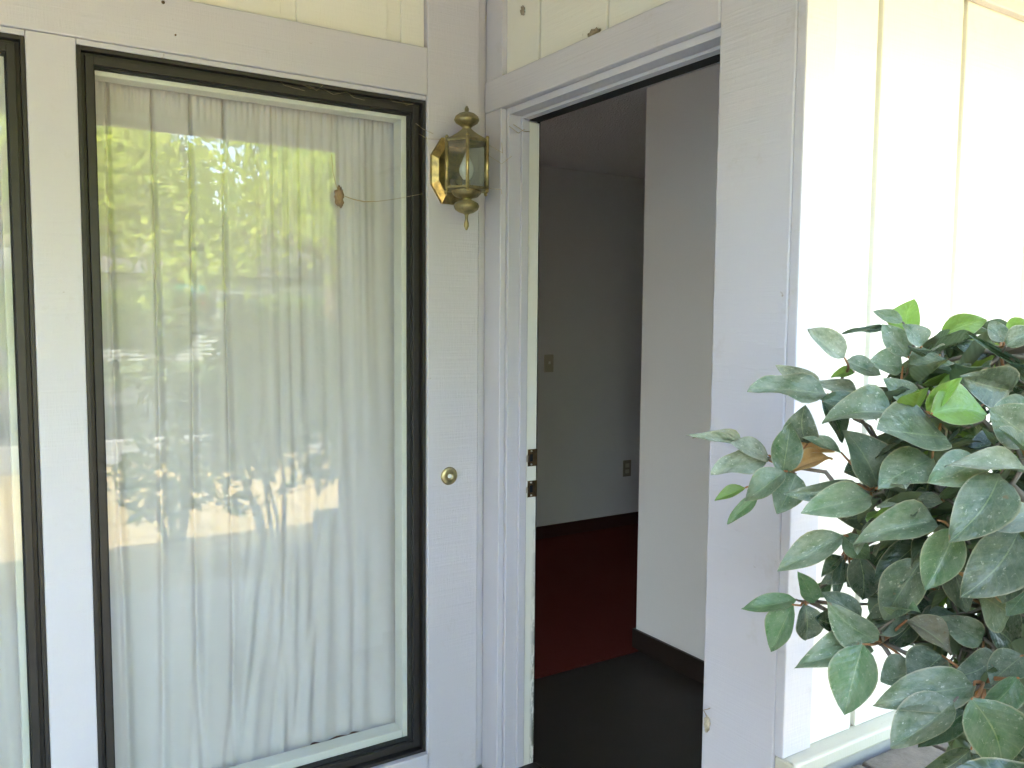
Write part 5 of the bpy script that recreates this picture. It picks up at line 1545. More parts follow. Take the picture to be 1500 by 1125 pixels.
-657 -2135 1264 -657 -2186 1237 33 -22 -12 97 m2
-645 -2125 1272 -583 -2126 1283 33 -18 -27 95 b2
-660 -2114 1274 -681 -2040 1306 49 -50 -27 82 k5
-665 -2120 1262 -722 -2088 1216 41 -50 2 87 g1
-192 -2331 1013 -227 -2405 981 45 20 -25 95 d1
-179 -2328 1013 -135 -2363 993 36 7 -50 86 d1
-176 -2322 1020 -116 -2329 1036 34 6 -35 93 d3
-190 -2312 1025 -206 -2250 1083 51 8 -44 89 k3
-198 -2323 1022 -281 -2344 1062 48 -21 -36 91 g5
-29 -2247 523 36 -2285 554 50 59 -80 -2 m0
-39 -2253 521 -43 -2331 540 46 64 -77 -2 d2
-46 -2250 515 -100 -2307 496 49 87 -50 -2 d3
-39 -2236 508 -46 -2199 444 39 30 -95 -1 k3
-31 -2239 509 20 -2223 444 45 14 -99 -3 m5
301 -2269 766 296 -2269 835 37 56 -36 75 d2
297 -2280 750 271 -2331 734 37 76 -46 46 g0
304 -2276 744 314 -2312 695 36 65 -58 50 m1
309 -2261 748 340 -2224 721 31 59 -37 72 k1
-134 -2149 730 -86 -2132 704 31 67 -40 62 m0
-138 -2150 746 -94 -2132 814 45 44 -57 69 k2
-155 -2158 735 -219 -2190 729 37 47 -72 51 k3
-143 -2159 726 -138 -2202 656 43 50 -61 61 k0
-245 -2001 557 -182 -1966 520 44 54 40 -74 m2
-252 -2015 555 -237 -2074 513 46 0 -5 -100 d5
-260 -2014 556 -301 -2071 518 40 -31 36 -88 m0
-263 -1998 559 -323 -1943 540 42 13 52 -84 k0
-249 -1997 556 -228 -1954 527 34 7 22 -97 d4
233 -2306 857 216 -2371 847 37 31 -73 61 g3
244 -2295 850 296 -2296 788 45 29 -70 66 b4
243 -2285 861 289 -2223 877 48 33 -70 63 g1
231 -2298 869 187 -2323 946 59 65 -48 59 g0
-230 -2122 874 -271 -2068 889 38 29 -43 86 m0
-228 -2142 870 -266 -2222 855 54 -20 -23 95 g4
-213 -2138 868 -160 -2176 847 38 27 -38 88 m3
-216 -2122 874 -168 -2046 894 49 -14 -52 84 g4
-252 -2397 997 -300 -2421 940 43 25 -62 74 d4
-242 -2399 995 -228 -2440 923 44 25 -67 70 d2
-233 -2395 1001 -168 -2409 976 41 -23 -70 67 k3
-235 -2388 1010 -166 -2347 1044 50 12 -56 82 m2
-254 -2389 1010 -314 -2364 1034 38 6 -52 85 g2
-484 -2187 988 -513 -2241 923 56 -22 -40 89 m3
-472 -2180 1005 -409 -2187 1068 47 -43 -4 90 m1
-491 -2173 996 -555 -2132 993 41 -33 -16 93 g2
-436 -2143 718 -454 -2187 794 48 -50 -45 74 g3
-444 -2133 706 -509 -2104 696 44 -59 -70 40 d4
-437 -2139 697 -465 -2147 616 50 -57 -67 47 m5
-427 -2147 706 -392 -2200 699 33 -60 -70 39 b1
-92 -2118 1011 -119 -2167 1007 29 30 4 95 d1
-79 -2117 1008 -27 -2178 981 51 42 -29 86 d0
-75 -2105 1009 -2 -2085 991 41 20 -25 95 m4
-86 -2096 1012 -83 -2026 1012 42 0 -12 99 g4
-96 -2111 1018 -165 -2129 1065 46 37 -24 90 m2
-193 -1999 632 -106 -2009 622 47 76 30 -58 k5
-209 -2004 625 -234 -2043 576 39 71 61 -35 d2
-208 -1987 630 -231 -1908 606 43 47 70 -53 d1
257 -2273 1226 182 -2239 1273 47 49 -40 77 d0
261 -2287 1216 231 -2336 1195 31 58 -3 81 m1
270 -2286 1212 297 -2345 1153 54 20 -47 86 m1
278 -2273 1220 366 -2242 1214 56 51 -26 82 m1
-251 -2355 921 -303 -2390 876 49 20 -64 75 k2
-239 -2357 920 -201 -2415 857 56 24 -42 87 g0
-231 -2348 928 -149 -2340 929 48 -20 -38 90 k1
-238 -2346 938 -201 -2327 1011 46 16 -67 72 k1
-254 -2348 932 -325 -2338 962 41 14 -72 68 d1
184 -2409 915 128 -2461 933 40 61 -28 74 m1
196 -2402 901 227 -2414 818 49 37 -69 62 m5
201 -2394 918 242 -2365 941 32 29 -33 90 m0
194 -2419 982 143 -2493 986 55 26 -67 69 m4
204 -2413 971 215 -2432 919 31 35 -66 67 m5
210 -2409 974 260 -2404 927 35 40 -29 87 m5
209 -2403 988 255 -2366 1022 36 50 -52 69 g1
201 -2409 994 200 -2403 1052 31 20 -60 77 g1
-498 -2064 777 -546 -2065 719 45 -58 -4 81 m0
-492 -2076 786 -502 -2160 783 43 -75 -13 65 g5
-487 -2067 797 -459 -2089 877 51 -63 -13 76 d1
-497 -2053 784 -533 -1988 775 47 -71 -38 60 g1
-305 -2416 986 -334 -2473 934 50 -24 -63 74 m5
-291 -2412 990 -239 -2438 969 33 -17 -70 70 d3
-304 -2400 1003 -319 -2356 1062 45 -27 -67 69 b0
-612 -2272 1113 -661 -2224 1160 44 -48 -45 75 b0
-613 -2285 1100 -674 -2330 1052 54 -49 -11 87 b3
-597 -2286 1112 -535 -2341 1153 56 -24 -10 97 m4
92 -2109 764 151 -2083 698 51 80 0 60 k4
88 -2103 779 109 -2051 809 34 62 -35 71 d4
84 -2121 782 78 -2180 847 48 82 -21 52 m2
85 -2117 762 90 -2139 704 35 54 -21 82 m1
-399 -2308 1370 -421 -2396 1351 56 12 -48 87 k5
-388 -2305 1372 -336 -2356 1367 47 -33 -17 93 k4
-386 -2292 1374 -314 -2258 1385 47 -26 -47 84 k1
-405 -2288 1371 -452 -2241 1362 41 -30 -4 95 d1
-408 -2299 1372 -486 -2316 1365 42 -11 -25 96 d5
-12 -2173 1354 13 -2257 1330 52 39 -20 90 d1
-7 -2168 1350 42 -2205 1308 45 26 -32 91 d5
-9 -2151 1359 17 -2103 1368 29 40 -9 91 d4
-23 -2154 1362 -86 -2098 1400 49 20 -14 97 m3
-27 -2165 1357 -90 -2181 1359 38 -1 -35 94 g4
-2 -1869 1015 -15 -1815 991 36 32 10 94 d2
-9 -1884 1027 -71 -1907 1068 50 36 9 93 g3
12 -1882 1017 81 -1890 1000 39 43 10 90 k3
-441 -2479 852 -447 -2509 775 43 1 -82 57 m5
-430 -2477 869 -373 -2493 902 42 -45 -58 68 d5
-450 -2468 867 -521 -2422 894 47 -41 -66 63 g5
-63 -2393 694 -145 -2419 690 51 47 -66 59 g5
-59 -2393 685 -95 -2409 634 40 -2 -85 53 m5
-50 -2391 683 -39 -2399 618 36 40 -84 37 g5
-40 -2391 696 19 -2394 703 35 4 -93 37 b4
-45 -2389 704 9 -2380 775 55 -2 -83 56 b4
-79 -2224 1423 -139 -2292 1441 58 -11 -20 97 d3
-73 -2227 1418 -84 -2301 1406 42 -1 -18 98 k2
-60 -2214 1416 8 -2207 1392 40 -9 -35 93 m2
-71 -2203 1420 -63 -2128 1419 39 -11 2 99 b2
-82 -2209 1423 -147 -2168 1442 50 16 -39 91 g2
-71 -1984 746 -72 -1927 727 36 63 38 68 d5
-70 -1999 761 -64 -2018 832 41 70 33 63 g4
-68 -2004 741 -50 -2046 698 36 66 -8 74 g2
-49 -2406 661 2 -2419 690 36 -4 -83 56 b3
-69 -2408 659 -122 -2431 678 34 29 -85 45 k5
-65 -2410 647 -96 -2448 605 41 27 -83 49 m3
-53 -2403 644 -14 -2406 572 46 28 -77 58 d3
44 -1890 722 20 -1835 782 54 68 62 40 k3
56 -1905 717 101 -1944 737 40 78 31 54 d1
56 -1903 706 113 -1942 656 44 56 58 59 g4
50 -1896 702 63 -1891 632 41 81 19 56 d3
41 -1888 710 0 -1831 686 47 43 71 56 d3
0 -2465 915 19 -2487 862 31 29 -67 68 k2
7 -2458 930 67 -2439 955 34 38 -59 71 m3
-14 -2466 924 -91 -2503 914 52 50 -42 76 g3
-479 -2008 1422 -422 -2042 1451 36 -8 -6 99 k2
-500 -2003 1413 -556 -2002 1392 36 -24 25 94 g2
-495 -2013 1416 -529 -2072 1410 40 -9 -10 99 d2
-65 -1822 1149 -121 -1843 1199 40 -2 23 97 b1
-47 -1823 1137 13 -1851 1110 43 -8 38 92 m2
-225 -2214 748 -287 -2244 777 38 -7 -84 55 k2
-222 -2217 738 -263 -2261 702 37 0 -84 54 m4
-211 -2213 733 -186 -2235 667 43 28 -79 55 k3
-204 -2213 744 -139 -2236 745 43 -9 -84 53 d4
-209 -2212 754 -181 -2224 802 31 21 -79 57 d1
-278 -2085 1114 -230 -2032 1156 46 -28 7 96 k3
-295 -2087 1111 -356 -2049 1125 38 -25 -9 96 d5
-291 -2103 1109 -335 -2168 1115 42 0 7 100 g2
-277 -2102 1109 -234 -2148 1111 37 -10 -18 98 d3
-561 -2145 730 -533 -2209 700 40 -84 -12 53 g4
-562 -2141 745 -538 -2177 816 46 -78 -21 59 b3
-569 -2125 739 -590 -2055 769 41 -73 -53 43 g2
-571 -2133 725 -620 -2113 648 58 -63 -24 74 k4
-569 -2142 725 -588 -2178 676 36 -81 -33 48 b5
-95 -2096 985 -57 -2156 973 45 26 -3 97 d0
-90 -2083 985 -31 -2064 979 33 43 -19 88 d2
-109 -2079 993 -165 -2024 1044 55 13 -11 99 b4
-110 -2095 984 -169 -2158 967 47 -1 -27 96 d4
-628 -2184 725 -612 -2246 692 46 -66 -52 54 m2
-630 -2184 736 -628 -2235 767 37 -77 -43 47 d4
-634 -2166 739 -650 -2125 781 37 -65 -44 62 m2
-639 -2169 723 -706 -2132 667 55 -64 -32 70 g1
-632 -2176 719 -637 -2191 647 38 -87 -10 48 d1
-157 -2241 839 -132 -2294 766 57 25 -67 70 d3
-148 -2231 851 -77 -2211 864 44 -6 -75 66 m2
-170 -2239 852 -241 -2274 874 48 19 -68 71 b1
2 -1947 1413 0 -2019 1442 48 22 4 98 m0
13 -1932 1404 78 -1909 1373 46 8 32 94 m1
-4 -1925 1410 -51 -1848 1423 47 22 30 93 k1
-754 -2325 1008 -811 -2317 956 39 -37 -40 84 m5
-747 -2336 1010 -762 -2403 969 43 -56 -36 74 m5
-740 -2335 1023 -708 -2388 1062 46 -52 -51 69 g3
-744 -2321 1027 -741 -2300 1079 29 -50 -55 67 k5
-752 -2317 1020 -787 -2271 1041 39 -62 -23 75 b0
-739 -2106 869 -741 -2039 874 41 -67 -16 72 d2
-746 -2123 860 -800 -2165 804 48 -76 -20 61 m0
-737 -2126 875 -722 -2182 925 43 -61 -37 70 m4
-60 -2378 1099 -38 -2415 1053 35 34 -53 77 m1
-64 -2361 1113 -60 -2296 1148 39 29 -51 81 k1
-73 -2379 1103 -137 -2435 1071 54 38 -38 84 k4
-307 -1929 1085 -244 -1901 1101 38 2 9 100 m4
-312 -1945 1082 -281 -2012 1078 42 -33 0 94 g1
-233 -2306 733 -237 -2357 654 60 35 -68 64 g3
-222 -2303 748 -146 -2335 778 53 12 -72 68 m1
-244 -2299 745 -312 -2300 754 37 2 -90 44 g3
-341 -2032 621 -306 -2058 569 39 -97 -22 -12 k0
-354 -2037 629 -406 -2112 624 51 -94 32 -15 m1
-359 -2026 632 -427 -2022 644 43 -97 19 -16 g2
-351 -2016 632 -381 -1947 645 41 -97 -21 -12 g0
-346 -2019 621 -341 -1963 552 56 -90 38 -21 d0
-17 -1962 1151 -22 -1894 1128 42 -2 32 95 m2
-26 -1976 1161 -85 -1991 1203 41 26 -18 95 g5
-6 -1977 1149 42 -1992 1122 29 25 -8 96 d1
-599 -2200 985 -568 -2261 995 39 -46 -37 81 d4
-595 -2186 990 -529 -2163 1039 49 -19 -44 88 k2
-611 -2181 985 -655 -2128 1001 38 -28 -40 87 d5
-613 -2189 975 -676 -2184 918 54 -55 -28 79 g5
-605 -2198 974 -610 -2259 909 55 -22 -15 96 k1
-746 -2312 1137 -716 -2319 1184 34 -19 -47 86 m1
-764 -2307 1124 -819 -2289 1114 33 -39 -53 75 m1
-756 -2321 1121 -783 -2392 1083 48 -22 -57 79 g3
-263 -2024 886 -324 -1979 895 43 23 12 97 k0
-258 -2042 885 -295 -2123 890 47 10 2 99 m4
-241 -2031 885 -162 -2031 883 45 18 -28 94 m2
-252 -2019 888 -239 -1943 907 40 -24 -13 96 d0
-729 -2372 1118 -658 -2430 1131 49 -31 -52 80 d4
-736 -2355 1125 -721 -2304 1174 43 -37 -57 73 g4
-750 -2361 1117 -842 -2336 1118 51 -39 -52 76 d3
-745 -2368 1108 -791 -2397 1049 44 -33 -59 74 m2
-287 -2157 854 -290 -2129 905 36 -17 -65 75 m0
-296 -2157 846 -346 -2122 860 39 5 -34 94 k3
-293 -2169 836 -339 -2207 788 43 -32 -30 90 g4
-286 -2172 836 -282 -2220 795 35 17 -65 74 d1
-275 -2167 843 -221 -2188 838 35 -1 -46 89 m1
-399 -2148 753 -369 -2214 785 46 -69 -29 66 g2
-410 -2134 758 -458 -2105 824 52 -62 -31 73 m4
-413 -2133 744 -465 -2107 721 33 -64 -53 55 m4
-408 -2143 739 -436 -2169 682 39 -28 -43 86 b2
-404 -2146 740 -411 -2192 691 42 -58 -52 63 k3
90 -1888 927 53 -1856 963 36 27 53 81 b0
105 -1904 922 155 -1962 936 41 57 37 73 d1
102 -1884 916 134 -1812 886 47 56 15 82 m4
253 -2197 846 211 -2256 844 44 81 -4 58 m0
262 -2192 835 272 -2221 770 42 68 -50 54 m4
268 -2184 837 311 -2164 782 43 62 -47 63 d1
267 -2181 854 306 -2146 907 40 68 -32 66 g5
255 -2186 857 228 -2184 914 33 72 -44 53 m3
-269 -2415 1163 -307 -2452 1115 39 -9 -58 81 m0
-254 -2412 1164 -180 -2442 1113 53 16 -63 76 m0
-259 -2401 1180 -236 -2355 1236 39 -1 -50 87 d5
-273 -2403 1174 -330 -2375 1192 36 16 -61 78 b0
-155 -2155 629 -77 -2181 632 47 11 -98 16 m2
-164 -2156 639 -150 -2192 713 45 27 -95 15 d5
-175 -2160 627 -235 -2218 621 53 28 -95 13 k1
-171 -2151 618 -207 -2152 550 39 7 -98 20 d3
-160 -2149 618 -113 -2132 539 58 69 -70 19 g5
-2 -1994 1072 -54 -2017 1082 34 50 20 84 k2
15 -1999 1068 66 -2070 1061 50 11 -3 99 d0
15 -1979 1067 59 -1907 1051 51 29 11 95 b0
-399 -2081 1296 -478 -2057 1261 51 -16 -18 97 g4
-397 -2091 1296 -451 -2132 1268 42 -24 -7 97 k3
-386 -2096 1303 -366 -2177 1318 52 -15 0 99 d4
-380 -2079 1306 -320 -2037 1349 48 -5 -7 100 m5
-392 -2073 1301 -421 -1986 1304 54 -18 -20 96 g1
-59 -2068 1227 5 -2083 1220 42 35 -18 92 d3
-76 -2054 1228 -119 -1972 1233 53 21 7 98 d2
-79 -2073 1228 -123 -2113 1228 34 11 -4 99 k2
-101 -2294 1266 -98 -2386 1249 52 9 -10 99 g2
-90 -2282 1269 -25 -2280 1272 33 1 -33 95 k0
-107 -2276 1277 -148 -2228 1343 50 28 -35 89 d4
-133 -1982 981 -123 -1916 989 35 18 -20 96 d2
-145 -1993 986 -197 -1987 1020 34 35 -10 93 m3
-129 -2003 975 -84 -2075 945 45 1 -9 100 g3
174 -2281 1220 250 -2255 1198 47 17 -10 98 d0
162 -2278 1233 153 -2244 1290 37 11 -3 99 k5
158 -2294 1219 128 -2351 1196 41 50 -27 82 k0
-546 -2081 495 -523 -2055 443 40 -88 -46 -11 d3
-544 -2089 495 -508 -2109 443 38 -85 -49 -18 m3
-554 -2097 504 -575 -2155 503 34 -93 22 -29 m2
-560 -2086 511 -620 -2088 549 44 -98 -4 -21 k4
-552 -2074 501 -564 -2016 482 33 -86 -50 -11 b4
-271 -2286 586 -297 -2278 524 40 15 -98 15 m5
-256 -2290 591 -182 -2308 549 48 -3 -97 25 d2
-260 -2296 600 -227 -2339 614 35 -19 -97 18 m1
-278 -2291 599 -352 -2320 611 41 30 -93 22 m0
115 -2390 852 168 -2383 829 30 42 -68 60 d2
114 -2388 862 193 -2357 904 55 45 -59 67 g3
99 -2399 865 66 -2442 911 36 25 -64 72 g4
97 -2400 852 63 -2439 827 34 50 -61 61 d0
104 -2395 845 104 -2411 777 40 35 -69 63 d1
191 -1988 1067 211 -1911 1076 42 28 4 96 m3
188 -2011 1069 188 -2066 1089 35 58 -2 81 m0
199 -2001 1061 264 -2006 1034 37 42 26 87 g3
89 -2199 1115 48 -2263 1090 42 12 -2 99 d2
99 -2197 1110 119 -2231 1066 31 34 -23 91 m4
105 -2189 1113 182 -2184 1066 55 35 0 94 d1
91 -2178 1122 67 -2111 1137 38 14 -35 92 g4
84 -2185 1123 23 -2158 1144 38 46 -6 88 m4
-383 -2480 1048 -429 -2450 1067 35 6 -45 89 k4
-379 -2490 1034 -412 -2516 972 40 -9 -65 75 m2
-364 -2485 1051 -306 -2477 1092 44 4 -50 86 k2
392 -1903 780 405 -1965 788 33 78 2 62 m4
396 -1900 775 439 -1960 751 43 62 45 64 k1
392 -1885 768 403 -1856 718 37 77 0 64 m1
390 -1881 772 391 -1824 735 36 86 -7 50 m0
389 -1882 786 381 -1812 843 46 86 23 46 b5
-287 -1959 923 -248 -2019 961 51 -21 13 97 m1
-284 -1943 916 -209 -1887 907 47 -1 22 97 g1
-304 -1950 912 -358 -1951 885 37 -2 41 91 m5
-402 -2120 992 -337 -2151 1028 44 -42 -9 90 d3
-406 -2106 992 -365 -2038 1030 50 -33 -25 91 m4
-421 -2107 985 -462 -2067 976 34 -47 -5 88 g1
-422 -2117 981 -498 -2134 937 45 3 -28 96 d0
-408 -2126 983 -381 -2201 954 53 -41 3 91 m2
316 -2077 1061 365 -2081 1020 38 41 -27 87 m5
316 -2070 1065 362 -2038 1043 36 68 -15 72 d1
301 -2069 1077 270 -2032 1120 39 32 -32 89 g3
302 -2079 1080 272 -2097 1154 46 67 -11 74 d4
306 -2088 1066 302 -2164 1050 47 57 -24 79 k1
39 -1911 1073 -26 -1870 1074 48 34 21 92 k1
48 -1929 1074 46 -2016 1083 56 40 32 86 b2
57 -1915 1064 108 -1899 1008 43 28 16 95 b2
-195 -2171 1414 -123 -2170 1429 39 -19 6 98 d5
-208 -2161 1418 -212 -2090 1464 50 26 -13 96 d5
-216 -2163 1412 -264 -2119 1412 34 17 -23 96 m4
-216 -2178 1407 -259 -2213 1386 32 27 -10 96 d2
-201 -2181 1411 -152 -2258 1402 58 -5 -38 92 d2
28 -2373 1268 0 -2320 1320 42 28 -25 93 m3
21 -2383 1265 -55 -2398 1298 50 4 -52 85 g0
32 -2392 1257 31 -2483 1232 57 45 -16 88 d3
41 -2387 1256 89 -2420 1235 32 -2 -17 99 d3
43 -2377 1257 106 -2358 1243 41 2 -41 91 d4
169 -2190 971 212 -2220 923 35 59 -43 68 b2
168 -2175 976 198 -2114 962 38 66 -20 72 k1
161 -2180 990 157 -2157 1043 30 54 -5 84 m2
157 -2195 981 117 -2272 998 56 46 -48 75 d0
-250 -1946 760 -320 -1930 794 41 -17 34 93 d1
-236 -1957 763 -216 -2004 807 40 -21 57 80 d5
-229 -1954 758 -157 -1985 780 42 14 41 90 d3
-235 -1939 749 -213 -1890 717 38 11 70 71 d0
-245 -1940 749 -277 -1890 716 43 17 67 73 d4
-251 -2487 1142 -219 -2476 1204 43 -16 -59 79 d0
-267 -2482 1134 -314 -2451 1149 37 14 -67 73 m0
-261 -2496 1123 -282 -2539 1068 37 -15 -45 88 g0
-249 -2495 1125 -192 -2540 1076 54 10 -59 80 g2
-246 -2488 1136 -170 -2485 1168 50 22 -43 87 k2
-27 -1938 1092 45 -1930 1085 37 28 33 90 d5
-39 -1927 1091 -35 -1844 1076 42 8 -10 99 d1
-48 -1936 1101 -103 -1920 1145 40 11 -4 99 m0
-39 -1951 1096 -35 -2021 1109 36 46 9 89 d5
-292 -2173 664 -254 -2179 624 32 -1 -91 41 m4
-299 -2179 682 -287 -2230 739 47 5 -95 32 k4
-312 -2170 670 -392 -2166 647 50 -48 -73 49 g3
287 -1745 967 328 -1778 989 32 71 17 68 m1
286 -1743 954 321 -1766 912 32 28 31 91 k2
277 -1728 957 263 -1651 913 48 43 57 70 g1
272 -1728 963 229 -1667 962 42 66 46 60 m2
279 -1743 974 284 -1779 1060 59 71 14 69 d5
184 -2269 998 123 -2311 1012 40 40 -21 89 m0
198 -2267 985 221 -2300 919 47 35 -54 76 m3
200 -2254 1002 239 -2200 1046 51 37 -30 88 g0
311 -2042 946 358 -2075 894 43 68 -3 74 m3
309 -2026 950 332 -1976 929 33 74 -19 64 k1
304 -2033 966 302 -2011 1026 34 50 -1 87 d2
301 -2048 953 286 -2120 948 42 60 5 80 d0
-299 -2063 1393 -222 -2020 1378 50 -21 13 97 m5
-321 -2067 1392 -411 -2053 1371 49 -25 -27 93 m2
-308 -2080 1398 -298 -2169 1420 47 -4 -28 96 d4
215 -2093 1014 191 -2050 1095 58 26 -36 90 d1
212 -2109 1005 174 -2186 1009 49 38 -5 92 d2
225 -2104 996 266 -2133 956 33 33 -33 88 g0
223 -2088 1002 259 -2012 988 43 63 -6 77 g2
336 -2125 1227 367 -2159 1177 43 59 14 80 b3
334 -2109 1240 353 -2057 1264 30 20 -32 92 d4
324 -2128 1241 287 -2183 1271 37 18 -33 93 k3
137 -1962 1250 160 -1899 1256 37 16 14 98 m5
123 -1971 1255 61 -1954 1297 41 17 4 99 k3
125 -1981 1254 79 -2026 1280 42 43 20 88 d0
139 -1983 1244 179 -2051 1207 45 48 22 85 d0
143 -1967 1247 213 -1926 1234 49 41 -6 91 m0
-422 -2109 1304 -371 -2080 1319 35 -22 -34 91 d0
-434 -2104 1306 -447 -2042 1335 38 -3 -22 97 d3
-443 -2119 1298 -509 -2148 1277 38 -2 -21 98 m4
-428 -2126 1300 -408 -2183 1297 31 -31 -1 95 k2
-36 -2253 677 -52 -2300 629 37 74 -54 39 m2
-23 -2243 679 31 -2233 642 39 55 -68 48 d3
-26 -2247 695 18 -2259 760 44 58 -61 54 d5
-35 -2254 693 -46 -2312 741 40 35 -86 38 g3
226 -2237 1065 240 -2183 1071 35 46 -31 83 b0
214 -2256 1061 149 -2318 1046 53 38 -53 76 m0
233 -2249 1057 287 -2252 1026 39 49 -4 87 g1
322 -2114 1231 373 -2146 1209 40 60 -4 80 g2
312 -2097 1239 310 -2024 1266 43 42 -22 88 k0
302 -2114 1239 228 -2151 1266 55 45 -12 88 d4
-548 -2064 1022 -553 -2125 1000 36 -48 -14 87 d1
-537 -2053 1033 -474 -2056 1082 47 -26 -1 96 m2
295 -1734 1093 313 -1797 1121 37 25 51 82 g4
303 -1723 1081 372 -1718 1036 48 57 35 75 g4
286 -1714 1086 246 -1656 1073 40 63 12 77 d4
283 -1725 1095 220 -1732 1142 43 52 39 76 d5
33 -2292 1155 -1 -2371 1149 53 7 -51 86 k4
47 -2286 1149 98 -2312 1108 40 43 -19 88 g2
33 -2272 1162 5 -2221 1196 38 50 -9 86 d0
-443 -2411 741 -392 -2467 720 43 -6 -90 42 m0
-447 -2408 754 -431 -2438 804 32 -34 -84 41 d3
-462 -2404 740 -527 -2415 717 40 -37 -75 55 d4
-453 -2402 732 -470 -2404 639 54 -53 -61 59 g3
103 -2173 547 94 -2258 554 52 54 -83 9 k4
102 -2160 534 85 -2148 446 51 76 -64 10 g4
115 -2157 545 189 -2130 541 43 87 -48 5 m2
210 -1867 637 194 -1857 577 36 77 27 58 m5
212 -1860 640 208 -1817 597 38 84 48 26 k4
208 -1859 655 185 -1815 686 33 70 45 55 g5
218 -1870 659 258 -1885 729 46 93 5 37 m1
220 -1876 642 254 -1912 612 36 77 52 37 d3
-244 -2294 675 -194 -2298 643 37 15 -88 45 k1
-246 -2300 686 -187 -2351 725 50 -18 -86 48 k0
-266 -2296 681 -330 -2312 683 40 -34 -85 40 d2
-255 -2297 670 -267 -2329 586 53 -22 -92 33 g2
2 -2181 809 -52 -2248 810 49 70 -18 69 g3
18 -2173 800 57 -2177 757 35 51 -53 68 m1
16 -2166 817 61 -2125 883 49 26 -58 77 m3
-162 -2432 936 -130 -2477 880 41 17 -68 71 d2
-156 -2421 946 -79 -2393 954 42 -7 -78 62 d5
-174 -2420 953 -218 -2386 1000 42 35 -66 67 m2
-177 -2431 943 -240 -2464 930 44 13 -73 67 k1
-169 -2433 936 -179 -2478 880 45 27 -69 68 g1
-180 -2141 1370 -223 -2084 1382 45 -3 -11 99 k2
-184 -2154 1369 -257 -2177 1370 42 5 -26 96 m3
-169 -2162 1370 -147 -2231 1377 38 -2 -35 94 m1
-161 -2152 1368 -91 -2158 1368 39 22 12 97 m4
-172 -2139 1372 -167 -2066 1397 44 5 10 99 m5
-207 -2060 1214 -270 -2097 1202 38 17 -5 98 g5
-197 -2066 1216 -197 -2151 1217 43 18 13 97 m0
-185 -2053 1217 -112 -2048 1225 37 13 -3 99 d5
-191 -2044 1215 -162 -1988 1210 37 12 -23 97 d4
-203 -2044 1216 -251 -1970 1217 56 10 -14 98 d5
88 -2184 937 81 -2148 1020 47 50 -37 78 d1
82 -2199 923 47 -2248 909 32 21 -50 84 d0
100 -2187 921 153 -2179 896 36 21 -55 81 d2
66 -2094 1127 77 -2146 1112 31 23 -21 95 m2
75 -2086 1128 149 -2112 1109 44 40 -9 91 d5
74 -2077 1127 118 -2049 1109 34 40 -20 89 k4
55 -2074 1132 -11 -2008 1141 49 33 -6 94 m1
53 -2087 1134 -25 -2120 1156 48 26 -19 94 m1
21 -2139 908 27 -2192 863 39 40 -42 81 k5
28 -2121 918 89 -2065 929 45 52 -14 85 b2
13 -2128 926 -25 -2121 980 42 40 -4 91 g5
-365 -1985 889 -360 -2064 884 41 -2 -1 100 m3
-357 -1969 897 -286 -1935 947 54 -17 20 96 k3
-375 -1981 892 -436 -2033 903 49 -47 -5 88 k2
313 -1982 699 338 -2031 656 37 71 41 57 d2
313 -1972 695 338 -1962 626 44 90 15 42 k0
310 -1962 709 316 -1883 723 51 91 21 37 d5
308 -1982 715 302 -2033 771 48 87 -18 45 m1
-9 -2220 799 6 -2253 729 41 30 -65 70 m3
-2 -2210 805 47 -2184 782 33 71 -25 66 m5
-1 -2210 813 62 -2180 831 37 46 -66 60 m4
-15 -2213 821 -35 -2202 905 44 38 -55 74 k0
-17 -2225 813 -59 -2302 834 48 50 -29 82 b3
348 -2181 774 325 -2235 815 40 67 -36 65 d0
355 -2168 757 379 -2146 685 42 73 -43 53 d0
359 -2164 773 412 -2111 808 44 82 -23 53 m3
-95 -2074 1066 -69 -1991 1072 52 16 -10 98 m0
-106 -2094 1069 -146 -2139 1088 33 27 -26 93 m1
-89 -2092 1062 -26 -2133 1040 47 7 -31 95 m4
330 -2151 959 390 -2115 905 46 68 -36 64 m1
319 -2147 975 298 -2082 1033 49 46 -39 80 d5
318 -2165 973 298 -2218 1004 40 57 -14 81 b2
323 -2164 958 328 -2220 902 43 72 0 69 d1
-470 -2179 715 -479 -2203 793 44 -70 -40 59 g5
-474 -2172 693 -508 -2156 632 44 -43 -77 47 k0
-462 -2183 697 -408 -2244 652 51 -49 -78 40 d0
-755 -2147 1040 -816 -2093 995 51 -60 -26 75 d4
-751 -2160 1037 -778 -2203 982 39 -39 -32 86 d4
-741 -2164 1044 -696 -2239 1029 53 -30 -3 95 k2
-741 -2144 1050 -708 -2095 1077 36 -40 -36 84 g4
-125 -2222 837 -163 -2181 903 47 42 -41 81 d0
-124 -2237 821 -142 -2285 782 34 32 -66 68 k5
-109 -2230 824 -31 -2243 792 50 28 -65 71 g1
-207 -2310 1281 -213 -2397 1256 46 -6 -46 89 k3
-194 -2301 1285 -126 -2313 1292 41 15 -31 94 m2
-205 -2287 1287 -199 -2215 1306 47 -12 -12 99 k5
-216 -2304 1285 -287 -2346 1293 52 21 -19 96 k4
-275 -2313 1342 -248 -2401 1334 57 -25 -3 97 g0
-267 -2300 1347 -192 -2289 1369 41 -9 -17 98 d3
-283 -2291 1344 -317 -2216 1349 52 17 -46 87 d5
-290 -2301 1347 -377 -2299 1372 48 -7 -36 93 k1
-414 -2454 898 -362 -2471 896 32 -2 -52 86 b0
-424 -2445 909 -419 -2417 967 38 -46 -53 71 k5
-437 -2446 899 -498 -2424 904 33 2 -58 81 m2
-435 -2453 893 -495 -2474 861 39 -39 -67 63 m1
-424 -2456 888 -419 -2487 842 35 -50 -44 74 g3
-146 -2088 1118 -66 -2126 1087 59 -8 -28 96 g2
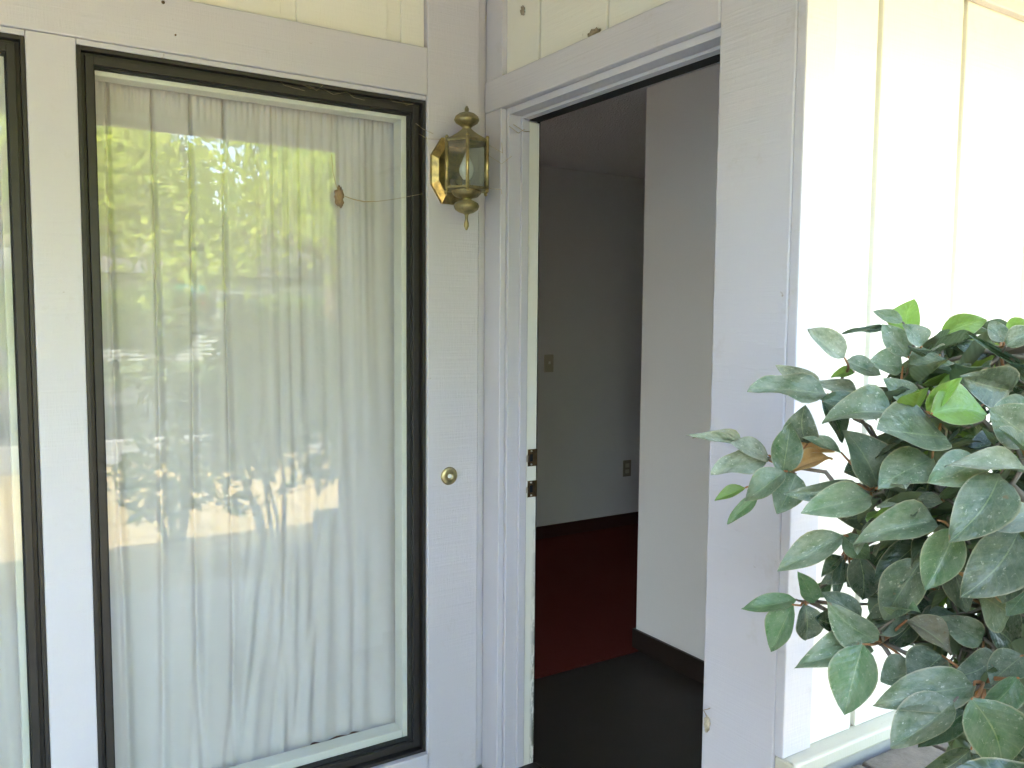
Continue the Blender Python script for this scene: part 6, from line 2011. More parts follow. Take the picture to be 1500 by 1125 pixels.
-152 -2072 1126 -136 -2020 1144 35 27 13 95 m2
-168 -2084 1125 -244 -2088 1143 42 -5 -3 100 g1
-158 -2095 1123 -173 -2184 1126 55 18 -27 95 m1
-127 -2173 1407 -195 -2135 1450 54 24 1 97 g2
-124 -2189 1399 -166 -2261 1381 45 22 -31 93 b5
-109 -2186 1399 -57 -2235 1384 45 16 -38 91 d2
-107 -2176 1403 -32 -2158 1413 47 -15 -24 96 g3
62 -1859 1368 119 -1893 1383 36 24 25 94 b3
57 -1842 1363 84 -1777 1352 44 32 9 94 d2
41 -1857 1368 -37 -1885 1388 50 35 24 91 b5
-233 -2116 422 -254 -2093 373 30 33 -83 -46 k5
-219 -2118 425 -171 -2102 387 35 41 -75 -52 g1
-218 -2128 431 -166 -2164 426 32 47 -70 -54 d5
-237 -2127 428 -295 -2168 401 47 -35 -42 -84 m5
-527 -2039 984 -607 -2040 961 44 -11 20 97 k4
-515 -2051 987 -505 -2141 984 49 -35 -2 94 d5
-508 -2030 990 -460 -1974 1005 44 -33 22 92 m3
246 -2183 1034 321 -2150 1006 52 45 -21 87 m3
232 -2188 1049 206 -2192 1116 42 24 -40 88 g5
238 -2199 1033 250 -2278 1004 45 23 -19 95 g4
-837 -2171 1097 -794 -2168 1159 42 -67 -7 74 b0
-850 -2169 1078 -884 -2158 1029 38 -31 0 95 k1
-849 -2180 1080 -892 -2242 1026 58 -55 -36 75 d2
-837 -2182 1089 -791 -2255 1104 49 -32 -42 85 k1
416 -1953 857 405 -1988 931 44 83 -8 55 d4
424 -1954 839 473 -1997 787 44 66 1 75 k4
418 -1937 841 422 -1873 810 42 77 10 64 g2
-241 -1999 871 -156 -2002 845 55 20 19 96 d5
-246 -1988 873 -207 -1912 857 46 20 30 93 b5
-262 -1992 877 -317 -1956 889 39 10 -16 98 d4
-262 -2004 878 -333 -2045 904 48 -19 15 97 g3
-245 -2007 880 -194 -2061 913 48 -19 20 96 d2
-665 -2087 994 -648 -2154 1039 48 -29 -10 95 m0
-659 -2080 995 -589 -2102 1053 58 -60 17 78 d2
-676 -2074 980 -718 -2057 945 34 -57 -23 79 m5
-675 -2081 979 -727 -2103 923 42 -38 4 92 d1
219 -2352 854 294 -2327 811 52 31 -53 79 k0
215 -2352 870 244 -2333 921 34 50 -65 57 d2
199 -2361 863 141 -2394 878 37 64 -28 72 d4
203 -2363 853 153 -2418 801 55 44 -63 64 k5
-317 -2176 1287 -328 -2089 1311 50 4 -4 100 m3
-327 -2185 1288 -383 -2172 1308 32 11 -41 91 m0
-318 -2199 1282 -329 -2273 1270 46 19 -38 91 k1
-308 -2195 1281 -261 -2244 1259 42 -23 -40 89 m1
-304 -2184 1285 -241 -2167 1289 36 -15 -16 98 d2
-678 -2158 1055 -693 -2235 1009 49 -17 -43 89 d0
-673 -2142 1071 -659 -2111 1124 33 -21 -10 97 g5
-686 -2143 1057 -750 -2108 1036 40 -23 -24 94 g5
386 -1841 951 359 -1783 975 38 57 -1 82 m0
396 -1858 955 431 -1911 1013 45 46 28 84 m5
396 -1860 940 419 -1904 908 38 78 12 61 d0
396 -1851 936 431 -1856 859 53 53 1 85 g5
386 -1840 943 355 -1770 919 48 45 19 87 m2
-518 -2395 1057 -583 -2411 1038 39 3 -52 86 d1
-501 -2402 1059 -467 -2466 1048 38 -26 -63 73 d0
-503 -2383 1068 -481 -2326 1113 45 -14 -49 86 g5
96 -2249 1020 167 -2197 1052 51 31 -56 77 g4
78 -2260 1023 31 -2281 1058 37 24 -47 85 k2
92 -2261 1006 121 -2288 955 35 46 -39 79 d2
-589 -2204 810 -623 -2229 739 46 -37 -33 87 d5
-578 -2210 823 -537 -2284 846 51 -37 -39 84 d5
-585 -2192 828 -588 -2135 880 43 -68 -45 58 d4
-591 -2191 817 -631 -2142 801 36 -52 -63 58 m1
-454 -2031 895 -508 -2077 861 43 -34 22 91 d1
-443 -2036 901 -429 -2102 904 37 -31 6 95 g3
-438 -2032 904 -384 -2087 934 42 -39 14 91 k4
-452 -2014 896 -499 -1942 870 50 -33 18 93 k4
11 -1909 1152 42 -1985 1170 52 35 34 87 g4
14 -1890 1144 72 -1826 1108 49 8 37 93 m5
-3 -1894 1155 -57 -1869 1191 41 0 24 97 k0
-37 -2010 923 -56 -1964 947 35 15 14 98 m1
-44 -2023 922 -110 -2038 949 43 57 -7 82 d3
-30 -2031 916 -11 -2099 904 38 30 10 95 m0
-23 -2016 913 37 -1994 885 41 20 28 94 m0
344 -1861 832 368 -1817 768 42 67 37 64 g2
338 -1856 844 327 -1790 860 35 65 51 56 m1
341 -1870 853 350 -1889 921 44 74 43 51 m1
345 -1876 835 377 -1924 798 35 63 12 76 m1
-447 -2355 828 -486 -2306 888 48 -27 -81 52 m5
-452 -2357 816 -534 -2322 784 49 -2 -83 56 k5
-440 -2365 809 -429 -2389 728 45 -34 -74 58 g4
-431 -2365 823 -347 -2391 848 57 -20 -76 62 m3
160 -2286 899 210 -2259 910 31 67 -40 62 m2
142 -2296 903 99 -2321 938 34 31 -55 78 m0
151 -2298 887 153 -2333 837 34 50 -28 82 b1
-139 -1879 631 -185 -1860 593 32 80 56 22 g1
-128 -1877 648 -106 -1831 724 57 44 83 34 g4
-122 -1886 630 -74 -1906 579 43 59 79 16 m2
78 -1863 1376 137 -1817 1356 40 -5 37 93 g3
64 -1860 1381 30 -1792 1397 41 31 1 95 d4
59 -1867 1385 -9 -1844 1422 44 36 3 93 d0
71 -1881 1384 81 -1941 1413 40 35 35 87 g1
75 -1880 1376 105 -1929 1359 36 21 14 97 k1
328 -1950 1183 304 -1885 1207 43 40 15 90 d1
327 -1966 1190 297 -1997 1258 47 48 25 84 g3
332 -1971 1186 336 -2047 1239 48 54 18 82 b2
339 -1968 1173 375 -1999 1142 35 44 30 85 g0
337 -1951 1175 366 -1902 1153 36 40 25 88 d3
-32 -2419 1071 -81 -2430 1113 41 20 -31 93 k4
-31 -2426 1063 -94 -2488 1062 46 -3 -59 81 g2
-19 -2426 1057 9 -2483 1012 43 38 -56 74 g3
-13 -2417 1057 35 -2417 1022 34 24 -63 74 m1
-14 -2410 1068 51 -2355 1101 46 -6 -67 74 d4
-143 -2393 624 -188 -2432 605 39 13 -96 26 g2
-127 -2389 618 -88 -2405 564 38 11 -88 47 d2
-126 -2391 635 -66 -2429 684 45 23 -94 27 b0
-15 -1869 1138 -16 -1820 1107 35 19 31 93 d1
-25 -1883 1149 -82 -1909 1177 40 10 31 94 m2
-3 -1882 1144 68 -1902 1145 39 9 36 93 b5
-712 -2223 1218 -735 -2160 1238 43 -32 -31 89 m4
-715 -2242 1209 -750 -2291 1178 41 -47 -37 80 d5
-701 -2240 1221 -668 -2272 1252 32 -56 -2 83 d2
-309 -2421 991 -354 -2437 938 41 -7 -66 74 g3
-297 -2423 989 -266 -2456 920 46 -26 -63 73 d4
-290 -2418 997 -199 -2417 982 47 -11 -68 73 m5
-298 -2415 1011 -279 -2396 1079 41 -26 -50 82 d2
-313 -2418 996 -383 -2420 975 38 -12 -71 69 m1
60 -2090 995 66 -2158 984 38 49 -16 86 g4
66 -2083 988 102 -2107 944 37 27 -5 96 g3
64 -2067 998 94 -2009 1004 42 36 -19 91 m2
52 -2068 1000 7 -2000 1020 50 34 17 93 b0
48 -2082 1000 -6 -2104 1014 30 36 -27 89 d3
-32 -1931 499 37 -1877 511 50 85 17 -50 m5
-43 -1946 489 -56 -1991 436 38 89 26 -38 g0
-45 -1929 492 -72 -1861 447 55 60 75 -29 k1
-104 -1849 768 -104 -1825 839 44 23 79 56 g2
-95 -1851 750 -47 -1840 718 32 40 70 60 k5
-46 -1976 719 -5 -2023 746 35 84 29 46 m1
-45 -1972 707 2 -1998 667 42 81 38 45 d0
-53 -1964 703 -49 -1943 628 43 70 32 64 b0
-56 -1956 716 -80 -1869 728 57 60 57 56 m2
-48 -1967 725 -13 -1964 789 42 83 31 46 d5
-365 -2086 660 -357 -2138 597 43 -49 -81 32 k5
-366 -2091 670 -366 -2149 673 33 -94 -22 26 k4
-377 -2074 673 -447 -2044 701 48 -78 -51 37 m0
-374 -2073 661 -418 -2037 612 46 -61 -75 24 m1
-365 -2079 657 -353 -2081 580 43 -73 -65 22 d4
-99 -1885 977 -63 -1819 956 46 14 16 98 g3
-114 -1889 979 -183 -1846 970 48 36 21 91 g5
-111 -1902 988 -146 -1940 1030 41 13 8 99 d4
-101 -1907 982 -77 -1985 996 51 25 47 85 k4
-94 -1900 975 -23 -1936 937 49 5 26 97 b5
-209 -2191 887 -224 -2164 962 45 37 -26 89 k5
-217 -2197 871 -282 -2211 842 40 29 -26 92 d0
-200 -2203 871 -165 -2244 847 32 5 -28 96 d5
-195 -2196 877 -126 -2201 884 38 26 -42 87 k4
-568 -2202 861 -579 -2267 810 48 -30 -59 75 m1
-563 -2187 878 -549 -2154 932 37 -37 -27 89 b2
-575 -2186 864 -619 -2155 845 33 -27 -63 73 m1
-519 -2082 985 -581 -2098 956 39 -49 -1 87 k2
-498 -2084 991 -426 -2121 1005 47 -26 4 97 k0
-507 -2067 991 -498 -2012 1001 36 -35 -5 93 k5
120 -1924 955 80 -1856 951 48 33 32 88 d2
131 -1945 960 152 -2002 982 38 34 36 87 m1
136 -1929 950 201 -1893 908 45 61 15 78 m0
249 -1888 1172 200 -1906 1193 33 51 4 86 m1
270 -1889 1166 354 -1930 1155 51 38 -7 92 d4
266 -1878 1159 298 -1850 1120 32 30 2 95 k4
254 -1875 1173 219 -1814 1212 50 40 36 84 d4
-213 -2347 1295 -232 -2429 1254 51 -14 -47 87 g1
-199 -2339 1299 -139 -2354 1291 39 18 -12 98 d5
-206 -2328 1308 -180 -2275 1353 41 -14 -14 98 k0
-221 -2331 1301 -283 -2303 1305 42 -23 -33 92 m4
223 -2047 1102 269 -2052 1062 31 53 -20 82 d5
211 -2035 1114 193 -1978 1136 39 35 -19 92 d4
208 -2049 1120 171 -2067 1179 42 36 -10 93 d3
217 -2057 1105 232 -2111 1078 39 29 -10 95 m1
-111 -1876 1286 -61 -1834 1267 41 6 -10 99 m0
-130 -1877 1287 -183 -1842 1272 34 11 -8 99 m1
-114 -1893 1293 -85 -1941 1311 32 31 17 94 m5
-445 -2114 918 -515 -2088 912 43 -12 -4 99 g1
-440 -2127 914 -488 -2191 879 54 -29 -47 83 k4
-426 -2127 922 -381 -2179 935 41 -35 -28 89 d0
-433 -2111 929 -428 -2073 984 43 -50 -31 81 g2
150 -1741 1271 95 -1691 1306 46 37 39 85 m5
158 -1760 1270 158 -1841 1293 43 3 13 99 m4
167 -1742 1262 241 -1692 1231 48 3 38 92 m0
-102 -2177 1331 -78 -2245 1299 47 -2 -3 100 g3
-95 -2161 1333 -32 -2119 1315 42 10 -4 99 m0
-116 -2162 1335 -168 -2136 1333 36 25 -25 94 b0
-541 -2385 1236 -517 -2356 1285 31 -28 -50 82 g3
-555 -2391 1220 -619 -2397 1180 42 -24 -15 96 d1
-543 -2402 1224 -531 -2475 1206 44 -34 -39 86 m2
-268 -2162 613 -315 -2151 532 51 20 -97 15 m0
-257 -2164 612 -218 -2165 526 51 12 -99 11 m1
-250 -2167 623 -175 -2193 625 47 -2 -100 8 d1
-268 -2168 632 -308 -2199 687 41 -39 -91 12 b3
-293 -1913 1138 -353 -1936 1163 42 -17 18 97 d5
-272 -1913 1137 -217 -1937 1155 32 -28 4 96 m1
-216 -2162 984 -178 -2212 955 40 20 -44 88 m1
-211 -2153 993 -151 -2148 1012 35 -13 -13 98 d4
-230 -2145 991 -272 -2100 1003 39 4 -49 87 d0
-233 -2159 989 -314 -2204 987 53 5 -43 90 m4
-225 -2165 987 -250 -2247 970 55 -15 -50 85 d5
408 -2094 1200 448 -2141 1179 39 56 -23 80 d5
404 -2076 1198 429 -2010 1157 48 53 9 84 m5
392 -2083 1211 343 -2066 1249 32 60 -29 75 k3
395 -2097 1205 365 -2158 1212 38 60 5 80 m1
-272 -1985 872 -207 -1997 906 40 -7 0 100 d0
-278 -1972 863 -250 -1896 835 47 -5 6 100 m0
-290 -1974 862 -331 -1928 836 36 -3 2 100 k3
-292 -1990 866 -344 -2033 866 39 -3 13 99 k4
-281 -1995 866 -276 -2085 860 51 15 13 98 b5
-286 -2118 935 -199 -2102 965 57 -21 -7 97 d3
-301 -2110 937 -320 -2056 966 36 12 -21 97 k1
-308 -2117 928 -371 -2104 911 37 18 -6 98 m5
-306 -2127 928 -353 -2165 911 33 -32 -4 95 m3
-293 -2130 927 -265 -2196 898 42 1 -47 88 k3
321 -1719 1057 284 -1699 1130 46 44 9 89 d2
332 -1732 1048 367 -1799 1056 40 64 30 71 m1
335 -1730 1043 375 -1766 1027 30 58 32 75 m4
331 -1714 1039 359 -1666 991 39 43 48 77 m1
323 -1710 1047 308 -1645 1048 39 34 29 89 k3
-470 -2198 970 -509 -2238 946 37 -29 -14 95 d1
-458 -2200 971 -423 -2277 943 53 -24 -11 97 d0
-453 -2194 982 -395 -2218 1031 42 -40 -24 89 k0
-461 -2182 983 -455 -2119 1054 47 -41 -49 77 m0
-473 -2185 977 -534 -2157 994 35 -36 -53 77 d3
-466 -2085 560 -526 -2083 605 43 -61 -78 -15 b1
-467 -2079 551 -539 -2037 542 50 -84 -52 -13 d1
-455 -2077 544 -445 -2026 490 43 -93 -33 -14 m2
-451 -2087 542 -422 -2100 478 42 -77 -54 -34 k2
-456 -2097 551 -456 -2185 534 47 -92 -37 -12 g0
-311 -2116 776 -318 -2153 722 35 -2 -32 95 k3
-305 -2120 783 -274 -2201 760 55 -16 -34 93 g3
-302 -2109 795 -248 -2108 859 51 -19 -66 73 k1
-310 -2105 797 -311 -2076 881 54 7 -43 90 m4
-320 -2105 783 -374 -2085 769 38 -35 -57 74 g1
-126 -2187 1287 -204 -2215 1305 54 34 -10 93 g3
-111 -2195 1282 -87 -2284 1266 58 -8 -36 93 k5
-104 -2179 1282 -44 -2153 1272 41 23 5 97 d3
-116 -2172 1289 -127 -2110 1317 39 33 -33 88 d2
-270 -2394 899 -256 -2388 990 48 22 -75 63 b0
-279 -2398 878 -319 -2419 826 44 -2 -70 71 m2
-264 -2401 881 -216 -2440 845 44 -8 -50 86 d4
359 -1804 1099 428 -1810 1056 50 54 38 75 d0
345 -1792 1104 323 -1712 1091 42 59 38 71 g4
348 -1812 1114 346 -1864 1164 42 39 27 88 m2
2 -1803 1313 53 -1875 1323 47 42 2 91 m0
7 -1792 1311 69 -1786 1308 32 40 5 92 g5
-13 -1801 1315 -62 -1851 1339 46 36 39 85 m2
-14 -1806 1365 -55 -1837 1397 33 21 2 98 d5
5 -1803 1353 79 -1825 1314 45 37 22 90 m0
-373 -1972 971 -330 -2045 1002 54 6 20 98 d4
-367 -1966 967 -313 -1979 970 32 -23 -6 97 m2
-390 -1966 967 -465 -1992 969 50 -22 33 92 k0
-448 -2293 548 -455 -2290 482 35 -28 -95 15 k0
-443 -2298 549 -413 -2322 483 39 -24 -95 22 k0
-438 -2300 563 -393 -2332 582 34 -36 -92 14 d3
-452 -2301 567 -489 -2358 624 48 -35 -91 24 k4
-459 -2291 559 -523 -2279 558 40 -11 -98 17 g3
65 -2266 1075 43 -2221 1125 36 20 -50 84 k5
63 -2285 1067 33 -2340 1074 34 31 -10 94 m2
71 -2285 1061 89 -2342 1036 39 23 -54 80 k4
80 -2275 1064 167 -2280 1045 50 9 -59 80 d0
78 -2267 1065 135 -2228 1059 38 40 -41 82 g3
-458 -2148 653 -420 -2200 671 38 -93 -25 28 g3
-476 -2138 653 -537 -2130 671 36 -80 -50 32 d5
-467 -2137 638 -481 -2123 565 39 -87 -32 37 m3
297 -2105 1309 285 -2050 1345 37 52 -29 81 d0
295 -2127 1305 272 -2198 1320 39 27 -35 90 g1
305 -2124 1297 342 -2172 1258 40 58 -1 82 k3
306 -2106 1301 338 -2061 1291 32 57 -12 82 m0
-85 -1984 764 -50 -1921 705 58 63 3 77 b5
-90 -1980 775 -94 -1903 794 48 49 0 87 g0
-90 -2000 781 -90 -2042 825 38 66 3 75 k0
-84 -2000 765 -37 -2060 717 55 47 38 80 m5
33 -1998 1144 104 -1995 1127 42 37 -2 93 m3
24 -1989 1142 40 -1933 1110 41 24 -19 95 k3
12 -1996 1154 -37 -1979 1191 39 34 19 92 d4
20 -2011 1149 18 -2074 1158 37 15 23 96 g5
-186 -2018 802 -109 -2003 788 43 8 -19 98 g5
-197 -2009 806 -193 -1953 818 34 -3 -15 99 m3
-209 -2020 808 -271 -2019 831 40 36 -7 93 d4
-198 -2032 802 -200 -2095 795 35 13 7 99 k5
-65 -2073 1210 -21 -2118 1187 36 34 -23 91 d2
-61 -2063 1213 17 -2048 1204 49 15 -14 98 b0
-78 -2056 1219 -116 -1991 1256 47 33 3 94 d5
-83 -2072 1212 -159 -2120 1198 54 39 5 92 d1
-712 -2271 1272 -746 -2213 1307 39 -49 -5 87 d0
-713 -2287 1258 -761 -2336 1199 57 -41 -21 89 d2
-698 -2288 1270 -636 -2348 1301 54 -40 -3 92 b1"""
WHORLS = """72 -1659 814
96 -1614 975
-133 -1719 1030
-120 -1779 901
164 -1650 1195
-55 -1653 1223
-37 -1672 727
-106 -1732 929
-91 -1560 1016
-162 -1838 797
206 -1645 1052
-19 -1648 643
41 -1688 1165
-39 -1578 764
70 -1682 1205
-273 -1670 1333
-358 -1698 977
54 -1585 1011
-160 -1753 694
3 -1618 598
-5 -1639 1271
-70 -1784 1012
-199 -1771 863
-259 -1785 865
164 -1652 994
62 -1571 1265
-151 -1798 905
89 -1621 1348
-64 -1561 1023
-72 -1550 818
105 -1711 845
-314 -1701 1125
-96 -1671 1145
62 -1577 969
-92 -1772 987
25 -1674 836
-69 -1682 1071
-201 -1656 900
142 -1649 919
165 -1682 1017
-110 -1538 1108
-239 -1723 902
-26 -1664 1036
213 -1637 1317
-187 -1763 1067
-265 -1670 1092
206 -1681 559
53 -1558 905
10 -1582 877
39 -1677 1078
112 -1631 1094
27 -1671 897
-247 -1624 1289
-123 -1668 945
-183 -1758 1042
-68 -1534 1059
39 -1549 1253
-221 -1696 1272
-82 -1613 813
-252 -1743 1128
-310 -1651 1167
-16 -1673 1043
-177 -1656 976
-341 -1688 1145
12 -1532 1170
-5 -1538 965
-123 -1621 1165
-87 -1690 637
-130 -1541 1162
56 -1618 774
-120 -1584 1198
15 -1589 1354
-61 -1669 992
-152 -1711 954
-75 -1635 1156
-62 -1672 1343
22 -1605 566
-339 -1693 1244
-8 -1523 1142
-140 -1644 1209
-47 -1613 1341
-97 -1759 1140
43 -1523 1140
-218 -1606 900
-266 -1632 995
-347 -1678 1114
15 -1714 1242
-105 -1705 1115
-293 -1698 1167
-309 -1686 1294
129 -1654 766
2 -1560 1243
-179 -1832 842
-86 -1730 1288
38 -1667 1301
180 -1630 942
-215 -1789 904
-124 -1772 760
105 -1633 647
-65 -1582 1316
-152 -1698 735
-169 -1654 997
146 -1660 1169
-98 -1561 1048
-212 -1641 1284
-74 -1639 1162
37 -1629 860
-99 -1786 741
-346 -1668 1146
-230 -1749 1213
-188 -1823 852
-80 -1690 917
-68 -1751 900
-24 -1554 928
148 -1642 1158
-16 -1609 1090
-90 -1747 963
-128 -1785 804
-46 -1714 813
116 -1693 584
-203 -1788 1196
-56 -1503 900
-114 -1801 919
-177 -1737 866
-238 -1723 1016
66 -1637 1066
-72 -1582 936
-72 -1569 1304
137 -1700 588
-151 -1795 1187
-107 -1818 718
-97 -1775 751
-174 -1761 1295
-23 -1503 1039
-300 -1696 1218
-140 -1791 1151
-162 -1613 1103
208 -1626 1296
-35 -1695 1122
-309 -1719 1039
-112 -1764 1284
-189 -1674 1296
-163 -1633 1337
-169 -1799 794
-159 -1825 909
-12 -1590 1138
47 -1632 669
-59 -1774 1115
147 -1702 630
134 -1645 841
99 -1586 1240
-273 -1767 863
-296 -1741 1095
-17 -1625 609
-53 -1548 939
-114 -1645 814
-18 -1612 1070
-143 -1623 1173
-34 -1539 1185
-178 -1557 1168
-235 -1668 1237
-37 -1639 813
-51 -1644 1050
-279 -1701 831
-187 -1599 891
-28 -1486 1261
-62 -1679 815
159 -1690 781
-265 -1618 1146
-227 -1708 1255
-435 -2285 1319
-463 -2276 1282
-188 -2088 1084
-145 -2117 721
-201 -2143 614
-65 -2040 1432
212 -2064 992
-179 -1941 764
174 -2040 1383
-570 -2246 1159
359 -1888 941
62 -1992 818
-177 -2013 538
-469 -2427 998
202 -2335 784
86 -1990 1386
-300 -2036 660
-279 -2290 795
-607 -2095 675
150 -2245 832
-536 -2127 1156
-252 -1911 721
-149 -1928 1131
26 -2059 881
-657 -2125 1269
-188 -2321 1017
-38 -2242 518
302 -2269 754
-144 -2152 736
-254 -2006 562
236 -2295 859
-223 -2131 872
-244 -2393 1005
-480 -2179 997
-433 -2138 708
-86 -2108 1012
-204 -1998 634
267 -2278 1221
-243 -2349 928
192 -2401 912
201 -2410 982
-491 -2064 786
-301 -2407 994
-605 -2279 1106
84 -2113 773
-397 -2297 1373
-15 -2162 1357
0 -1880 1020
-440 -2475 864
-52 -2390 695
-72 -2215 1420
-71 -1996 749
-59 -2403 655
48 -1897 714
-4 -2461 925
-489 -2003 1417
-57 -1819 1141
-215 -2209 744
-285 -2093 1108
-565 -2135 735
-102 -2086 987
-631 -2174 730
-160 -2234 849
3 -1936 1409
-745 -2326 1016
-739 -2118 868
-65 -2371 1108
-317 -1934 1083
-232 -2299 743
-347 -2027 630
-16 -1973 1154
-604 -2190 983
-753 -2311 1127
-253 -2031 885
-738 -2364 1117
-286 -2163 844
-403 -2138 749
97 -1895 920
260 -2187 846
-263 -2409 1171
-166 -2151 628
8 -1989 1069
-389 -2085 1300
-71 -2065 1228
-102 -2282 1268
-135 -1994 979
163 -2284 1223
-550 -2085 505
-267 -2287 597
104 -2392 857
188 -2000 1065
95 -2190 1119
-374 -2486 1044
390 -1891 779
-293 -1950 918
-412 -2115 987
307 -2076 1069
49 -1917 1073
-207 -2171 1412
32 -2381 1260
162 -2185 979
-239 -1949 755
-257 -2489 1131
-39 -1939 1093
-300 -2171 673
279 -1738 963
194 -2262 996
304 -2037 954
-309 -2069 1395
218 -2098 1004
330 -2119 1236
133 -1973 1249
-432 -2114 1301
-33 -2245 686
223 -2248 1063
312 -2108 1235
-547 -2053 1026
293 -1723 1088
38 -2281 1156
-451 -2402 744
104 -2161 545
212 -1868 648
-254 -2293 681
10 -2172 808
-167 -2425 945
-173 -2151 1368
-197 -2054 1216
89 -2189 926
64 -2083 1131
20 -2129 916
-366 -1973 890
309 -1973 706
-12 -2215 810
352 -2172 768
-99 -2086 1066
322 -2156 967
-469 -2175 703
-747 -2154 1046
-120 -2228 828
-206 -2298 1284
-278 -2302 1343
-425 -2450 898
-156 -2083 1122
-118 -2178 1401
52 -1853 1365
-228 -2121 432
-516 -2039 987
236 -2188 1038
-843 -2172 1087
417 -1947 846
-252 -1998 875
-668 -2078 987
209 -2355 860
-316 -2187 1284
-676 -2148 1061
391 -1851 947
-507 -2392 1061
87 -2256 1016
-584 -2200 820
-446 -2024 900
7 -1898 1149
-33 -2020 918
340 -1867 841
-442 -2362 820
150 -2291 896
-130 -1883 638
69 -1870 1379
332 -1961 1179
-23 -2417 1064
-134 -2386 628
-15 -1879 1144
-708 -2233 1215
-302 -2418 999
59 -2078 997
-41 -1939 498
-104 -1853 757
-53 -1967 714
-367 -2079 669
-104 -1896 981
-207 -2195 876
-566 -2193 868
-509 -2079 990
127 -1935 956
259 -1884 1168
-211 -2336 1301
214 -2046 1110
-120 -1883 1289
-434 -2118 919
158 -1748 1266
-105 -2167 1335
-545 -2390 1226
-261 -2163 623
-283 -1909 1134
-222 -2153 989
401 -2086 1204
-282 -1983 867
-297 -2120 932
326 -1722 1047
-462 -2190 975
-456 -2085 553
-309 -2109 786
-115 -2183 1284
-272 -2394 887
349 -1804 1106
-5 -1793 1312
-6 -1800 1358
-379 -1963 967
-447 -2294 560
68 -2274 1066
-465 -2139 650
299 -2115 1303
-90 -1992 772
21 -1999 1147
-198 -2020 804
-73 -2065 1214
-707 -2281 1266"""
fill = []
for s in FILL.strip().splitlines():
    a = s.split(); v = [int(q) for q in a[:10]]
    fill.append((Vector(v[0:3])/1000, Vector(v[3:6])/1000, v[6]/1000, Vector(v[7:10])/100, a[10][0], int(a[10][1])))
whorls = [Vector([int(q) for q in s.split()])/1000 for s in WHORLS.strip().splitlines()]
# those that show largest become parts, the rest one mass of foliage
NP = min(300 - NL, len(fill))
for L in fill[:NP]: add_leaf(*L[:6])
MK = list('dmgkb'); V = []; F = []; UVs = []; MI = []
for L in fill[NP:]:
    mt = np.array(leaf_matrix(*L[:4])); me = LV[L[4]][L[5]]
    co = np.empty(len(me.vertices)*3); me.vertices.foreach_get('co', co); co = co.reshape(-1, 3)
    off = sum(len(v) for v in V); V.append(co @ mt[:3, :3].T + mt[:3, 3])
    F += [tuple(q + off for q in p.vertices) for p in me.polygons]; MI += [MK.index(L[4])]*len(me.polygons)
    UVs += [tuple(u.uv) for u in me.uv_layers[0].data]
if V:
    fo = np_mesh('foliage', np.concatenate(V).tolist(), F, None, BU, True); fm = fo.data
    for k in MK: fm.materials.append(LEAFM[k])
    fm.polygons.foreach_set('material_index', MI)
    ul = fm.uv_layers.new(name='UVMap'); ul.data.foreach_set('uv', np.array(UVs).ravel())
    fo['kind'] = 'stuff'
# stems
NODES = [(-0.212, -1.625, 1.32),(-0.17, -1.722, 1.338),(-0.267, -1.544, 1.301),(-0.277, -1.54, 1.273),(-0.3, -1.718, 1.252),(-0.352, -1.503, 1.154),(-0.291, -1.652, 1.25),(-0.31, -1.627, 1.133),(-0.275, -1.709, 1.138),(-0.302, -1.591, 1.06),(-0.277, -1.564, 1.019),(-0.304, -1.518, 0.94),(-0.309, -1.648, 0.919),(-0.306, -1.793, 0.912),(-0.253, -1.806, 1.138),(-0.296, -1.747, 1.099),(-0.195, -1.739, 0.976),(-0.257, -1.795, 1.231)]
TRUNK = Vector((-0.02, -2.08, -0.12))
b = MB()
forks = []
for a_, r0 in ((0.3, 0.012), (1.5, 0.010), (2.7, 0.012), (3.9, 0.012), (5.2, 0.010)):
    top = Vector((cx + 0.06 + 0.16*math.cos(a_), cy + 0.16*math.sin(a_), 0.80 + 0.12*math.sin(a_*3)))
    mid = TRUNK.lerp(top, 0.5) + Vector((random.uniform(-.05, .05), random.uniform(-.05, .05), 0.04))
    b.tube([TRUNK + Vector((0.02*math.cos(a_), 0.02*math.sin(a_), 0)), mid, top], [r0*1.3, r0, r0*0.7], 8); forks.append((top, r0*0.7)); forks.append((mid, r0))
b.build('trunk', M['bark'], BU, True)
def wob(a, c, n, amp):
    pts = [a.lerp(c, i/n) for i in range(n+1)]
    return [pts[0]] + [p + Vector((random.uniform(-amp, amp), random.uniform(-amp, amp), random.uniform(-amp, amp))) for p in pts[1:-1]] + [pts[-1]]
NODEV = [Vector(n) for n in NODES]
linked = [q[0] for q in forks]
for nd in sorted(NODEV, key=lambda n: min((q[0]-n).length for q in forks)):       # each shoot leaves the nearest older one
    f0 = min(linked, key=lambda q: (q-nd).length)
    b = MB(); b.tube(wob(f0, nd, 5, 0.010), [0.0050, 0.0044, 0.0038, 0.0032, 0.0027, 0.0022], 6); b.build('branch', M['bark'], BU, True)
    linked.append(nd)
for B, kd in bases:
    nd = min(NODEV, key=lambda q: (q-B).length)
    if (nd-B).length < 0.16:
        b = MB(); b.tube(wob(nd, B, 3, 0.004), [0.0026, 0.0022, 0.0018, 0.0014], 6); b.build('twig', M['twig'] if random.random() < 0.7 else M['bark'], BU, True)
b = MB()
for P in whorls:
    f0 = min(forks + [(n, 0.003) for n in NODEV], key=lambda q: (q[0]-P).length)
    b.tube(wob(f0[0], P, 3, 0.012), [0.0038, 0.003, 0.0024, 0.0018], 5)
o = b.build('inner_twigs', M['bark'], BU, True); o['kind'] = 'stuff'
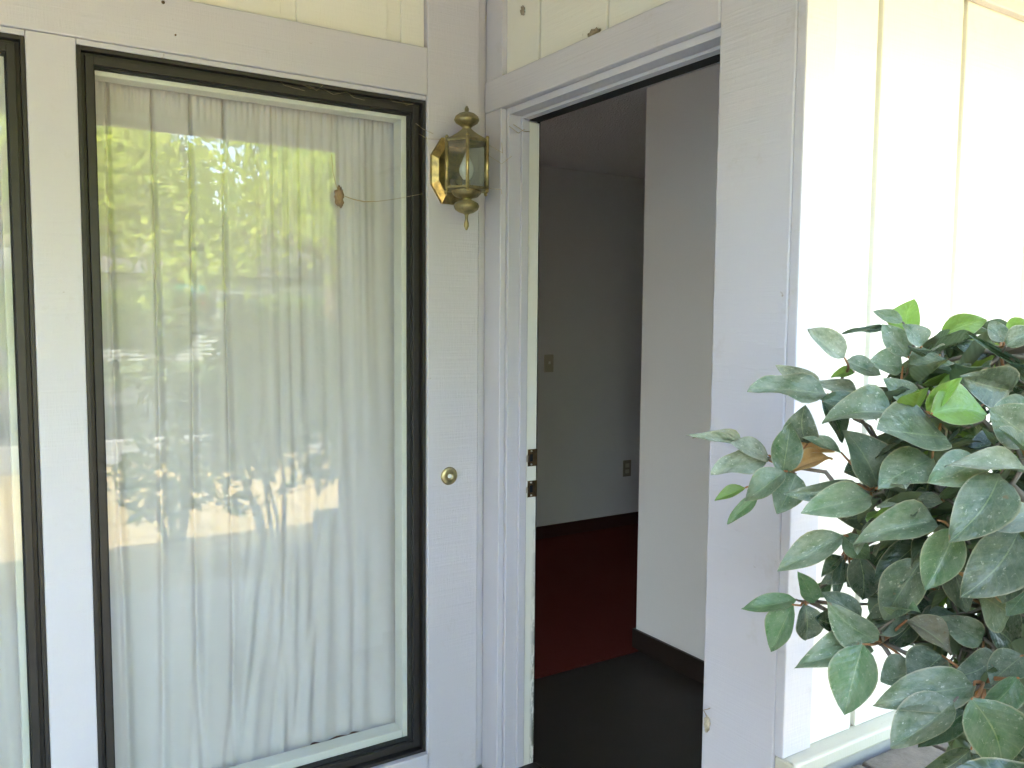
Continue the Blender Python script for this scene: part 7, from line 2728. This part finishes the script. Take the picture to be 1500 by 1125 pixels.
# a cluster of dry bare twigs showing between the leaves
b = MB()
for s_, e_ in (((-0.215, -1.745, 0.925), (-0.300, -1.655, 0.985)), ((-0.215, -1.745, 0.935), (-0.285, -1.665, 1.005)), ((-0.21, -1.74, 0.91), (-0.295, -1.68, 0.955)), ((-0.235, -1.73, 0.94), (-0.245, -1.70, 1.02))):
    b.tube(wob(Vector(s_), Vector(e_), 4, 0.003), [0.0034, 0.003, 0.0026, 0.0022, 0.0016], 6)
b.build('dry_twigs', M['bark'], BU, True)
for P in ((-0.300, -1.765, 0.905), (-0.318, -1.615, 1.075)):
    b = MB(); b.lathe(P, [(0, -0.008), (0.004, -0.007), (0.007, 0.0), (0.0055, 0.006), (0.002, 0.011), (0, 0.012)], 10); b.build('flower_bud', LEAFM['b'], BU, True)

# ================================================================== ACROSS THE STREET (seen mirrored in the window glass)
def m_foliage(name, c1, c2, trans=0.4):
    m = Mat(name); nz = m.noise(0.9, 3, 0.6); n2 = m.noise(9, 2)
    c = m.mix(m.ramp(m.math('ADD', m.math('MULTIPLY', nz, 0.7), m.math('MULTIPLY', n2, 0.3)), [(0.35, (0,0,0)), (0.65, (1,1,1))]), c1, c2)
    d = m.bsdf(c, 0.55, spec=0.25); t = m.n('ShaderNodeBsdfTranslucent'); m.l(m.mix(0.5, c, tuple(min(1, 1.8*x) for x in c2)), t.inputs[0])
    mx = m.n('ShaderNodeMixShader'); mx.inputs[0].default_value = trans; m.l(d, mx.inputs[1]); m.l(t.outputs[0], mx.inputs[2])
    return m.done(mx.outputs[0])
M['fol_y'] = m_foliage('yellow_green_foliage', (0.23, 0.33, 0.035), (0.40, 0.46, 0.06), 0.5)
M['fol_g'] = m_foliage('mid_green_foliage', (0.07, 0.13, 0.03), (0.14, 0.20, 0.05), 0.3)
M['tbark'] = plain('tree_bark', (0.12, 0.095, 0.07), 0.95, var=0.35, scale=12, bump=1.0, dist=0.02)
def tree(x, y, h, blobs, mat, label, n, size, seed, group='trees across the street', trunk_r=0.17):
    rs = np.random.default_rng(seed)
    t = empty('street_tree', (x, y, -0.2), label, 'tree', group)
    b = MB(); top = Vector((x + 0.2, y, h*0.62))
    b.tube([(x, y, -0.3), (x+0.05, y, h*0.25), (x+0.1, y+0.05, h*0.42), top], [trunk_r*1.3, trunk_r, trunk_r*0.8, trunk_r*0.4], 10)
    for (bx, by, bz, br) in blobs:
        s0 = Vector((x+0.08, y, h*0.34)); e0 = Vector((x+bx, y+by, bz))
        b.tube([s0, s0.lerp(e0, 0.5)+Vector((0, 0, 0.25)), e0], [trunk_r*0.55, trunk_r*0.3, trunk_r*0.1], 6)
    b.build('trunk', M['tbark'], t, True)
    tot = sum(q[3]**2 for q in blobs); P = []
    for (bx, by, bz, br) in blobs:
        k = int(n*br*br/tot)
        d = rs.normal(size=(k, 3)); d /= np.linalg.norm(d, axis=1)[:, None]
        rad = br * rs.random(k)**0.45 * (0.8 + 0.35*np.sin(d[:, 0]*5 + bx)*np.cos(d[:, 2]*6 + by))
        p = d*rad[:, None]*np.array([1.1, 1.0, 0.8]) + np.array([x+bx, y+by, bz])
        p[:, 2] -= 0.25*np.abs(rs.normal(size=k))*(rad/br)            # hanging sprays
        P.append(p)
    P = np.concatenate(P); k = len(P)
    a = rs.normal(size=(k, 3)); a[:, 2] -= 0.8; a /= np.linalg.norm(a, axis=1)[:, None]
    c = np.cross(a, rs.normal(size=(k, 3))); c /= np.linalg.norm(c, axis=1)[:, None]
    L = (size*(0.6 + 0.8*rs.random(k)))[:, None]
    v = np.stack([P - a*L*0.5, P + c*L*0.24, P + a*L*0.5, P - c*L*0.24], 1).reshape(-1, 3)
    f = np.arange(4*k).reshape(-1, 4)
    np_mesh('crown', v.tolist(), f.tolist(), mat, t)
def blobs(n, r, z0, z1, br, seed):
    q = random.Random(seed); return [(q.uniform(-r, r), q.uniform(-r, r), q.uniform(z0, z1), br*q.uniform(0.75, 1.2)) for _ in range(n)]
tree(-1.5, -10.6, 6.5, blobs(20, 2.6, 2.0, 4.6, 1.05, 1), M['fol_y'], 'yellow green street tree mirrored in the window beside the lantern', 17000, 0.16, 1)
tree(3.7, -11.2, 6.8, blobs(21, 2.7, 1.95, 4.8, 1.1, 2), M['fol_y'], 'larger yellow green tree mirrored beside the edge of the door wall', 17000, 0.16, 2)
tree(-6.0, -10.8, 6.2, blobs(10, 1.9, 2.8, 5.2, 1.05, 3), M['fol_y'], 'yellow green street tree mirrored in the cut off window', 7000, 0.16, 3)
tree(9.5, -24, 9, blobs(12, 3.0, 3.5, 8, 1.8, 4), M['fol_g'], 'tall green tree behind the pale house across the street', 9000, 0.28, 4)
tree(-6.5, -25, 8.5, blobs(12, 3.0, 3.2, 7.5, 1.8, 5), M['fol_g'], 'green tree beyond the road at the far side', 9000, 0.28, 5)
tree(3.4, -34, 9, blobs(12, 3.4, 3.5, 8, 2.0, 6), M['fol_g'], 'distant green tree behind the roof of the pale house', 8000, 0.3, 6)

FH = empty('far_house', (3.0, -27, -0.15), 'pale siding house with low roof across the street', 'house')
def m_lap():
    m = Mat('pale_lap_siding'); wv = m.n('ShaderNodeTexWave', wave_type='BANDS', bands_direction='Z'); wv.inputs['Scale'].default_value = 2.2; m.l(m.coord(), wv.inputs['Vector'])
    return m.done(m.bsdf((0.34, 0.34, 0.32), 0.7, normal=m.bump(wv.outputs['Fac'], 1.0, 0.02)))
box('wall', m_lap(), FH, -1.5, 9.5, -34, -27, -0.3, 2.75, bev=0)
b = MB()
for q in ([(-2.1, -26.3, 2.7), (10.1, -26.3, 2.7), (10.1, -30.5, 4.5), (-2.1, -30.5, 4.5)], [(-2.1, -34.7, 2.7), (-2.1, -30.5, 4.5), (10.1, -30.5, 4.5), (10.1, -34.7, 2.7)], [(-2.1, -26.3, 2.7), (-2.1, -30.5, 4.5), (-2.1, -34.7, 2.7)], [(10.1, -26.3, 2.7), (10.1, -34.7, 2.7), (10.1, -30.5, 4.5)], [(-2.1, -26.3, 2.69), (-2.1, -34.7, 2.69), (10.1, -34.7, 2.69), (10.1, -26.3, 2.69)]): b.poly(q)
b.build('roof', plain('grey_shingles', (0.10, 0.095, 0.09), 0.95, scale=6, var=0.2), FH)
for x0 in (0.2, 5.6):
    wn = box('window', M['white_trim'], FH, x0, x0+1.5, -26.995, -26.94, 0.9, 2.2, bev=0)
    box('pane', plain('dark_far_glass', (0.12, 0.13, 0.14), 0.2), wn, x0+0.08, x0+1.42, -26.939, -26.93, 0.98, 2.12, bev=0)
box('door', plain('far_door_paint', (0.22, 0.21, 0.20), 0.5), FH, 3.3, 4.2, -26.995, -26.94, -0.1, 2.05, bev=0)

SG = empty('street_sign', (4.75, -25.2, -0.14), 'green street name blade over a yellow warning sign mirrored in the window', 'sign')
b = MB(); b.tube([(4.75, -25.2, -0.2), (4.75, -25.2, 2.36)], 0.03, 10); b.build('post', M['steel'], SG, True)
box('name_blade', plain('sign_green', (0.02, 0.22, 0.13), 0.4, var=0.03), SG, 3.95, 4.85, -25.165, -25.16, 2.12, 2.34, bev=0)
b = MB()
for k in range(6): b.box(4.22+0.075*k, 4.25+0.075*k, -25.158, -25.156, 2.17, 2.29)
b.build('lettering', M['button'], SG)
b = MB(); b.poly([(4.75, -25.15, 1.35), (5.12, -25.15, 1.72), (4.75, -25.15, 2.09), (4.38, -25.15, 1.72)]); bmesh.ops.solidify(b.bm, geom=b.bm.faces[:], thickness=0.006); b.build('warning_diamond', plain('sign_yellow', (0.75, 0.50, 0.02), 0.4, var=0.03), SG)
b = MB(); b.tube([(4.75, -25.146, 1.78), (4.75, -25.140, 1.78)], 0.04, 20); b.build('red_symbol', plain('sign_red', (0.55, 0.03, 0.03), 0.4), SG)

hq = random.Random(9)
def hedge(x, y, rx_, h, n, seed, label, size=0.07, depth=0.45):
    rs = np.random.default_rng(seed); t = empty('garden_shrub', (x, y, -0.16), label, 'shrub', 'shrubs along the lawn edge')
    b = MB()
    for k in range(5): b.tube([(x, y, -0.2), (x+hq.uniform(-.3, .3)*rx_, y+hq.uniform(-.2, .2), h*0.6)], [0.025, 0.012], 6)
    b.build('stems', M['tbark'], t, True)
    d = rs.normal(size=(n, 3)); d /= np.linalg.norm(d, axis=1)[:, None]; rr = rs.random(n)**0.4*(0.85+0.2*np.sin(6*d[:, 0]+seed))
    P = d*rr[:, None]*np.array([rx_, depth, h*0.45]) + np.array([x, y, h*0.55])
    a = rs.normal(size=(n, 3)); a /= np.linalg.norm(a, axis=1)[:, None]; c = np.cross(a, rs.normal(size=(n, 3))); c /= np.linalg.norm(c, axis=1)[:, None]
    L = (size*(0.6+0.8*rs.random(n)))[:, None]
    v = np.stack([P-a*L*.5, P+c*L*.26, P+a*L*.5, P-c*L*.26], 1).reshape(-1, 3)
    np_mesh('leaf_mass', v.tolist(), np.arange(4*n).reshape(-1, 4).tolist(), M['fol_g'], t)
hedge(1.9, -6.2, 0.9, 1.25, 5000, 1, 'rounded shrub at the lawn edge nearer the door wall')
hedge(-2.6, -6.3, 0.8, 1.0, 4000, 2, 'low shrub at the lawn edge mirrored in the cut off window')
hedge(-0.40, -2.85, 0.62, 0.70, 480, 3, 'loose leafy shrub standing behind the camellia toward the lawn', 0.085, 0.25)
hedge(1.0, -20.6, 3.2, 2.3, 9000, 4, 'long clipped hedge before the pale house', 0.2, 0.8)
hedge(7.4, -20.8, 3.2, 2.1, 9000, 5, 'second hedge beyond the road before the pale house', 0.2, 0.8)
